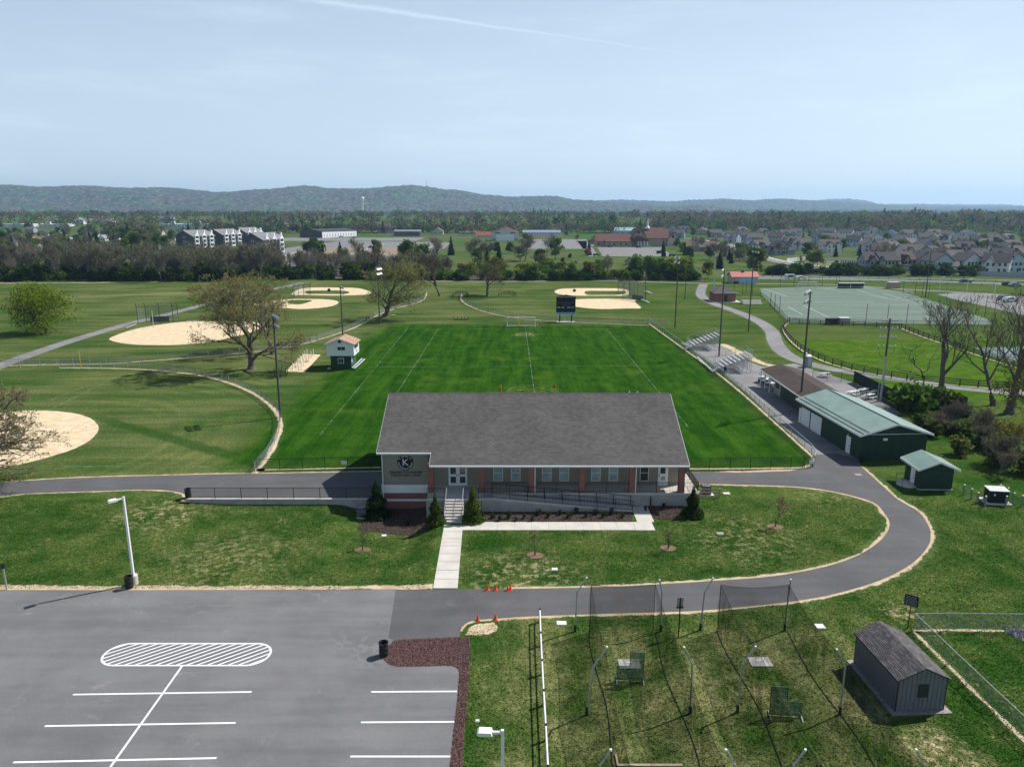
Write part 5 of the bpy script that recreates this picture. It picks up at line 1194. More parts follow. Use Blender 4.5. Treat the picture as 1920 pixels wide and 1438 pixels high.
# walks made of slabs
walk = thing('entrance_walk', 'pale concrete walk of slabs from the drive to the steps and ramp', 'walkway')
wl, wr = P(812, 1103), P(858, 1103); ul, ur = P(833, 984), P(868, 984)
n_ = 8
for k in range(n_):
    a, b = k / n_, (k + 1) / n_ - .004; q = [wl.lerp(ul, a), wr.lerp(ur, a), wr.lerp(ur, b), wl.lerp(ul, b)]
    mb = MB(); mb.v = [(p.x, p.y, z) for z in (-.3, .035) for p in q]; mb.f = [(4, 5, 6, 7), (0, 1, 5, 4), (1, 2, 6, 5), (2, 3, 7, 6), (3, 0, 4, 7)]; mb.m = [0]*5; mb.ob('slab', m_conc, walk)
y0, y1 = P(1000, 994).y, P(1000, 979).y; xA, xB = ur.x + .03, 11.2; n_ = 10
for k in range(n_): MB().box(xA + (xB - xA) * k / n_, xA + (xB - xA) * (k + 1) / n_ - .015, y0, y1, -.1, .035).ob('slab', m_conc, walk)
for a, b in ((y0 - .05, 63.6), (63.62, 65.2), (65.22, 67.3)): MB().box(11.62 if a > 63.5 else 11.21, 13.2 if a > 63.5 else 12.95, a, b, -.1, .036).ob('slab', m_conc, walk)
# planting beds
def mulch(name, poly, z=.02):
    bm = bmesh.new(); bm.faces.new([bm.verts.new((p[0], p[1], 0)) for p in poly]); bmesh.ops.triangulate(bm, faces=bm.faces[:]); bmesh.ops.subdivide_edges(bm, edges=bm.edges[:], cuts=7, use_grid_fill=True)
    for v in bm.verts: v.co.z = gz(v.co.x, v.co.y) + z + .05 * abs(mnoise.noise(v.co * 1.5))
    me = bpy.data.meshes.new(name); bm.to_mesh(me); bm.free(); me.materials.append(m_mulch); fixn(me); return struct(link(name, me))
bed1 = [Vector(q) for q in ((-4.42, y1, 0), (11.15, y1, 0), (11.55, 65.96, 0), (-2.9, 65.96, 0), (-4.3, 65.9, 0))]
bed2 = [Vector(q) for q in ((-14.6, 64.3, 0), (-11, 63.2, 0), (-8.2, 62.9, 0), (-6.25, 62.9, 0), (-6.25, 65.9, 0), (-8.2, 67, 0), (-8.25, 69.2, 0), (-13.2, 69.2, 0), (-14.2, 67.5, 0))]
bed3 = [Vector(q) for q in ((13.25, 64.4, 0), (15, 64.2, 0), (17.9, 64.6, 0), (18.6, 66.2, 0), (18.2, 67.4, 0), (13.25, 67.4, 0))]
for b_ in (bed1, bed2, bed3): mulch('planting_bed', [tuple(p) for p in b_])
scatter('bark_chips', 'dark bark chips and dead leaves in the planting beds', bed1, 1600, .03, .08, M_isl('bark_chips', (.03, .02, .015), (.22, .13, .09)), 8, .05, 'mulch')
scatter('bark_chips', 'dark bark chips in the bed under the emblem wall', bed2, 1300, .03, .08, bpy.data.materials['bark_chips'], 9, .05, 'mulch', gz)
scatter('bark_chips', 'dark bark chips in the bed right of the ramp', bed3, 700, .03, .08, bpy.data.materials['bark_chips'], 10, .05, 'mulch')
rnd = random.Random(77)
PS = [proto(MB().tube([(0, 0, -.05), (.02, 0, .3)], .02, 4), crown_cloud(640 + k, .36, .62, 420, .052, .1, 8)) for k in range(3)]
for i, (px, py) in enumerate(((905, 975), (924, 972), (938, 977), (955, 972), (968, 977), (983, 972), (997, 977), (1010, 966), (1029, 970), (1049, 966), (1067, 971), (1081, 963), (1098, 970), (1117, 965), (1133, 970), (1146, 965), (1167, 970))):
    b_ = P(px, py); inst(PS[i % 3], 'boxwood_shrub', ('%s round shrub counted from the steps in the bed below the ramp' % ['first', 'second', 'third', 'fourth', 'fifth', 'sixth', 'seventh', 'eighth', 'ninth', 'tenth', 'eleventh', 'twelfth', 'thirteenth', 'fourteenth', 'fifteenth', 'sixteenth', 'seventeenth'][i]), 'shrub', b_ + Vector((0, 0, .03)), rnd.uniform(.5, .75), .62, (.045, .07, .025), rnd, 'small shrubs below the ramp')
for i, (px, py) in enumerate(((1195 + 15, 958), (1232, 966), (1245, 952), (765, 985), (812, 990), (740, 970))):
    b_ = PG(px, py); inst(PS[i % 3], 'low_shrub', ['low twiggy shrub beside the ramp end walk', 'low shrub in the bed right of the ramp', 'low shrub against the porch base near the corner', 'low dark shrub in the shaded bed under the emblem', 'low shrub left of the steps foot', 'low dark shrub at the wing corner'][i], 'shrub', b_ + Vector((0, 0, .03)), .5, .62, (.06, .05, .03), rnd, None)
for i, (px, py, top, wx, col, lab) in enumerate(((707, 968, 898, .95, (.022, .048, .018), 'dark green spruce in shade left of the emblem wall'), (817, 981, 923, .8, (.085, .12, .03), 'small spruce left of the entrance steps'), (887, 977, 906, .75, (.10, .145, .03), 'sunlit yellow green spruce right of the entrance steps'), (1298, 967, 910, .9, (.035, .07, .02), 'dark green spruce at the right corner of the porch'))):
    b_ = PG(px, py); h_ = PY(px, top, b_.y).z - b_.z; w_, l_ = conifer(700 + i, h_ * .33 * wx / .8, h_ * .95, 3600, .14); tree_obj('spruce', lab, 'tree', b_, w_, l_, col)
# condensers, timber rail
def condenser(label, loc, s_=.9):
    e = thing('air_conditioner', label, 'air conditioner', loc); MB().box(-.75, .75, -.7, .7, -.05, .08).ob('pad', m_conc, e)
    MB().box(-s_/2, s_/2, -s_/2, s_/2, .08, .95).ob('cabinet', m_dark, e); MB().lathe([(.36, .951), (.36, .99), (.30, .99), (.30, .951)], n=20).ob('fan_ring', m_alu, e)
    mb = MB()
    for k in range(4): mb.cbox((0, 0, .965), (.7, .02, .01), k * math.pi / 4)
    mb.ob('fan_guard', m_alu, e)
    mb = MB()
    for k in range(8): mb.box(-s_/2 - .012, s_/2 + .012, -s_/2 - .012, s_/2 + .012, .16 + k * .095, .18 + k * .095)
    mb.ob('louvre', m_alu, e)
condenser('dark air conditioner on a pale pad in the shade left of the hall', Vector((-14.7, 67.4, gz(-14.7, 67.4))))
condenser('dark air conditioner behind the timber rail right of the porch', Vector((P(1324, 928).x, 70.6, 0)))
e = thing('timber_rail', 'short pale two board timber rail right of the porch', 'fence', P(1312, 933))
for x in (0, 1.95): MB().box(x - .06, x + .06, -.06, .06, -.1, 1.0).ob('post', m_timber, e)
for z in (.2, .6, .92): MB().box(-.05, 2.0, -.09, -.061, z - .06, z + .06).ob('board', m_timber, e)

# ------------------------------------------------------------ green garage, hut, transformer, pavilion
def gable_house(e, w_, l_, ze, zp, wm, rm, ov=.4, th=.12, axis='y'):
    """walls and roof, ridge along local y; origin at the front left corner"""
    mb = MB(); mb.prism([(0, 0), (w_, 0), (w_, ze), (w_/2, zp), (0, ze)], 0, l_, 'y'); me = mb.mesh('wall', wm); fixn(me); link('wall', me, e)
    sl = (zp - ze) / (w_/2); mb = MB()
    mb.prism([(-ov, ze - ov*sl + .03), (w_/2, zp + .03), (w_ + ov, ze - ov*sl + .03), (w_ + ov, ze - ov*sl + .03 + th), (w_/2, zp + .03 + th), (-ov, ze - ov*sl + .03 + th)], -ov, l_ + ov, 'y')
    me = mb.mesh('roof', rm); fixn(me); r_ = link('roof', me, e)
    for y in (-ov - .02, l_ + ov):
        mb = MB(); mb.prism([(-ov, ze - ov*sl - .06), (w_/2, zp - .06), (w_ + ov, ze - ov*sl - .06), (w_ + ov, ze - ov*sl + .05 + th), (w_/2, zp + .05 + th), (-ov, ze - ov*sl + .05 + th)], y, y + .02, 'y')
        me = mb.mesh('rake_trim', m_white); fixn(me); link('rake_trim', me, r_)
    for x in (-ov - .04, w_ + ov): MB().box(x, x + .04, -ov, l_ + ov, ze - ov*sl - .08, ze - ov*sl + .06 + th).ob('gutter', m_white, r_)
    return r_, sl
A = P(1612, 864); Bq = P(1726, 858); Cq = P(1497, 791); ld = (Cq - A); ag = math.atan2(ld.y, ld.x) - R(90)
wG, lG = (Bq - A).length, ld.length; ze, zp = PY(1613, 816, A.y).z + .1, PY(1672, 796, A.y).z
ga = thing('green_garage', 'dark green metal garage with pale green ribbed roof and white doors', 'garage', A, ag)
r_, sl = gable_house(ga, wG, lG, ze, zp, m_green, m_groof, .45, .1)
MB().box(-.05, wG + .02, -.03, -.001, ze - .06, ze).ob('gable_trim', m_white, ga)
MB().tube([(wG/2, -.45, zp + .16), (wG/2, lG + .45, zp + .16)], .07, 6).ob('ridge_cap', m_groof, r_)
mb = MB()
for row in (.35, .95):
    y = -.2
    while y < lG: mb.cbox((row - .45, y, ze + (row - .45) * sl + .17), (.12, .14, .09)); y += .38
mb.ob('snow_guards', m_dark, r_)
def at_wall(py_, px_):  # distance along the long wall from the front corner
    q = P(px_, py_); return (q - A).dot(ld.normalized())
for f0, f1, h_, nm in ((.60, .78, 2.35, 'overhead_door'), (.80, .955, 2.35, 'overhead_door')):
    d_ = MB().box(-.06, -.002, lG * f0, lG * f1, .05, h_).ob('door_frame', m_white, ga)
    for k in range(4): MB().box(-.085, -.061, lG * f0 + .12, lG * f1 - .12, .08 + k * .54, .08 + k * .54 + .52).ob('door_panel', m_white, d_)
d_ = MB().box(-.05, -.002, lG * .145, lG * .205, .05, 2.1).ob('door', m_white, ga); MB().box(-.1, -.051, lG * .15, lG * .158, 1.0, 1.1).ob('handle', m_dark, d_)
d_ = MB().box(-.05, -.002, lG * .965, lG * .998, .05, 2.05).ob('door', m_white, ga)
MB().box(-.16, -.002, lG * .17, lG * .18, 2.25, 2.4).ob('wall_lamp', m_alu, ga); MB().box(wG * .32, wG * .38, -.16, -.002, ze - .75, ze - .5).ob('wall_lamp', m_white, ga)
for k in range(1, 8): MB().box(wG * k / 8 - .02, wG * k / 8 + .02, -.02, -.001, .05, ze - .08).ob('siding_rib', m_green, ga)
e = thing('rubbish_bin', 'black bin standing at the near corner of the green garage', 'trash can', A + Vector((-.1, -.6, 0))); MB().lathe([(.0, .02), (.26, .02), (.3, .8), (.33, .8), (.33, .88), (0, .95)], n=12).ob('body', m_black, e); MB().lathe([(.34, .86), (.34, .93), (0, 1.02)], n=12).ob('lid', m_rubber, e)
A = P(1722, 918); Bq = P(1775, 914); Cq = P(1683, 898); ld = (Cq - A); ag = math.atan2(ld.y, ld.x) - R(90)
ag = bpy.data.objects['green_garage'].rotation_euler[2] - R(6); hw = (Bq - A).length; hl = 3.2; ze, zp = PY(1719, 879, A.y).z + .1, PY(1755, 868, A.y).z + .15
hu = thing('green_hut', 'small dark green hut with pale green roof and white door', 'hut', A, ag)
r_, sl = gable_house(hu, hw, hl, ze, zp, m_green, m_groof, .42, .09)
d_ = MB().box(-.05, -.002, 1.0, 1.85, .25, 2.2).ob('door', m_white, hu); MB().box(-.1, -.051, 1.08, 1.14, 1.1, 1.2).ob('handle', m_dark, d_)
MB().box(-.14, -.002, .6, .75, 1.9, 2.1).ob('wall_lamp', m_white, hu)
MB().box(-.1, hw + .1, -.12, hl, -.05, .1).ob('plinth', m_concd, hu); MB().lathe([(0, .19), (1.0, .19), (1.0, 0)], c=(-.55, 1.4, 0), n=20).ob('stoop', m_conc, hu)
for y in (.7, 2.1): MB().tube([(-1.35, y, 0), (-1.35, y, 1.0), (-.08, y, 1.0), (-.08, y, .2)], .025, 5).ob('handrail', m_black, hu)
tb_ = thing('transformer_box', 'dark utility transformer box with grey lid on a pad', 'transformer', P(1866, 942), R(-8))
MB().box(-1.2, 1.2, -.75, .95, -.05, .15).ob('pad', m_conc, tb_); MB().box(-.85, .85, -.55, .65, .15, 1.35).ob('cabinet', M('dark_green_cabinet', (.012, .016, .015), .5), tb_)
mb = MB(); mb.prism([(-.6, 1.351), (.7, 1.351), (.7, 1.5), (-.6, 1.42)], -.92, .92); mb.ob('lid', m_alu, tb_); MB().box(-.5, -.35, -.58, -.551, .9, 1.1).ob('plate', m_white, tb_)
for i, (px, py) in enumerate(((1806, 928), (1820, 936), (1832, 943), (1846, 950), (1885, 950), (1899, 944), (1915, 949), (1888, 934), (1874, 928))):
    e = thing('bollard', ['bollard farthest left of the transformer box', 'second bollard left of the transformer box', 'third bollard left of the transformer box', 'bollard before the near left corner of the transformer box', 'bollard before the near right corner of the transformer box', 'bollard right of the transformer box', 'rightmost bollard near the frame edge', 'bollard behind the right side of the transformer box', 'bollard behind the transformer box'][i], 'bollard', P(px, py), 0, 'bollards round the transformer')
    MB().tube([(0, 0, -.1), (0, 0, 1.1)], .085, 10).ob('pipe', M('bollard_grey', (.20, .22, .23), .7) if i == 0 else bpy.data.materials['bollard_grey'], e); MB().lathe([(.09, 1.08), (.09, 1.12), (0, 1.17)], n=10).ob('cap', m_white, e)
# concession pavilion
zr = 2.7
c1, c2, c3, c4 = P(1424, 692, 2.75), P(1475, 676, 3.6), P(1570, 730, 3.6), P(1498, 742, 2.75)
pa = thing('concession_pavilion', 'long low pavilion with brown shingled roof and open counter', 'building', P(1470, 742))
o = Vector(pa.location)
xL = P(1500, 765).x
pl, pr_ = P(1455, 722), P(1500, 762)
ang = math.atan2(c4.y - c1.y, c4.x - c1.x); Lp = (c4 - c1).length
pa.location = (c1.x, c1.y, 0); pa.rotation_euler = (0, 0, ang)
wv = Vector((-math.sin(ang), math.cos(ang), 0)); dep = abs((c2 - c1).dot(wv)) * 1.0; dep = max(6.0, min(dep, 9.0)); xo = (c2 - c1).dot(Vector((math.cos(ang), math.sin(ang), 0)))
Lp += 3.0
rf = MB(); rf.v = [(0, 0, 2.75), (Lp, 0, 2.75), (Lp, dep * .55, 3.65), (0, dep * .55, 3.65), (Lp, dep * 1.1, 2.75), (0, dep * 1.1, 2.75)]
rf.v += [(x, y, z - .14) for x, y, z in rf.v]; rf.f = [(0, 1, 2, 3), (3, 2, 4, 5), (6, 9, 8, 7), (9, 11, 10, 8), (0, 6, 7, 1), (5, 4, 10, 11), (0, 3, 9, 6), (3, 5, 11, 9), (1, 7, 8, 2), (2, 8, 10, 4)]; rf.m = [0] * 10
me = rf.mesh('roof', m_roofb); fixn(me); rr_ = link('roof', me, pa); MB().box(0, Lp, -.05, -.003, 2.56, 2.76).ob('fascia', m_white, rr_)
MB().box(5.2, Lp - .4, .9, dep - .3, 0, 2.66).ob('wall', M('cream_block', (.34, .31, .26), .9, .1), pa)
MB().box(9.2, Lp - .4, .86, .899, 0, 2.3).ob('green_panel', m_green, pa); MB().box(5.9, 7.4, .85, .899, 1.1, 2.1).ob('counter_opening', m_black, pa); mb = MB(); mb.prism([(-.35, 2.35), (.85, 2.35), (.85, 2.42), (-.35, 2.42)], 5.4, 8.0); mb.ob('counter_awning', m_alu, pa)
MB().box(8.2, 9.0, .85, .899, .05, 2.1).ob('door', m_dark, pa)
for x in (.3, 2.6, 4.9): MB().box(x, x + .12, .15, .27, 0, 2.6).ob('post', m_white, pa); MB().box(x, x + .12, dep - .3, dep - .18, 0, 2.75).ob('post', m_white, pa)
# patio fence with privacy screen
m_screen = M('dark_green_screen', (.008, .020, .016), .8, .3, 2)
def screen_fence(label, pts, mat, h=1.8):
    e = thing('screened_fence', label, 'fence', pts[0]); o = pts[0]; l = resample(pts, 2.4); pm = unit_tube(.04, h + .05, 6, m_dark)
    for p in l: link('post', pm, e, p - o)
    for a, b in zip(l, l[1:]):
        a, b = a - o, b - o; MB().face([a + Vector((0, 0, .05)), b + Vector((0, 0, .05)), b + Vector((0, 0, h)), a + Vector((0, 0, h))]).ob('screen', mat, e)
    MB().tube([p - o + Vector((0, 0, h)) for p in l], .03, 5).ob('top_rail', m_dark, e)
screen_fence('dark green screened fence along the patio by the pasture path', [P(1600, 717), P(1640, 738), P(1690, 764)], m_screen, 2.0)
screen_fence('see through dark fence at the far end of the patio', [P(1523, 712), P(1552, 716), P(1600, 716)], m_chainb, 1.7)
def table(label, loc, rz, s_=1.0, col=None):
    e = thing('picnic_table', label, 'table', loc, rz); col = col or m_bright
    MB().box(-.9, .9, -.38, .38, .72, .76).ob('tabletop', col, e)
    for y in (-.7, .7): MB().box(-.9, .9, y - .13, y + .13, .42, .46).ob('seat', col, e)
    for x in (-.65, .65): MB().tube([(x, -.7, 0), (x, -.1, .72)], .03, 5).ob('leg', m_dark, e); MB().tube([(x, .7, 0), (x, .1, .72)], .03, 5).ob('leg', m_dark, e); MB().tube([(x, -.75, .40), (x, .75, .40)], .025, 5).ob('brace', m_dark, e)
for i, (px, py, rz) in enumerate(((1618, 738, .6), (1630, 748, .5), (1640, 741, .9), (1546, 707, .2), (1599, 742, .4))): table(['white picnic table near the screened fence', 'white picnic table closest to the utility pole', 'white picnic table behind the utility pole', 'white picnic table at the far patio corner', 'pale picnic table nearest the garage roof'][i], P(px, py), rz)
e = thing('metal_rack', 'dark tall metal frame rack on the patio', 'rack', P(1612, 752), .3)
for x in (0, 1.1, 2.2):
    for y in (0, .8): MB().tube([(x, y, 0), (x, y, 1.9)], .03, 5).ob('upright', m_dark, e)
for y in (0, .8): MB().tube([(0, y, 1.9), (2.2, y, 1.9)], .03, 5).ob('beam', m_dark, e)
MB().box(0, 2.2, 0, .8, 1.2, 1.24).ob('shelf', m_dark, e)
e = thing('portable_toilet', 'grey portable toilet behind the tall light pole', 'toilet', P(1514, 688), .2); MB().box(-.55, .55, -.55, .55, 0, 2.0).ob('cabin', M('grey_plastic', (.22, .23, .26), .6), e); MB().lathe([(.78, 2.0), (.7, 2.12), (.3, 2.3), (0, 2.3)], n=4).ob('roof', m_white, e, None, R(45)); MB().box(-.4, .4, -.57, -.551, .1, 1.85).ob('door', m_alu, e)
def cart(label, loc, rz):
    e = thing('utility_cart', label, 'cart', loc, rz)
    mb = MB(); mb.prism([(-1.2, .35), (1.2, .35), (1.25, .6), (.7, .85), (.35, .85), (.25, .55), (-.4, .55), (-.45, .85), (-1.2, .85)], -.55, .55, 'y'); mb.ob('body', m_white, e)
    MB().box(-.45, .15, -.5, .5, .56, .72).ob('seat', m_black, e); MB().box(-.95, .75, -.58, .58, 1.75, 1.82).ob('canopy', m_white, e)
    for x in (-.85, .65):
        for y in (-.5, .5): MB().tube([(x, y, .8), (x * .95, y, 1.75)], .025, 5).ob('strut', m_dark, e)
    for x in (-.8, .8):
        for y in (-.5, .5): MB().tube([(x, y - .1, .26), (x, y + .1, .26)], .26, 10).ob('wheel', m_tyre, e)
cart('white utility cart parked first under the pavilion roof', P(1433, 717), ang + .2); cart('white utility cart parked second under the pavilion roof', P(1443, 722), ang + .2)
# ------------------------------------------------------------ sports ground furniture
def light_pole(label, px, py, pxt, pyt, face=(0, 1), heads=6, mat=None, r=.165):
    b = P(px, py); h_ = PY(pxt, pyt, b.y).z; a = math.atan2(face[1], face[0]) - R(90)
    e = thing('light_pole', label, 'light pole', b, a, 'floodlight poles round the fields')
    MB().tube([(0, 0, -.3), (0, 0, h_ * .5), (0, 0, h_)], [r, r * .85, r * .65], 10).ob('pole', mat or m_grey_pole, e)
    if heads:
        for z in (h_ - .25, h_ - 1.45): MB().box(-1.3, 1.3, -.06, .06, z - .06, z + .06).ob('crossarm', m_dark, e)
        k = heads // 2
        for z in (h_ - .25, h_ - 1.45):
            for i in range(k):
                x = -1.1 + 2.2 * i / max(1, k - 1); hd = MB()
                hd.lathe([(0, -.22), (.12, -.2), (.30, .0), (.36, .16), (.33, .16), (0, .02)], n=12)
                o_ = hd.ob('floodlight', m_bright, e, (x, .35, z + .05)); o_.rotation_euler = (R(-62), 0, 0)
    return e
light_pole('tall floodlight pole beside the nearest curved fence', 526, 783, 513, 593, (.8, .5))
light_pole('floodlight pole behind the white and green booth', 643, 634, 641, 538, (.8, .3))
light_pole('floodlight pole in front of the wide budding tree', 712, 608, 710, 503, (.8, -.2))
light_pole('tall floodlight pole rising behind the brown pavilion roof', 1499, 772, 1518, 547, (-.8, .5))
light_pole('tall pole between the two bleachers', 1348, 668, 1356, 506, (-.8, .3), 6)
light_pole('tall pole on the slope right of the bleachers', 1403, 622, 1416, 462, (.7, .2), 6)
light_pole('pole at the far right corner of the football field', 1265.5, 615, 1270, 482, (-.8, -.2), 4)
light_pole('shorter pole beyond the right diamond', 1284, 562, 1286, 516, (0, 1), 0, None, .15)
light_pole('pole behind the brick hut', 1338, 540, 1344, 479, (-.5, .5), 0, m_alu, .2)
light_pole('thin pole behind the backstop of the right diamond', 1210, 532, 1212, 480, (0, 1), 0, None, .14)
def util_pole(label, px, py, pxt, pyt, arms, mat=None):
    b = P(px, py); h_ = PY(pxt, pyt, b.y).z; e = thing('utility_pole', label, 'utility pole', b)
    MB().tube([(0, 0, -.3), (0, 0, h_)], [.19, .12], 8).ob('pole', mat or m_woodpole, e)
    for z, w_ in arms:
        zz = h_ - z; MB().box(-w_, w_, -.06, .06, zz - .07, zz + .07).ob('crossarm', m_concd, e)
        for x in (-w_ * .9, -w_ * .35, w_ * .35, w_ * .9): MB().lathe([(.05, 0), (.08, .08), (.05, .16), (.07, .24), (0, .3)], n=8).ob('insulator', m_white, e, (x, 0, zz + .07))
    return e, b, h_
e, b, h_ = util_pole('wooden utility pole with four crossarms by the garage patio', 1651, 752, 1673, 597, ((.4, 1.2), (1.6, 1.4), (2.9, 1.3), (4.3, 1.4)))
MB().tube([(0, 0, -.3), (0, 0, h_ * .55)], [.20, .165], 8).ob('metal_sheath', m_alu, e)
for sg in (-1, 1): MB().tube([(sg * 1.3, 0, h_ - 4.3), (sg * 1.1, 0, h_ - 5.2), (sg * .5, 0, h_ - 6.0), (0, 0, h_ - 6.4)], .02, 4).ob('cable_loop', m_black, e)
e = thing('cable_riser', 'short grey pipe standing against the utility pole', 'pipe', b + Vector((-.6, -.2, 0))); MB().tube([(0, 0, 0), (0, 0, 3.4)], .07, 8).ob('pipe', m_alu, e); MB().lathe([(.1, 0), (.1, .1)], n=8).ob('collar', m_dark, e)
util_pole('far leaning utility pole beyond the turf field', 1735, 558, 1745, 467, ((.5, 1.3),), m_grey_pole)
# booth
b0 = P(621, 692); bc = P(656, 694); wB = (bc - b0).length; yb_ = math.atan2((bc - b0).y, (bc - b0).x)
bo = thing('announcer_booth', 'two storey booth, white above dark green, with tan gable roof', 'booth', b0, 0)
lB = 4.3; z1, z2 = PY(638, 667, b0.y).z, PY(612, 645, b0.y).z; zpk = PY(636, 638, b0.y).z + .25; ow = .62
MB().box(0, wB, 0, lB, 0, z1).ob('lower_wall', m_green, bo)
MB().face([(wB + .002, .03, .03), (wB + .002, lB - .03, .03), (wB + .002, lB - .03, z1 - .02), (wB + .002, .03, z1 - .02)]).ob('sunlit_side_sheet', m_greenlit, bo)  # brighter green sheet: sunlight on the side wall put into its colour
mb = MB(); mb.prism([(-ow, z1 + .001), (wB + ow, z1 + .001), (wB + ow, z2), (wB / 2, zpk), (-ow, z2)], -.25, lB + .1, 'y'); me = mb.mesh('upper_wall', m_white); fixn(me); up = link('upper_wall', me, bo)
sl = (zpk - z2) / (wB / 2 + ow); ov = .35; mb = MB(); xa_, xb_ = -ow - ov, wB + ow + ov; zl = z2 - ov * sl + .03
mb.prism([(xa_, zl), (wB / 2, zpk + .03), (xb_, zl), (xb_, zl + .12), (wB / 2, zpk + .15), (xa_, zl + .12)], -.6, lB + .4, 'y'); me = mb.mesh('roof', m_rooft); fixn(me); rfb = link('roof', me, bo)
mb = MB(); mb.prism([(xa_, zl - .08), (wB / 2, zpk - .05), (xb_, zl - .08), (xb_, zl + .13), (wB / 2, zpk + .16), (xa_, zl + .13)], -.63, -.601, 'y'); me = mb.mesh('rake_trim', m_white); fixn(me); link('rake_trim', me, rfb)
def bwin(x0, x1, y, za, zb, par, name='window', fr=m_white, n=2):
    f_ = MB().box(x0, x1, y - .05, y, za, zb).ob(name, fr, par)
    for k in range(n): w_ = (x1 - x0 - .1) / n; MB().box(x0 + .06 + k * w_, x0 + .02 + (k + 1) * w_, y - .058, y - .051, za + .07, zb - .07).ob('pane', m_glass, f_)
bwin(wB * .42 - .2, wB * .42 + 1.3, -.251, z1 + 1.0, z1 + 1.75, bo); bwin(wB * .35, wB * .35 + 1.1, -.002, z1 * .42, z1 * .82, bo)
MB().box(wB * .5 - .2, wB * .5 + .2, -.45, -.251, z2 + .25, z2 + .72).ob('loudspeaker', m_black, bo)
for y in (.4, 2.0):
    f_ = MB().box(wB + ow, wB + ow + .05, y, y + 1.3, z1 + 1.15, z1 + 1.95).ob('window', m_dark, bo)
    for k in range(2): MB().box(wB + ow + .051, wB + ow + .058, y + .06 + k * .62, y + .62 + k * .62, z1 + 1.22, z1 + 1.88).ob('pane', m_glass, f_)
MB().box(wB + ow, wB + ow + .03, 1.4, 2.9, z1 + .3, z1 + .9).ob('logo_panel', M('grey_logo', (.42, .44, .46), .6, .5, 3), bo)
MB().box(wB + .004, wB + .03, .3, .8, z1 - 1.3, z1 - .2).ob('notice_board', m_white, bo)
MB().box(-.7, -.05, -.2, .6, 0, .25).ob('step', m_concd, bo)
def bench(label, a, b, w_=.28, h_=.44, name='bench', mat=None, rows=1):
    d = b - a; e = thing(name, label, 'bench', a, math.atan2(d.y, d.x)); L_ = d.length
    MB().box(0, L_, -w_ / 2, w_ / 2, h_ - .05, h_).ob('seat', mat or m_bright, e)
    for x in (L_ * .12, L_ * .5, L_ * .88): MB().tube([(x, -.14, 0), (x, -.1, h_ - .05), (x, .1, h_ - .05), (x, .14, 0)], .03, 5).ob('leg', m_dark, e)
    return e
bench('white team bench beside the booth, left of the pair', P(661, 694), P(679, 676)); bench('white team bench beside the booth, right of the pair', P(665, 695), P(684, 677))
bench('long aluminium bench lying against the field fence by the bleachers', P(1307, 672), P(1333, 697)); bench('small bench beside the wide budding tree trunk', P(733, 594), P(741, 593))
bench('aluminium bench beside the left path', P(237, 618), P(256, 611)); bench('aluminium bench near the left backstop', P(350, 605), P(373, 604))
# sand strip with white posts, equipment rack
ss = [P(*q) for q in ((533, 697), (567, 664), (603, 665), (573, 698))]
struct(sheet('sand_strip', ss, .016, m_clay, None, True, .25))
pm = MB().tube([(0, 0, -.1), (0, 0, 1.35)], .07, 8).mesh('post', m_white)
k = 0
for r_, (a, b, n_) in enumerate((((549, 694), (576, 667), 7), ((560, 696), (588, 667), 7))):
    for i in range(n_):
        q = P(*a).lerp(P(*b), i / (n_ - 1)); e = thing('white_post', '%s of the white posts in the %s row on the sand strip' % (['nearest', 'second', 'third', 'fourth', 'fifth', 'sixth', 'farthest'][i], ['left', 'right'][r_]), 'post', q, 0, 'white training posts'); link('pipe', pm, e); MB().lathe([(.1, 0), (.1, .06), (.07, .06)], n=8).ob('base_collar', m_white, e)
e = thing('equipment_rack', 'dark steel rack standing behind the tall light pole', 'rack', P(515, 706))
for x in (0, 1.0, 2.0):
    for y in (0, 1.0): MB().tube([(x, y, 0), (x, y, 1.6)], .05, 5).ob('upright', m_dark, e)
for z in (.3, .8):
    for y in (0, 1.0): MB().tube([(0, y, z), (2.0, y, z)], .04, 5).ob('beam', m_dark, e)
# scoreboard
yS = P(1060, 604).y; xa_, xb_ = PY(1043, 575, yS).x, PY(1079, 575, yS).x; zb, zt = PY(1060, 590, yS).z, PY(1060, 558, yS).z
sb = thing('scoreboard', 'black scoreboard on two posts with pale blue sponsor strip', 'scoreboard', ((xa_ + xb_) / 2, yS, 0)); wS_ = (xb_ - xa_) / 2
for x in (-wS_ * .62, wS_ * .62): MB().box(x - .14, x + .14, -.1, .14, -.1, zb).ob('post', m_black, sb)
MB().box(-wS_, wS_, -.18, .18, zb + .62, zt).ob('display_panel', m_black, sb); MB().box(-wS_ - .05, wS_ + .05, -.22, .2, zb, zb + .615).ob('sponsor_strip', m_blue, sb)
mb = MB(); mb.prism([(-wS_, zt + .001), (wS_, zt + .001), (wS_, zt + .35), (wS_ * .4, zt + .55), (0, zt + .75), (-wS_ * .4, zt + .55), (-wS_, zt + .35)], -.12, .1, 'y'); hd = mb.ob('header_panel', m_black, sb)
m_pale = M('pale_marking', (.34, .36, .38), .6, .3, 3)
mb = MB(); rr = random.Random(4); x = -wS_ + .15
while x < wS_ - .4: w_ = rr.uniform(.18, .4); mb.box(x, x + w_, -.14, -.121, zt + .06, zt + .34); x += w_ + .1
mb.ob('header_lettering', m_pale, hd)
zc = zb + (zt - zb) * .56; mb = MB()
mb.box(-.85, .85, -.2, -.181, zc - .03, zc); mb.box(-.85, .85, -.2, -.181, zc + .62, zc + .65)
for x in (-.85, 0, .82): mb.box(x, x + .03, -.2, -.181, zc, zc + .62)
mb.box(-wS_ + .05, -.9, -.2, -.181, zc + .62, zc + .645); mb.box(.9, wS_ - .05, -.2, -.181, zc + .62, zc + .645); mb.ob('clock_frame', m_pale, sb)
mb = MB()
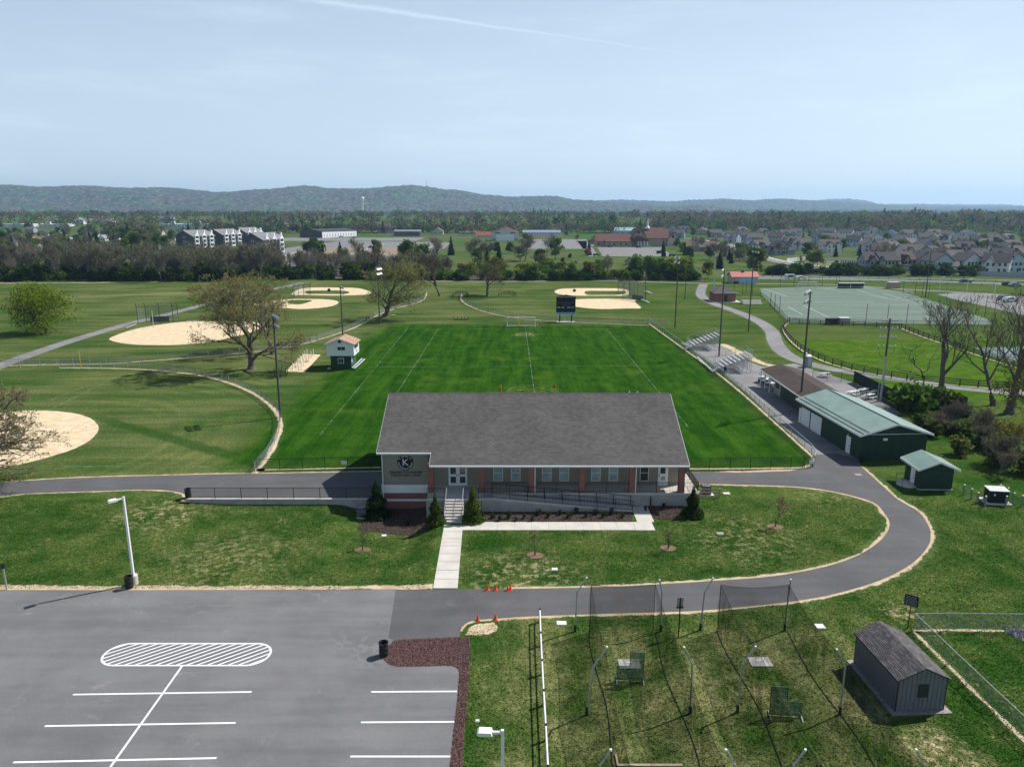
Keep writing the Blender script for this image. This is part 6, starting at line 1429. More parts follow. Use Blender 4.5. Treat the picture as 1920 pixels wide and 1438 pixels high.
for x, w_ in ((-2.2, .75), (-1.15, .75), (.3, .95), (1.5, .6)): mb.box(x, x + w_, -.2, -.181, zc - .75, zc - .45)
mb.ob('caption_lettering', m_pale, sb); MB().box(-2.2, 2.2, -.24, -.221, zb + .22, zb + .42).ob('sponsor_lettering', M('blue_grey_mark', (.10, .18, .32), .6, .6, 3), sb)
MB().box(-wS_ * .95, wS_ * .95, -.6, .5, -.05, .12).ob('footing', m_white, sb)
def goal(label, a, b, h_, dp=1.8, mat=None):
    d = b - a; e = thing('soccer_goal', label, 'goal', a, math.atan2(d.y, d.x)); L_ = d.length; mat = mat or m_white
    MB().tube([(0, 0, 0), (0, 0, h_), (L_, 0, h_), (L_, 0, 0)], .11, 6).ob('front_frame', mat, e)
    MB().tube([(0, 0, .05), (0, dp, .05), (L_, dp, .05), (L_, 0, .05)], .09, 5).ob('ground_frame', mat, e)
    for x in (0, L_): MB().tube([(x, 0, h_), (x, dp * .35, h_), (x, dp, .05)], .04, 5).ob('side_stay', mat, e)
    mb = MB(); mb.face([(0, dp * .35, h_), (L_, dp * .35, h_), (L_, dp, .05), (0, dp, .05)]); mb.face([(0, 0, h_), (L_, 0, h_), (L_, dp * .35, h_), (0, dp * .35, h_)])
    for x in (0, L_): mb.face([(x, 0, .05), (x, 0, h_), (x, dp * .35, h_), (x, dp, .05)])
    mb.ob('goal_net', m_goalnet, e)
goal('white soccer goal on the far end line of the football field', P(951, 613), P(1003, 613), 2.4, 1.8)
goal('white soccer goal at the far side of the turf field', P(1497, 541), P(1531, 541), 2.4, 2); goal('white goal near the right end of the turf field', P(1694, 558), P(1708, 560), 2.2, 2)
e = thing('goalpost', 'thin yellow goal post stem behind the white soccer goal', 'post', P(972, 612)); MB().tube([(0, .6, 0), (0, .6, 3.0)], .07, 6).ob('stem', m_yellow, e); MB().lathe([(.14, 0), (.14, 1.2), (.07, 1.2)], c=(0, .6, 0), n=8).ob('padding', m_yellow, e)
e = thing('blocking_sled', 'low black five post blocking sled on the far left of the field', 'training sled', P(851, 600)); MB().box(0, 3.9, -.08, .08, .05, .2).ob('base', m_black, e)
for k in range(5): MB().box(k * .95, k * .95 + .12, -.1, .1, .2, 1.0).ob('pad_post', m_black, e)
e = thing('hydrant_post', 'small dark standpipe right of the soccer goal', 'standpipe', P(1012, 614)); MB().tube([(0, 0, 0), (0, 0, 1.2)], .06, 6).ob('pipe', m_dark, e); MB().box(-.25, .25, -.12, .12, 0, .3).ob('base', m_concd, e)
for px, top, lab, mt in ((940, 721, 'orange yellow corner flag left behind the hall roof', m_yellow), (1042, 721, 'orange corner flag right behind the hall roof', m_orange)):
    Yf = 100.0; q = PY(px, top, Yf); e = thing('corner_flag', lab, 'flag', (q.x, Yf, 0)); MB().tube([(0, 0, 0), (0, 0, q.z)], .03, 6).ob('pole', m_yellow, e)
    mb = MB(); mb.v = [(0, 0, q.z), (0, 0, q.z - .45), (-.28, .08, q.z - .55), (-.5, .02, q.z - .35), (-.3, -.05, q.z - .08)]; mb.f = [(0, 1, 2, 3, 4)]; mb.m = [0]; f_ = mb.ob('pennant', mt, e); s = f_.modifiers.new('thick', 'SOLIDIFY'); s.thickness = .01
# bleachers
def bleacher(label, front, back_r, rz, L_=7.2):
    """five seat rows rising along local +y, row length along local +x"""
    e = thing('bleacher', label, 'bleacher', front, rz); rows = 8
    for k in range(rows):
        y, z = .72 * k, .75 + .27 * k
        MB().box(0, L_, y + .30, y + .56, z + .40, z + .45).ob('seat_plank', m_bright, e)
        MB().box(0, L_, y - .05, y + .22, z, z + .04).ob('foot_plank', m_concd, e)
    n_ = 6
    for i in range(n_):
        x = .1 + (L_ - .2) * i / (n_ - 1); mb = MB(); yb, zb_ = .72 * (rows - 1) + .5, .75 + .27 * (rows - 1)
        mb.tube([(x, 0, .03), (x, yb, .03)], .055, 4); mb.tube([(x, -.05, .95), (x, yb, zb_ + .3)], .035, 4)
        for k in range(rows): y = .72 * k + .35; mb.tube([(x, y, .03), (x, y, .75 + .27 * k + .38)], .05, 4)
        mb.tube([(x, .35, .03), (x, yb, zb_)], .04, 4); mb.tube([(x, yb, .03), (x, .35, 1.2)], .04, 4); mb.ob('support_frame', m_alu, e)
    mb = MB(); yb = .72 * rows - .1; zt_ = .75 + .27 * rows
    for i in range(n_): x = L_ * i / (n_ - 1); mb.tube([(x, yb, zt_ - .4), (x, yb, zt_ + 1.1)], .03, 5)
    for z in (.3, .7, 1.1): mb.tube([(0, yb, zt_ + z), (L_, yb, zt_ + z)], .03, 5)
    mb.ob('back_guard_rail', m_alu, e)
    for x in (0, L_):
        mb = MB()
        for z in (.5, 1.05): mb.tube([(x, .2, 1.35 + z), (x, yb, zt_ + z)], .03, 5)
        for k in range(4): y = .2 + (yb - .2) * k / 3; zz = 1.35 + (zt_ - 1.35) * k / 3; mb.tube([(x, y, zz), (x, y, zz + 1.05)], .03, 5)
        mb.ob('side_guard_rail', m_alu, e)
    mb = MB()
    for z in (.45, 1.0): mb.tube([(0, -.15, .8 + z), (L_ - 1.3, -.15, .8 + z)], .03, 5)
    for k in range(5): x = (L_ - 1.3) * k / 4; mb.tube([(x, -.15, .7), (x, -.15, 1.95)], .03, 5)
    mb.ob('front_guard_rail', m_bright, e)
    for k in range(5): MB().box(L_ - 1.3, L_ - .2, -1.5 + k * .28, -1.22 + k * .28, .17 * k + .14, .17 * k + .19).ob('stair_tread', m_bright, e)
    for x in (L_ - 1.3, L_ - .2): MB().tube([(x, -1.5, .05), (x, -1.5, .95), (x, -.1, 1.95)], .04, 5).ob('stair_rail', m_bright, e); MB().tube([(x, -1.55, .0), (x, -.1, .9)], .05, 4).ob('stair_stringer', m_alu, e)
bleacher('aluminium bleacher nearer the pavilion with stairs to the field', Vector((37.4, 133.6, 0)), None, R(-90), 4.8)
bleacher('aluminium bleacher farther up the field fence', Vector((37.6, 155.6, 0)), None, R(-90), 4.8)
# backstops
def backstop(label, c, rz, w_=6.0, h_=5.0, dug=True):
    e = thing('backstop', label, 'backstop', c, rz); pts = [(-w_ * .75, -1.6), (-w_ / 2, 0), (w_ / 2, 0), (w_ * .75, -1.6)]
    for x, y in pts + [(0, 0)]: MB().tube([(x, y, 0), (x, y, h_ * .8), (x, y - .8, h_)], .07, 6).ob('post', m_dark, e)
    mb = MB()
    for (x0, y0), (x1, y1) in zip(pts, pts[1:]): mb.face([(x0, y0, .05), (x1, y1, .05), (x1, y1, h_ * .8), (x0, y0, h_ * .8)]); mb.face([(x0, y0, h_ * .8), (x1, y1, h_ * .8), (x1, y1 - .8, h_), (x0, y0 - .8, h_)])
    mb.ob('wire_mesh', m_chain, e)
    for z in (1.2, h_ * .8): MB().tube([(x, y, z) for x, y in pts], .05, 5).ob('rail', m_dark, e)
    if dug: MB().box(-w_ * .35, w_ * .35, .06, .12, .1, 1.5).ob('padded_panel', m_dark, e)
    return e
backstop('tall backstop with dark padded panel behind the left infield', P(300, 604), R(12), 6.5, 5.2)
backstop('chain link backstop with dark panel behind the right diamond', P(1195, 562), R(-55), 7, 6)
backstop('backstop of the upper right diamond', P(1180, 550), R(-60), 6, 5, False)
backstop('far left backstop beside the double infield', P(560, 556), R(70), 6, 4.5, False)
for px, py, lab in ((1219, 551, 'small aluminium bleacher behind the upper right backstop'), (1214, 568, 'small aluminium bleacher behind the lower right backstop')):
    e = thing('small_bleacher', lab, 'bleacher', P(px, py), R(100))
    for k in range(3): MB().box(-2, 2, k * .6, k * .6 + .28, .4 + k * .25, .45 + k * .25).ob('seat_plank', m_bright, e)
    for x in (-1.6, 0, 1.6): MB().tube([(x, 0, 0), (x, 0, .4), (x, 1.4, .95), (x, 1.4, 0)], .03, 4).ob('support_frame', m_alu, e)
for px, py, h_, lab in ((333, 603, 2.6, 'short pale foul pole by the left backstop'), (288, 614, 4.2, 'pale thick foul pole left of the backstop'), (152, 690, 3.2, 'thin yellow foul pole on the curved fence'), (38, 690, 3, 'thin foul pole near the left path')):
    e = thing('foul_pole', lab, 'pole', P(px, py)); MB().tube([(0, 0, 0), (0, 0, h_)], .06 if h_ != 4.2 else .1, 6).ob('pipe', m_alu if px != 152 else m_yellow, e); MB().lathe([(.13, 0), (.13, .08), (0, .08)], n=8).ob('base', m_concd, e)
for i, (px, py, lab) in enumerate(((1077, 547, 'dark equipment bag on the upper right infield'), (617, 546, 'dark equipment bag on the upper left infield'))):
    e = thing('equipment_bag', lab, 'bag', P(px, py)); MB().lathe([(0, .02), (.5, .02), (.6, .3), (.5, .75), (.2, .95), (0, .95)], n=10).ob('sack', m_black, e); MB().tube([(-.2, 0, .9), (0, 0, 1.15), (.2, 0, .9)], .04, 5).ob('strap', m_dark, e)
for i, (px, py, lab) in enumerate(((165, 800, 'white base on the nearest infield'), (330, 625, 'white base on the left infield'), (1120, 570, 'white base on the lower right infield'))):
    e = thing('base_plate', lab, 'base', P(px, py) + Vector((0, 0, .012))); MB().box(-.19, .19, -.19, .19, 0, .08).ob('cushion', m_white, e, None, .7); MB().box(-.22, .22, -.22, .22, -.01, .015).ob('anchor', m_concd, e, None, .7)
# turf field and its netting poles
turf = struct(sheet('turf_field', [P(*q) for q in ((1425, 541), (1520, 538), (1615, 537), (1690, 547), (1752, 566), (1850, 598), (1862, 609), (1480, 605), (1428, 553))], .015, m_turf))
m_tl = M('turf_line', (.40, .44, .42), .9)
def tline(a, b, w_=.25): a, b = P(*a), P(*b); d = (b - a).normalized(); n = Vector((-d.y, d.x, 0)) * w_ / 2; MB().face([(q.x, q.y, .024) for q in (a - n, b - n, b + n, a + n)]).ob('field_line', m_tl, turf)
for a, b in (((1433, 542), (1475, 556)), ((1507, 573), (1555, 596)), ((1606, 544), (1665, 560)), ((1656, 550), (1705, 564)), ((1450, 566), (1640, 566)), ((1470, 571), (1750, 571)), ((1545, 541), (1760, 575)), ((1480, 598), (1580, 598)), ((1478, 576), (1505, 590))): tline(a, b)
chain_fence('low chain link fence along the near side of the turf field', [P(1425, 553), P(1450, 573), P(1478, 606), P(1600, 609), P(1740, 611), P(1862, 612)], 1.3, 3.0, m_dark, m_chainb, .035)
npm = None
for i, (px, py, top) in enumerate(((1444, 577, 548), (1452, 583, 552), (1461, 590, 556), (1623, 607, 570), (1663, 607, 571), (1699, 608, 571), (1742, 609, 572), (1463, 538, 517), (1488, 538, 515), (1515, 538, 512), (1541, 538, 516), (1567, 538, 517), (1693, 550, 527), (1715, 556, 528), (1728, 560, 528), (1740, 563, 533), (1829, 590, 552), (1846, 595, 556), (1863, 600, 560), (1392, 552, 528), (1399, 548, 526), (1410, 558, 530), (1376, 545, 520))):
    b = P(px, py); h_ = PY(px, top, b.y).z; e = thing('net_pole', '%s slim dark netting pole round the turf field, counted from the near left' % ['first', 'second', 'third', 'fourth', 'fifth', 'sixth', 'seventh', 'eighth', 'ninth', 'tenth', 'eleventh', 'twelfth', 'thirteenth', 'fourteenth', 'fifteenth', 'sixteenth', 'seventeenth', 'eighteenth', 'nineteenth', 'twentieth', 'twenty-first', 'twenty-second', 'twenty-third'][i], 'pole', b, 0, 'netting poles of the turf field')
    MB().tube([(0, 0, 0), (0, 0, h_)], .07, 5).ob('pipe', m_dark, e); MB().lathe([(.14, 0), (.14, .1), (0, .1)], n=8).ob('footing', m_concd, e)
struct(sheet('court', [P(*q) for q in ((1822, 652), (1930, 650), (1990, 690), (1930, 684), (1870, 672))], .012, M('court_surface', (.10, .155, .155), .9, .1, .5)))
chain_fence('yellow topped fence round the blue green court', [P(1990, 700), P(1930, 690), P(1870, 676), P(1812, 650), P(1930, 649)], 1.4, 3, m_dark, m_chainb, .035, cap=m_yellow)
e = thing('team_shelter', 'low dark bench shelter beyond the pasture', 'shelter', P(1551, 609)); MB().box(0, 4.0, 0, 1.4, 1.5, 1.6).ob('roof', m_dark, e); MB().box(0, 4.0, 1.3, 1.4, 0, 1.5).ob('back_panel', m_dark, e); MB().box(.2, 3.8, .7, 1.1, .4, .46).ob('bench_seat', m_bright, e)
e = thing('storage_box', 'pale storage box beside the dark bench shelter', 'box', P(1584, 609)); MB().box(-1.3, 1.3, 0, 1.2, 0, 1.7).ob('cabinet', m_concd, e); MB().box(-1.35, 1.35, -.05, 1.25, 1.7, 1.78).ob('lid', m_white, e)
for i, (px, py) in enumerate(((1585, 541), (1610, 541))):
    e = thing('dugout', ['left dark dugout at the far side of the turf', 'right dark dugout at the far side of the turf'][i], 'dugout', P(px, py)); MB().box(-2.4, 2.4, 0, 1.3, 1.9, 2.0).ob('roof', m_white, e); MB().box(-2.4, 2.4, 1.2, 1.3, 0, 1.9).ob('back_panel', m_dark, e); MB().box(-2.4, 2.4, .4, .8, .4, .5).ob('bench_seat', m_bright, e)
e = thing('storage_box', 'tan box hut behind the turf field', 'box', P(1677, 541)); MB().box(-2, 2, 0, 2.4, 0, 2.2).ob('cabinet', m_timber, e); MB().box(-2.1, 2.1, -.1, 2.5, 2.2, 2.35).ob('lid', m_conc, e)
# brick restroom hut with hip roof, red roofed shed, concrete stand
b = P(1340, 566); w_ = (P(1379, 566) - b).length; d_ = 7.0; z_ = PY(1350, 549, b.y).z
e = thing('brick_hut', 'small red brick hut with grey hipped roof', 'hut', b); MB().box(0, w_, 0, d_, 0, z_).ob('wall', m_brick, e)
mb = MB(); zp = PY(1354, 537, b.y + 3).z; ov = .6; mb.v = [(-ov, -ov, z_), (w_ + ov, -ov, z_), (w_ + ov, d_ + ov, z_), (-ov, d_ + ov, z_), (w_ * .42, d_ * .5, zp), (w_ * .58, d_ * .5, zp)]; mb.f = [(0, 1, 5, 4), (1, 2, 5), (2, 3, 4, 5), (3, 0, 4), (3, 2, 1, 0)]; mb.m = [0] * 5; r_ = mb.ob('roof', m_roof, e); MB().box(-ov, w_ + ov, -ov - .05, -ov, z_ - .15, z_ + .02).ob('fascia', m_white, r_)
MB().box(w_ * .45, w_ * .6, -.04, -.002, .05, 2.1).ob('door', m_dark, e); MB().box(-.9, w_ + 1.5, -1.5, d_ + .5, -.05, .06).ob('slab', m_conc, e)
st = P(1403, 571); e = thing('concrete_stand', 'pale concrete stand with rails beside the turf field fence', 'stand', st)
for k in range(4): MB().box(-1.5, 4.5, k * .7, k * .7 + .7, 0, .2 + k * .3).ob('tier', m_conc, e)
for k in range(3): MB().tube([(-1.5 + k * 3, 2.8, 1.1), (-1.5 + k * 3, 2.8, 2.1)], .04, 5).ob('rail_post', m_alu, e)
MB().tube([(-1.5, 2.8, 2.1), (4.5, 2.8, 2.1)], .04, 5).ob('handrail', m_alu, e)
b = P(1373, 532); w_ = (P(1421, 532) - b).length; e = thing('red_roof_shed', 'cream shed with red metal roof and wide pale doors', 'shed', b); ze = PY(1395, 519, b.y).z; zp = PY(1395, 510, b.y + 3.5).z
mb = MB(); mb.prism([(0, 0), (7, 0), (7, ze), (3.5, zp), (0, ze)], 0, w_); me = mb.mesh('wall', M('cream_metal', (.42, .41, .34), .7)); fixn(me); link('wall', me, e)
mb = MB(); sl = (zp - ze) / 3.5; mb.prism([(-.5, ze - .5 * sl + .03), (3.5, zp + .03), (7.5, ze - .5 * sl + .03), (7.5, ze - .5 * sl + .15), (3.5, zp + .15), (-.5, ze - .5 * sl + .15)], -.5, w_ + .5); me = mb.mesh('roof', M('pink_red_metal', (.42, .12, .11), .6)); fixn(me); r_ = link('roof', me, e)
MB().lathe([(.5, -.3), (.5, .5), (.7, .6), (0, 1.0)], n=10).ob('roof_vent', m_dark, r_, (w_ * .5, 3.5, zp))
for k in range(2): MB().box(w_ * (.28 + k * .3), w_ * (.56 + k * .3), -.05, -.002, .05, ze - .3).ob('door', m_blue, e)
MB().box(.3, w_ * .25, -.06, -.002, .0, ze * .35).ob('dark_base', m_dark, e)

# ------------------------------------------------------------ far road, cars, street lamps
road = struct(strip('main_road', pixline([(1395, 521.5), (1480, 523), (1600, 524.5), (1700, 527), (1800, 530), (1920, 534), (2060, 540)], 4), 9.0, .02, m_path))
struct(strip('main_road', pixline([(1395, 518), (1480, 519), (1600, 520.5), (1700, 522), (1800, 524), (1920, 527), (2060, 531)], 4), 7.0, .02, m_path))
def guard(label, px):
    l = pixline(px, 4); e = thing('guard_rail', label, 'guard rail', l[0]); o = l[0]; l = resample(l, 4.0); pm = MB().box(-.08, .08, -.08, .08, 0, .7).mesh('post', m_dark)
    for p in l: link('post', pm, e, p - o)
    mb = MB()
    for a, b in zip(l, l[1:]): a, b = a - o, b - o; mb.face([a + Vector((0, 0, .4)), b + Vector((0, 0, .4)), b + Vector((0, 0, .75)), a + Vector((0, 0, .75))])
    o_ = mb.ob('rail_beam', m_bright, e); s_ = o_.modifiers.new('thick', 'SOLIDIFY'); s_.thickness = .06
guard('pale guard rail along the near side of the main road', [(1425, 526), (1600, 528), (1760, 532), (1920, 537)])
guard('pale guard rail along the middle of the main road', [(1395, 520), (1600, 522.5), (1760, 525.5), (1920, 530)])
def car(label, loc, rz, col, L_=4.6, h_=1.5, van=False):
    e = thing('parked_car', label, 'car', loc, rz)
    prof = [(-L_/2, .35), (L_/2, .35), (L_/2, .75), (L_*.28, .95), (L_*.12, h_), (-L_*.34, h_), (-L_*.46, .95), (-L_/2, .85)] if not van else [(-L_/2, .35), (L_/2, .35), (L_/2, .95), (L_*.36, 1.1), (L_*.24, h_), (-L_/2, h_)]
    mb = MB(); mb.prism(prof, -.88, .88, 'y'); me = mb.mesh('body', m_objpaint); fixn(me); o_ = link('body', me, e); o_.color = (*col, 1)
    MB().box(-L_*.33, L_*.12, -.9, .9, 1.0, h_ - .1).ob('window', m_glass, e)
    for x in (-L_*.3, L_*.3):
        for y in (-.82, .82): MB().tube([(x, y - .1, .33), (x, y + .1, .33)], .33, 10).ob('wheel', m_tyre, e)
SIL, BLK, WHT, REDC = (.35, .36, .38), (.02, .02, .022), (.65, .66, .68), (.25, .03, .03)
for i, (px, py, rz, c_, van, lab) in enumerate(((1483, 524, .05, WHT, True, 'white van behind the dark roadside bush'), (1502, 524, .05, WHT, False, 'white car right of the dark roadside bush'), (1890, 536, .02, BLK, False, 'dark car on the main road near the right edge'), (1903, 537, .02, SIL, False, 'silver car following the dark car at the right edge'), (1893, 566, .1, WHT, False, 'white car in the curved car park at the right edge'), (1884, 563, .1, (.06, .09, .16), False, 'blue car in the curved car park at the right edge'), (1810, 531, .02, (.05, .06, .1), False, 'dark blue car under the green road sign'), (1104, 455, 1.2, WHT, False, 'white car at the left end of the church'), (1111, 463, 1.3, WHT, False, 'white car below the first at the church drive'), (1143, 464, .1, BLK, False, 'black car before the low church wing'), (1197, 465, .1, BLK, False, 'black car before the church portico'), (1238, 476, .2, BLK, True, 'black van in the church car park'), (1260, 481, .1, BLK, False, 'black car at the church car park exit'), (1118, 480, .1, BLK, False, 'black car on the lane left of the church car park'), (813, 456, .3, (.4, .12, .1), True, 'red and white van on the paved lot'), (402, 472, .2, WHT, False, 'white car below the apartment blocks'), (640, 445, .1, SIL, False, 'silver car beside the warehouse'))): car(lab, P(px, py) + Vector((0, 0, .025)), rz, c_, 5.2 if van else 4.5, 2.1 if van else 1.5, van)
for px, py, top, lab in ((1760, 552, 520, 'pale street lamp beside the far path'), (1864, 556, 533, 'pale street lamp by the curved car park'), (1812, 551, 523, 'pale lamp behind the far path near the sign')):
    b = P(px, py); h_ = PY(px, top, b.y).z; e = thing('street_lamp', lab, 'street lamp', b); MB().tube([(0, 0, 0), (0, 0, h_), (.8, 0, h_ + .1)], .09, 6).ob('post', m_white, e); MB().box(.6, 1.7, -.2, .2, h_ + .02, h_ + .16).ob('lamp_head', m_white, e)
b = P(1806, 532); e = thing('road_sign', 'green overhead road sign with white arrows on a mast arm', 'sign', b); zt_ = PY(1790, 500, b.y).z; zb_ = PY(1790, 508, b.y).z; xl, xr_ = PY(1786, 505, b.y).x - b.x, PY(1794, 505, b.y).x - b.x
MB().tube([(0, 0, 0), (0, 0, zb_), (xl, 0, zb_ + .2)], .16, 6).ob('mast', m_dark, e); MB().box(xl, xr_, -.2, -.17, zb_, zt_).ob('sign_panel', m_greenlit, e); MB().box(xl, xr_, -.2, -.17, PY(1790, 513, b.y).z, zb_ - .3).ob('lower_panel', m_greenlit, e)
mb = MB()
for f_ in (.25, .6): x = xl + (xr_ - xl) * f_; mb.box(x, x + .25, -.23, -.201, zb_ + .4, zt_ - .4); mb.box(x - .15, x + .4, -.23, -.201, zt_ - .75, zt_ - .4)
mb.ob('white_marks', m_white, e)
struct(sheet('curved_car_park', [P(*q) for q in ((1757, 552), (1790, 549), (1860, 552), (1960, 556), (2000, 610), (1920, 592), (1860, 577), (1800, 564))], .012, m_farpave))
struct(strip('estate_road', pixline([(1290, 447), (1330, 455), (1370, 463), (1410, 478), (1450, 489), (1500, 498), (1560, 504), (1620, 508)], 5), 7, .03, m_farpave)); struct(strip('estate_pavement', pixline([(1300, 447), (1340, 454), (1385, 463), (1425, 478), (1462, 488), (1510, 496), (1560, 501.5), (1615, 506)], 5), 2.4, .04, m_conc))
# ------------------------------------------------------------ far buildings
def wincopy(me, e, pts, name='window'):
    for p, rz in pts: link(name, me, e, p, rz)
m_farwin = MB().box(-.55, .55, -.04, 0, -.7, .7).mesh('window', m_glass)
def paint(o, c): o.color = (*c, 1); return o
def block(name, label, cat, px0, px1, pyb, ptop, depth, wall, roof, kind='gable', pk=None, rz=0, wins=0, rows=1, axis='x', wc=None):
    """building whose front base runs from photo column px0 to px1; ptop is the eave row, pk the ridge row"""
    b = PG((px0 + px1) / 2, pyb); w_ = (px1 - px0) / F * b.y * 1.03; ze = PY(px0, ptop, b.y).z - b.z; zp = (PY(px0, pk, b.y + depth / 2).z - b.z) if pk else ze + depth * .22
    e = thing(name, label, cat, b, rz); hw = w_ / 2
    mb = MB()
    if kind == 'flat': mb.box(-hw, hw, 0, depth, -.3, ze)
    elif axis == 'x': mb.prism([(0, -.3), (depth, -.3), (depth, ze), (depth / 2, zp), (0, ze)], -hw, hw)
    else: mb.prism([(-hw, -.3), (hw, -.3), (hw, ze), (0, zp), (-hw, ze)], 0, depth, 'y')
    me = mb.mesh('wall', m_objpaint); fixn(me); paint(link('wall', me, e), wall); mb = MB(); ov = .5
    if kind == 'flat': mb.box(-hw - .15, hw + .15, -.15, depth + .15, ze + .001, ze + .5)
    elif axis == 'x':
        sl = (zp - ze) / (depth / 2); mb.prism([(-ov, ze - ov * sl + .05), (depth / 2, zp + .05), (depth + ov, ze - ov * sl + .05), (depth + ov, ze - ov * sl + .3), (depth / 2, zp + .3), (-ov, ze - ov * sl + .3)], -hw - ov, hw + ov)
    else:
        sl = (zp - ze) / hw; mb.prism([(-hw - ov, ze - ov * sl + .05), (0, zp + .05), (hw + ov, ze - ov * sl + .05), (hw + ov, ze - ov * sl + .3), (0, zp + .3), (-hw - ov, ze - ov * sl + .3)], -ov, depth + ov, 'y')
    me = mb.mesh('roof', m_objroof); fixn(me); rf = paint(link('roof', me, e), roof)
    for r_ in range(rows):
        for k in range(wins): link('window', m_farwin, e, (-hw + w_ * (k + .5) / wins, -.003, ze * (r_ + .55) / rows))
    return e, w_, ze, zp, rf
TANW, WHT_, GRYW, CRM, BLUW = (.36, .33, .28), (.62, .64, .66), (.30, .32, .35), (.46, .43, .35), (.42, .50, .58)
GRF, BRF, DRF, RRF = (.095, .092, .098), (.13, .10, .092), (.055, .053, .06), (.24, .07, .06)
# far paved lots and lanes
for nm, poly in (('shop_car_park', [(500, 470), (640, 452), (850, 455), (812, 480), (700, 500), (520, 500)]), ('warehouse_yard', [(520, 447), (700, 440), (800, 445), (780, 452), (520, 452)]), ('meeting_car_park', [(984, 449), (1100, 449), (1100, 467), (984, 467)]), ('church_car_park', [(1120, 464), (1240, 464), (1262, 481), (1130, 481)]), ('church_lane', [(1082, 452), (1103, 452), (1122, 481), (1104, 481)]), ('hall_forecourt', [(850, 438), (895, 438), (890, 446), (835, 446)])): struct(sheet(nm, [P(*q) for q in poly], .03, m_farpave))
for nm, poly in (('bare_ground', [(560, 470), (690, 461), (640, 482), (520, 486)]), ('bare_ground', [(700, 466), (790, 460), (760, 478), (660, 484)])): struct(sheet(nm, [P(*q) for q in poly], .04, M('bare_far_soil', (.22, .17, .12), .95, .2, .2)))
for a, b in (((527, 482), (610, 456)), ((655, 478), (720, 458)), ((765, 478), (812, 462))): struct(strip('pale_kerb', [P(*a), P(*b)], 1.4, .06, m_conc))
e, w_, ze, zp, rf = block('warehouse', 'long warehouse with brown gable end and white sides', 'building', 557, 609, 446, 434, 60, (.055, .045, .045), (.05, .045, .055), axis='y', pk=429, rz=R(-28))
MB().box(w_/2 + .01, w_/2 + .15, .5, 59, 0, ze - .4).ob('white_side_wall', m_white, e)
for k in range(12): MB().box(w_/2 + .151, w_/2 + .2, 3 + k * 4.6, 4.2 + k * 4.6, 1, 4).ob('panel_gap', m_concd, e)
e, w_, ze, zp, rf = block('shop_building', 'two storey shop with blue grey front and white end wall', 'building', 708, 741, 437.5, 428, 14, (.34, .38, .42), (.10, .09, .095), pk=420, wins=0)
MB().box(-w_/2, w_/2, -.2, -.003, ze - 1.2, ze - .2).ob('sign_band', m_dark, e); MB().box(w_/2 + .01, w_/2 + .12, 0, 14, 0, ze).ob('white_end_wall', m_white, e)
e, w_, ze, zp, rf = block('flat_store', 'low flat roofed store with dark front and white band', 'building', 740, 786, 443, 433, 16, (.05, .055, .05), (.5, .5, .5), 'flat', wins=0); MB().box(-w_/2, w_/2, -1.2, -.2, ze - .9, ze + .2).ob('canopy_band', m_white, e)
for k in range(5): MB().box(-w_/2 + w_ * (k + .1) / 5, -w_/2 + w_ * (k + .85) / 5, -.06, -.003, .3, ze - 1.2).ob('shop_window', m_glass, e)
block('cottage', 'small pale cottage with grey roof at the end of the shop road', 'house', 811, 830, 440, 434, 10, CRM, (.20, .18, .16), pk=427, wins=2, axis='y')
e, w_, ze, zp, rf = block('gabled_hall', 'large pale gabled hall with red roof edge and two dark strip windows', 'building', 923, 971, 452, 437, 30, (.50, .51, .49), (.20, .07, .06), axis='y', pk=426.5)
for sg in (-1, 1): MB().box(sg * w_ * .28 - 2.4, sg * w_ * .28 + 2.4, -.1, -.003, ze - .6, ze + .4).ob('window', m_glass, e)
MB().box(-w_ * .33, w_ * .33, -.25, -.003, 0, ze - 1.5).ob('white_doors', m_white, e); MB().box(-w_/2, -w_ * .34, -.2, -.003, 0, 2.5).ob('stone_base', m_timber, e); MB().box(w_ * .34, w_/2, -.2, -.003, 0, 2.5).ob('stone_base', m_timber, e)
block('red_roof_wing', 'low wing with dark red roof left of the gabled hall', 'building', 895, 922, 446, 442, 14, CRM, RRF, pk=435)
block('flat_store', 'low beige building with red sign roof behind the pale forecourt', 'building', 862, 892, 440, 436, 10, (.42, .28, .20), (.3, .2, .16), 'flat', wins=2)
e, w_, ze, zp, rf = block('long_motel', 'long low white building with blue grey roof and row of windows', 'building', 982, 1049, 443, 436, 14, WHT_, (.20, .24, .36), pk=432, wins=14)
block('green_roof_barn', 'pale barn with sea green metal roof behind the church', 'building', 1153, 1192, 441, 433, 18, (.36, .40, .42), (.22, .42, .38), pk=427, wins=4)
# church
BRN = (.115, .05, .045); STO = (.36, .29, .22)
cb = P(1222, 462); ch = thing('church', 'sprawling tan brick church with dark red roofs and white steeple', 'church', cb); sc_ = 640 / F
def cx_(px): return PY(px, 460, cb.y).x - cb.x
def cz_(py, dy=0): return PY(1200, py, cb.y + dy).z
def cpart(name, prof, a0, a1, axis, col, m=None, par=None):
    mb = MB(); mb.prism(prof, a0, a1, axis); me = mb.mesh(name, m or m_objpaint); fixn(me); return paint(link(name, me, par or ch), col)
def cgable_y(x0, x1, y0, y1, ze, zp):
    xm = (x0 + x1) / 2; cpart('wall', [(x0, -.3), (x1, -.3), (x1, ze), (xm, zp), (x0, ze)], y0, y1, 'y', STO); s_ = (zp - ze) / ((x1 - x0) / 2); return cpart('roof', [(x0 - .8, ze - .8 * s_ + .1), (xm, zp + .1), (x1 + .8, ze - .8 * s_ + .1), (x1 + .8, ze - .8 * s_ + .5), (xm, zp + .5), (x0 - .8, ze - .8 * s_ + .5)], y0 - .6, y1 + .6, 'y', BRN, m_objroof)
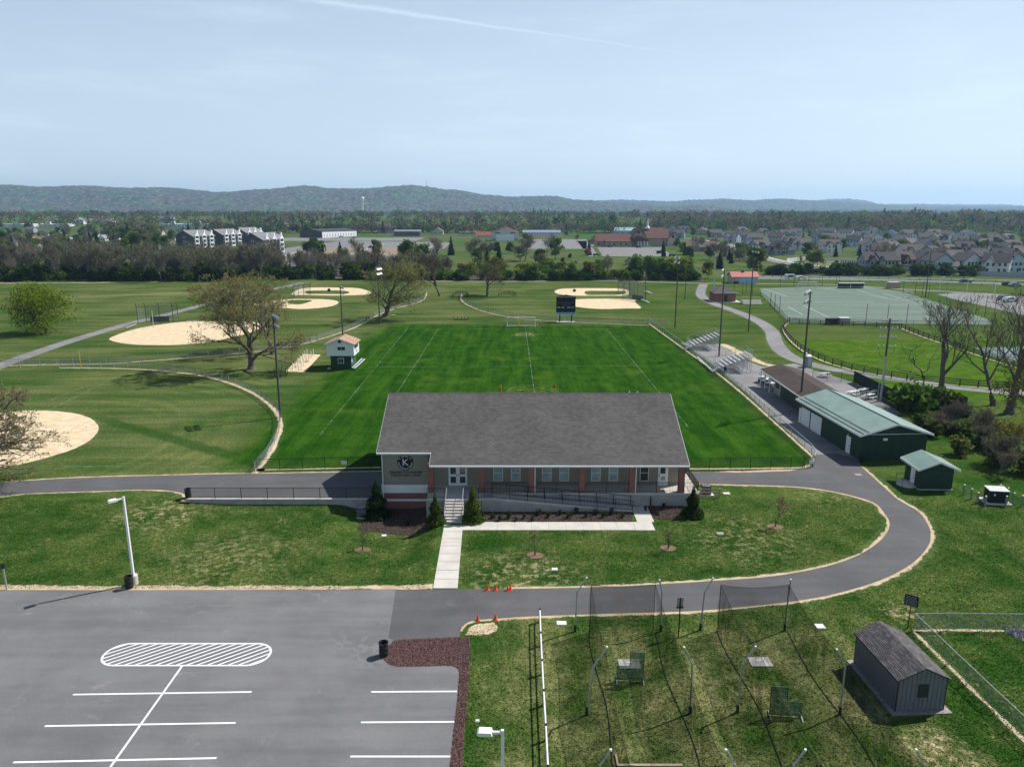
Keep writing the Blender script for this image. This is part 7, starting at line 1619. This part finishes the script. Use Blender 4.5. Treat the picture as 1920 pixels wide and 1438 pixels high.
def cgable_x(x0, x1, y0, y1, ze, zp):
    ym = (y0 + y1) / 2; cpart('wall', [(y0, -.3), (y1, -.3), (y1, ze), (ym, zp), (y0, ze)], x0, x1, 'x', STO); s_ = (zp - ze) / ((y1 - y0) / 2); return cpart('roof', [(y0 - .8, ze - .8 * s_ + .1), (ym, zp + .1), (y1 + .8, ze - .8 * s_ + .1), (y1 + .8, ze - .8 * s_ + .5), (ym, zp + .5), (y0 - .8, ze - .8 * s_ + .5)], x0 - .6, x1 + .6, 'x', BRN, m_objroof)
cgable_x(cx_(1118), cx_(1185), 0, 22, cz_(453), cz_(440, 11)); cgable_x(cx_(1134), cx_(1183), -6, 1, cz_(453.5, -6), cz_(450, -2.5))
cgable_y(cx_(1180), cx_(1214), -1, 26, cz_(450), cz_(429.5)); cgable_x(cx_(1213), cx_(1248), 2, 30, cz_(447), cz_(428, 16))
cgable_x(cx_(1247), cx_(1256), 3.5, 28.5, cz_(447.5), cz_(430.5, 16)); 
cpart('wall', [(cx_(1252), -.3), (cx_(1276), -.3), (cx_(1276), cz_(455)), (cx_(1264), cz_(437)), (cx_(1252), cz_(449))], 1.5, 22, 'y', (.50, .40, .31)); cpart('roof', [(cx_(1251), cz_(449.5)), (cx_(1263.5), cz_(436)), (cx_(1277), cz_(455.5)), (cx_(1277), cz_(454.8)), (cx_(1263.5), cz_(435.2)), (cx_(1251), cz_(448.7))], 1.0, 24, 'y', BRN, m_objroof)
for px, py, r_, dy in ((1196, 435.5, 1.3, -1.05), (1262, 444, 1.2, 1.45)): MB().lathe([(0, 0), (r_, 0), (r_, .1), (0, .1)], n=16).ob('round_window', m_glass, ch, (cx_(px), dy, cz_(py))).rotation_euler = (R(90), 0, 0)
cpart('portico_roof', [(cx_(1185), cz_(446)), (cx_(1192), cz_(441.5)), (cx_(1200), cz_(443)), (cx_(1213), cz_(451)), (cx_(1213), cz_(452)), (cx_(1185), cz_(452))], -8, -1.1, 'y', BRN, m_objroof)
for px in (1194, 1199, 1205, 1211): MB().box(cx_(px) - .4, cx_(px) + .4, -7.9, -7.1, 0, cz_(452)).ob('portico_column', m_white, ch)
MB().box(cx_(1194), cx_(1218), -9, -8.2, 0, 1.0).ob('low_wall', m_conc, ch)
for px in (1123, 1141, 1150, 1162, 1172): MB().box(cx_(px) - .7, cx_(px) + .7, (-.12 if px < 1130 else -6.12), (-.003 if px < 1130 else -6.003), 1.2, 2.6).ob('window', m_glass, ch)
xs_ = cx_(1218.5); MB().lathe([(2.0, cz_(430)), (2.0, cz_(427.5)), (1.3, cz_(426)), (.9, cz_(424)), (.45, cz_(416)), (.08, cz_(407)), (0, cz_(407))], c=(xs_, 14, 0), n=8).ob('steeple', m_white, ch)
# hip roofed brown house, kiosk
e, w_, ze, zp, rf = block('brown_house', 'broad brown house with brown shingled roofs below the estate road', 'house', 1287, 1343, 472, 464, 16, (.17, .14, .12), (.105, .075, .068), pk=453, wins=0)
mb = MB(); mb.prism([(-w_ * .32, 0), (-w_ * .08, 0), (-w_ * .08, ze), (-w_ * .2, zp * .9), (-w_ * .32, ze)], -3, 6, 'y'); me = mb.mesh('cross_gable', m_objpaint); fixn(me); paint(link('cross_gable', me, e), (.24, .20, .16)); MB().box(w_ * .1, w_ * .3, -.06, -.003, 0, 2.3).ob('garage_door', m_timber, e)
e, w_, ze, zp, rf = block('small_kiosk', 'little brown and cream shed behind the hedgerow', 'shed', 1172, 1189, 497, 490, 6, (.42, .36, .28), (.07, .05, .05), axis='y', pk=482.5, rz=R(-25))
# apartment blocks
for i, (px0, px1, pyb, pe, pk, lab) in enumerate(((336, 358, 466, 454, 446, 'apartment block farthest left with grey roof and white balconies'), (392, 415, 462, 449, 439, 'apartment block second from the left with white balconies'), (436, 462, 456, 441, 431, 'rearmost apartment block with dark gable and white balconies'), (456, 494, 476, 453, 444, 'nearest apartment block with dark gable end and white balconies'))):
    b = P((px0 + px1) / 2, pyb); w_ = 16.0; h_ = 10.0; L_ = 25; e = thing('apartment_block', lab, 'building', b, R(-17), 'white balconied apartment blocks')
    pr = [(-w_/2, 0), (w_/2, 0), (w_/2, h_ - .5), (0, h_ + 3.6), (-w_/2, h_ - .5)]
    mb = MB(); mb.prism(pr, 0, L_, 'y'); me = mb.mesh('wall', m_objpaint); fixn(me); paint(link('wall', me, e), (.085, .08, .10))
    mb = MB(); mb.prism([(-w_/2 - 1, h_ - .95), (0, h_ + 3.7), (w_/2 + 1, h_ - .95), (w_/2 + 1, h_ - .55), (0, h_ + 4.1), (-w_/2 - 1, h_ - .55)], -.8, L_ + .8, 'y'); me = mb.mesh('roof', m_objroof); fixn(me); rf = paint(link('roof', me, e), (.19, .185, .19))
    for k in range(3):
        y = 3.6 + k * 8.6; mb = MB(); mb.prism([(y - 2.4, h_ - .4), (y + 2.4, h_ - .4), (y, h_ + 2.6)], w_/2 - 3, w_/2 + 1.6); me = mb.mesh('dormer_gable', m_white); fixn(me); link('dormer_gable', me, e)
        for x0_ in (y - 2.4, y + 2.0): MB().box(w_/2 + 1.0, w_/2 + 1.6, x0_, x0_ + .4, 0, h_ - .4).ob('balcony_column', m_white, e)
        for f_ in range(3): MB().box(w_/2, w_/2 + 1.6, y - 2.4, y + 2.4, f_ * 3.3 + .1, f_ * 3.3 + 1.1).ob('balcony', m_white, e); MB().box(w_/2 + .001, w_/2 + .06, y - 1.8, y + 1.8, f_ * 3.3 + 1.12, f_ * 3.3 + 2.9).ob('window', m_glass, e)
        MB().box(w_/2 - 2.2, w_/2 - 1.2, y + 3.6, y + 4.6, h_, h_ + 3.6).ob('chimney', m_white, rf)
    for f_ in range(3): MB().box(-1.1, 1.1, -.08, -.003, f_ * 3.3 + 1.2, f_ * 3.3 + 2.6).ob('window', m_white, e); MB().box(-.85, .85, -.1, -.081, f_ * 3.3 + 1.4, f_ * 3.3 + 2.4).ob('pane', m_glass, e)
    for sx in (-w_ * .3, w_ * .3):
        for f_ in range(3): link('window', m_farwin, e, (sx, -.003, f_ * 3.3 + 1.9))
# long white stores, far left
for px0, px1, pyb, pe, lab in ((2, 62, 427, 421, 'long white flat roofed store at the far left'), (62, 118, 426, 421, 'white flat store right of the far left store'), (302, 346, 427, 421, 'white flat store left of the shopping strip tower'), (346, 396, 428, 420.5, 'white shopping strip with a small tower')):
    e, w_, ze, zp, rf = block('flat_store', lab, 'building', px0, px1, pyb, pe, 30, WHT_, (.75, .75, .76), 'flat', wins=6); MB().box(-w_ * .1, w_ * .1, -1, 2, ze, ze + 4).ob('entrance_tower', m_white, e)
block('long_brown_roof_building', 'long low building with orange brown roof above the left wood', 'building', 48, 100, 457, 449, 14, (.14, .12, .10), (.30, .18, .12), pk=443, wins=6)
for px0, px1, pyb, pe, pk, wc, rc, ax, lab in ((122, 140, 458, 452, 446, WHT_, (.3, .29, .3), 'y', 'white gabled house right of the orange brown roof'), (100, 116, 478, 469, 461, WHT_, (.2, .2, .2), 'y', 'white house peeping through the left wood'), (50, 70, 474, 466, 459, WHT_, (.32, .3, .3), 'y', 'white house with pale roof in the left wood'), (-10, 10, 472, 464, 458, (.30, .33, .36), (.18, .18, .2), 'x', 'grey house at the far left edge'), (205, 216, 455, 450, 444, WHT_, (.3, .3, .3), 'y', 'small white house left of the round green tree'), (185, 196, 452, 447, 441, WHT_, (.25, .25, .25), 'y', 'tiny white house in the trees'), (134, 156, 421, 414, 409, WHT_, (.22, .22, .25), 'y', 'white twin gabled house far left below the hills'), (160, 210, 420, 415, 410, (.45, .46, .48), (.24, .22, .25), 'x', 'long pale row of houses far left'), (90, 104, 420, 414, 408, (.25, .27, .33), (.12, .12, .14), 'x', 'grey house among the far left trees'), (300, 325, 415, 410, 406, (.3, .28, .34), (.12, .12, .2), 'x', 'house with blue grey roof behind the left trees'), (850, 862, 432, 426, 420, (.5, .5, .52), (.06, .06, .06), 'y', 'white house with black front near the shops')): block('house', lab, 'house', px0, px1, pyb, pe, 11, wc, rc, axis=ax, pk=pk, wins=3)
rt = random.Random(21); tn = {}
for px, pyb in ((8, 440), (30, 446), (55, 436), (80, 444), (105, 438), (150, 441), (172, 447), (196, 438), (222, 445), (246, 440), (270, 447), (295, 441), (318, 452), (20, 462), (78, 468), (150, 470), (236, 474), (285, 470), (310, 464), (335, 438), (420, 432), (450, 428), (480, 431), (505, 436), (530, 428), (690, 426), (760, 422), (790, 427), (880, 424), (915, 420), (960, 421)):
    wc, wn_ = rt.choice(((WHT_, 'white'), ((.50, .52, .55), 'pale grey'), (CRM, 'cream'), ((.30, .31, .34), 'grey'))); rc, rn_ = rt.choice((((.10, .10, .11), 'grey'), ((.14, .11, .10), 'brown'), ((.06, .06, .07), 'black')))
    z_ = 'far left' if px < 130 else ('left' if px < 340 else ('behind the apartments' if px < 560 else 'behind the shops')); key = (wn_, rn_, z_); tn[key] = tn.get(key, 0) + 1
    block('town_house', '%s town house with %s roof %s, %s of its kind' % (wn_, rn_, z_, ['leftmost', 'second', 'third', 'fourth', 'fifth'][tn[key] - 1]), 'house', px - 7, px + 7 + rt.uniform(0, 5), pyb, pyb - rt.uniform(4.5, 6.5), 9, wc, rc, axis=rt.choice('xy'), pk=pyb - rt.uniform(9, 11), wins=3, rz=rt.uniform(-.4, .4))
q = P(680, 407); e = thing('water_tower', 'slender white water tower below the hills', 'water tower', (PY(680, 390, 2300).x, 2300, gz(0, 2300))); z_ = PY(680, 380, 2300).z; MB().lathe([(2.6, 0), (2.2, z_ * .6), (2.6, z_ * .75), (5.5, z_ * .85), (5.8, z_ * .95), (3, z_), (0, z_ + 1)], n=16).ob('tank_and_stem', m_white, e, smooth=True); MB().lathe([(5.9, z_ * .9), (6.1, z_ * .9), (6.1, z_ * .92), (5.9, z_ * .92)], n=16).ob('walkway_ring', m_alu, e)
for px, py, top, D, lab in ((800, 349, 337, 5200, 'thin mast on the highest hill'), (1429, 374, 363, 6900, 'left mast of the pair on the right ridge'), (1435, 374, 365, 6900, 'right mast of the pair on the right ridge')):
    a = PY(px, py, D); z1 = PY(px, top, D).z; e = thing('radio_mast', lab, 'mast', (a.x, D, a.z - 6)); MB().tube([(0, 0, 0), (0, 0, z1 - a.z + 6)], [1.6, .7], 6).ob('mast', m_concd, e); MB().box(-3, 3, -3, 3, 0, 5).ob('base_hut', m_concd, e)
# ------------------------------------------------------------ housing estate on the right
WALLS = [((.56, .58, .62), 'pale grey'), ((.36, .33, .28), 'tan'), ((.40, .46, .54), 'blue grey'), ((.64, .65, .66), 'white'), ((.42, .39, .33), 'beige'), ((.28, .29, .32), 'dark grey')]
ROOFS = [((.078, .078, .088), 'grey'), ((.074, .064, .063), 'brown'), ((.045, .046, .056), 'charcoal'), ((.092, .084, .082), 'light brown')]
def house(i, px, pyb, wpx, rz, wi, ri, lab):
    wall, roof = WALLS[wi][0], ROOFS[ri][0]; b = PG(px, pyb); w_ = wpx / F * b.y; w_ = max(9.5, min(w_, 19)); d_ = 10.5; h_ = 5.4; e = thing('estate_house', lab, 'house', b, rz, 'houses of the estate')
    def gab(x0, x1, y0, y1, h, rise, ax, nm):
        mb = MB(); mr = MB(); ov = .45
        if ax == 'x':
            ym = (y0 + y1) / 2; s_ = rise / ((y1 - y0) / 2); mb.prism([(y0, -.3), (y1, -.3), (y1, h), (ym, h + rise), (y0, h)], x0, x1); mr.prism([(y0 - ov, h - ov * s_ + .05), (ym, h + rise + .05), (y1 + ov, h - ov * s_ + .05), (y1 + ov, h - ov * s_ + .3), (ym, h + rise + .3), (y0 - ov, h - ov * s_ + .3)], x0 - ov, x1 + ov)
        else:
            xm = (x0 + x1) / 2; s_ = rise / ((x1 - x0) / 2); mb.prism([(x0, -.3), (x1, -.3), (x1, h), (xm, h + rise), (x0, h)], y0, y1, 'y'); mr.prism([(x0 - ov, h - ov * s_ + .05), (xm, h + rise + .05), (x1 + ov, h - ov * s_ + .05), (x1 + ov, h - ov * s_ + .3), (xm, h + rise + .3), (x0 - ov, h - ov * s_ + .3)], y0 - ov, y1 + ov, 'y')
        me = mb.mesh('wall', m_objpaint); fixn(me); paint(link(nm, me, e), wall); me = mr.mesh('roof', m_objroof); fixn(me); return paint(link('roof', me, e), roof)
    k = i % 4; hw = w_ / 2
    rf = gab(-hw, hw, 0, d_, h_, 3.6, 'x' if k != 1 else 'y', 'wall')
    if k in (0, 2): gab(-hw * .75, -hw * .05, -2.2, d_ * .45, h_ - .4, 2.6, 'y', 'gable_wing')
    if k in (1, 3): gab(hw - .05, hw + 5.0, 1.0, d_ - 2, 2.9, 2.0, 'x', 'garage_wing')
    if k == 2: gab(hw * .35, hw * .8, -.6, 5, h_ + .2, 1.5, 'y', 'dormer')
    MB().box(hw * .3, hw * .3 + .9, d_ * .55, d_ * .55 + .9, h_ + 1.5, h_ + 4.6).ob('chimney', m_brick if ri % 2 else m_concd, rf)
    for z in (1.6, 4.2):
        for x in ((-.55, -.15, .25, .65) if z > 3 else (-.55, .25, .65)): link('window', m_farwin, e, (x * hw + hw * .05, (-2.203 if (k in (0, 2) and -.75 < x + .05 < -.05) else -.003), z))
        for y in (2.5, 7.0): link('window', m_farwin, e, (-hw - .003, y, z), R(-90)); link('window', m_farwin, e, (hw + .003, y, z), R(90)) if k not in (1, 3) or z > 3 else None
    MB().box(hw * .02, hw * .16, -.05, -.003, .1, 2.2).ob('door', m_dark if i % 3 else m_white, e)
rows_ = [(1.0, [(1262, 437, 18), (1284, 438, 20), (1312, 441, 24), (1342, 446, 22), (1368, 455, 26), (1395, 440, 22), (1420, 434, 20), (1450, 424, 22), (1478, 436, 20), (1508, 425, 24), (1536, 421, 26), (1240, 432, 16), (1272, 447, 20), (1330, 434, 18), (1355, 432, 18), (1405, 428, 18), (1436, 444, 22), (1464, 430, 18), (1492, 443, 20), (1520, 434, 20), (1440, 432, 18), (1560, 428, 20), (1250, 425, 14), (1296, 424, 16), (1330, 424, 16), (1378, 426, 18)]),
         (2.0, [(1405, 470, 28), (1432, 476, 30), (1388, 452, 24), (1418, 457, 26), (1452, 455, 28), (1478, 447, 28), (1487, 466, 24), (1510, 470, 26), (1548, 442, 30), (1560, 458, 34), (1583, 445, 26), (1597, 463, 26), (1560, 474, 40), (1622, 452, 28), (1645, 458, 28), (1632, 474, 30), (1660, 476, 26), (1466, 478, 26), (1535, 456, 26), (1575, 433, 24), (1605, 438, 24), (1640, 440, 24), (1665, 448, 26), (1650, 486, 30), (1684, 480, 30)]),
         (3.0, [(1712, 488, 40), (1690, 462, 26), (1715, 470, 30), (1738, 456, 28), (1766, 460, 26), (1742, 476, 30), (1760, 492, 28), (1775, 478, 28), (1801, 464, 24), (1835, 462, 30), (1850, 472, 34), (1812, 480, 34), (1790, 488, 32), (1876, 484, 34), (1905, 476, 30), (1912, 492, 30), (1640, 510, 34), (1668, 510, 26), (1733, 508, 32), (1768, 512, 34), (1800, 505, 30), (1823, 511, 30), (1845, 500, 32), (1864, 513, 44), (1905, 512, 40), (1705, 447, 24), (1755, 446, 24), (1785, 450, 24), (1820, 447, 24), (1870, 463, 28), (1895, 458, 26), (1700, 508, 30), (1785, 500, 28), (1880, 499, 30), (1935, 500, 30)])]
rh = random.Random(15); i = 0; used = {}
special = {(1560, 474): (3, 1, 2, R(12)), (1712, 488): (3, 3, 0, R(-4)), (1768, 512): (2, 3, 1, R(4)), (1640, 510): (5, 1, 2, R(-6)), (1405, 470): (2, 2, 1, R(-15)), (1510, 470): (0, 0, 3, R(8))}
for rn, lst in rows_:
    for px, pyb, wpx in sorted(lst, key=lambda q: q[0]):
        wi, ri, kk, rz = special.get((px, pyb), (rh.choice((0, 0, 2, 3, 4, 5, 1, 2)), rh.randrange(4), rh.randrange(4), rh.choice((0, R(15), R(-20), R(35), R(-40), R(8)))))
        place = 'left' if rn == 1 else ('middle' if rn == 2 else 'right')
        key = (place, WALLS[wi][1], ROOFS[ri][1]); used[key] = used.get(key, 0) + 1
        nth = ['leftmost', 'second from left', 'third from left', 'fourth from left', 'fifth from left', 'sixth from left', 'seventh from left', 'eighth from left'][used[key] - 1]
        house(kk, px, pyb, wpx, rz, wi, ri, '%s estate house with %s roof, %s in the %s part' % (WALLS[wi][1], ROOFS[ri][1], nth, place)); i += 1
struct(sheet('estate_lawn', [P(*q) for q in ((1475, 500), (1520, 489), (1640, 490), (1660, 498), (1620, 505), (1540, 503))], .02, M('estate_grass', (.10, .115, .04), .95, .2, .1)))
def panel_fence(label, a, b, h_, mat):
    a, b = P(*a), P(*b); d = b - a; e = thing('panel_fence', label, 'fence', a, math.atan2(d.y, d.x)); n_ = max(1, int(d.length / 5))
    for k in range(n_): MB().box(d.length * k / n_ + .06, d.length * (k + 1) / n_ - .06, -.04, .04, .05, h_).ob('fence_panel', mat, e); MB().box(d.length * k / n_ - .06, d.length * k / n_ + .05, -.07, .07, 0, h_ + .12).ob('post', mat, e)
m_gf = M('grey_vinyl', (.34, .36, .38), .7)
panel_fence('long grey panel fence along the main road at the right', (1812, 517), (1960, 522), 2.2, m_gf); panel_fence('white panel fence behind the estate lawn', (1475, 492), (1510, 488), 2.2, m_white); panel_fence('white low fence along the back of the estate lawn', (1545, 488), (1650, 491), 1.3, m_white)
for k in range(8):
    b = P(1576 + k * 4.2, 505); inst(PC[k % 3], 'column_arborvitae', '%s dark clipped evergreen in the row on the estate lawn, from the left' % ['first', 'second', 'third', 'fourth', 'fifth', 'sixth', 'seventh', 'eighth'][k], 'shrub', b, 5.0, 12, DARK, rnd, 'evergreen row on the estate lawn', 1.0)


# ------------------------------------------------------------ grass tufts on the near lawns
def tufts(n, seed):
    rnd = random.Random(seed); V, Fc = [], []
    bad = [[(p[0], p[1]) for p in q] for q in ([(x, y) for x, y in lot], [(p.x, p.y) for p in drive_poly], [(p.x, p.y) for p in isl], [(p.x, p.y) for p in (lu + ll[::-1])], [(p.x, p.y) for p in bed1], [(p.x, p.y) for p in bed2], [(p.x, p.y) for p in bed3])]
    def ins(x, y, poly):
        c_ = False; j = len(poly) - 1
        for i in range(len(poly)):
            xi, yi = poly[i]; xj, yj = poly[j]
            if (yi > y) != (yj > y) and x < (xj - xi) * (y - yi) / (yj - yi) + xi: c_ = not c_
            j = i
        return c_
    cell = {}
    k = 0
    while k < n:
        Y = rnd.uniform(27, 69); X = rnd.uniform(-.86, .86) * Y
        if -8.5 < X < 16.8 and Y > 65.9: continue
        if -6.7 < X < -4 and Y > 51: continue
        if -4.6 < X < 13.3 and 61.6 < Y < 66: continue
        key = (int(X * 1.6), int(Y * 1.6))
        if X < -9 and Y < 50.4: continue
        if key not in cell: cell[key] = sum(any(ins((key[0] + a) / 1.6, (key[1] + b) / 1.6, q) for q in bad) for a, b in ((-.2, -.2), (1.2, -.2), (1.2, 1.2), (-.2, 1.2), (.5, .5))) > 0
        if cell[key]: k += .2; continue
        k += 1; z = gz(X, Y); a = rnd.uniform(0, 6.28); s_ = rnd.uniform(.025, .06); h_ = rnd.uniform(.018, .055); dx, dy = math.cos(a) * s_, math.sin(a) * s_
        b0 = len(V); lx, ly = rnd.uniform(-.05, .05), rnd.uniform(-.05, .05)
        V += [(X - dx, Y - dy, z), (X + dx, Y + dy, z), (X + lx + dx * .6, Y + ly + dy * .6, z + h_), (X + lx - dx * .5, Y + ly - dy * .5, z + h_ * rnd.uniform(.6, 1))]; Fc.append((b0, b0 + 1, b0 + 2, b0 + 3))
    me = bpy.data.meshes.new('lawn_grass'); me.from_pydata(V, [], Fc); me.materials.append(m_tuft)
    o = link('lawn_grass', me); o['kind'] = 'stuff'; o['label'] = 'short green and dry grass tufts of the near lawns'; o['category'] = 'grass'
m_tuft, t = new_mat('grass_tuft'); g = grass(t); ri = t.n('ShaderNodeNewGeometry').outputs['Random Per Island']
cc = t.mix(1.0, g.outputs[0], t.mix(ri, (.9, .92, .9), (1.5, 1.45, 1.45)), 'MULTIPLY')
cc = t.mix(t.ramp(ri, .93, .95, 0, .6), cc, (.30, .27, .14))
t.n('ShaderNodeOutputMaterial', i_Surface=t.n('ShaderNodeMixShader', i_0=.3, i_1=t.n('ShaderNodeBsdfDiffuse', i_Color=cc), i_2=t.n('ShaderNodeBsdfTranslucent', i_Color=cc)))
tufts(170000, 31)
# ------------------------------------------------------------ haze
o = MB().box(-13500, 13500, -250, 12500, -3, 330).ob('haze', None)
o.data.materials.clear()
m = bpy.data.materials.new('haze_air'); m.use_nodes = True; t = NT(m.node_tree)
pv = t.n('ShaderNodeVolumePrincipled'); t.set(pv, 'Color', (.44, .69, 1.0)); t.set(pv, 'Density', HAZE); t.set(pv, 'Anisotropy', .35)
t.n('ShaderNodeOutputMaterial', i_Volume=pv)
o.data.materials.append(m); o['kind'] = 'stuff'; o['label'] = 'pale blue haze filling the air over the whole valley'; o['category'] = 'haze'
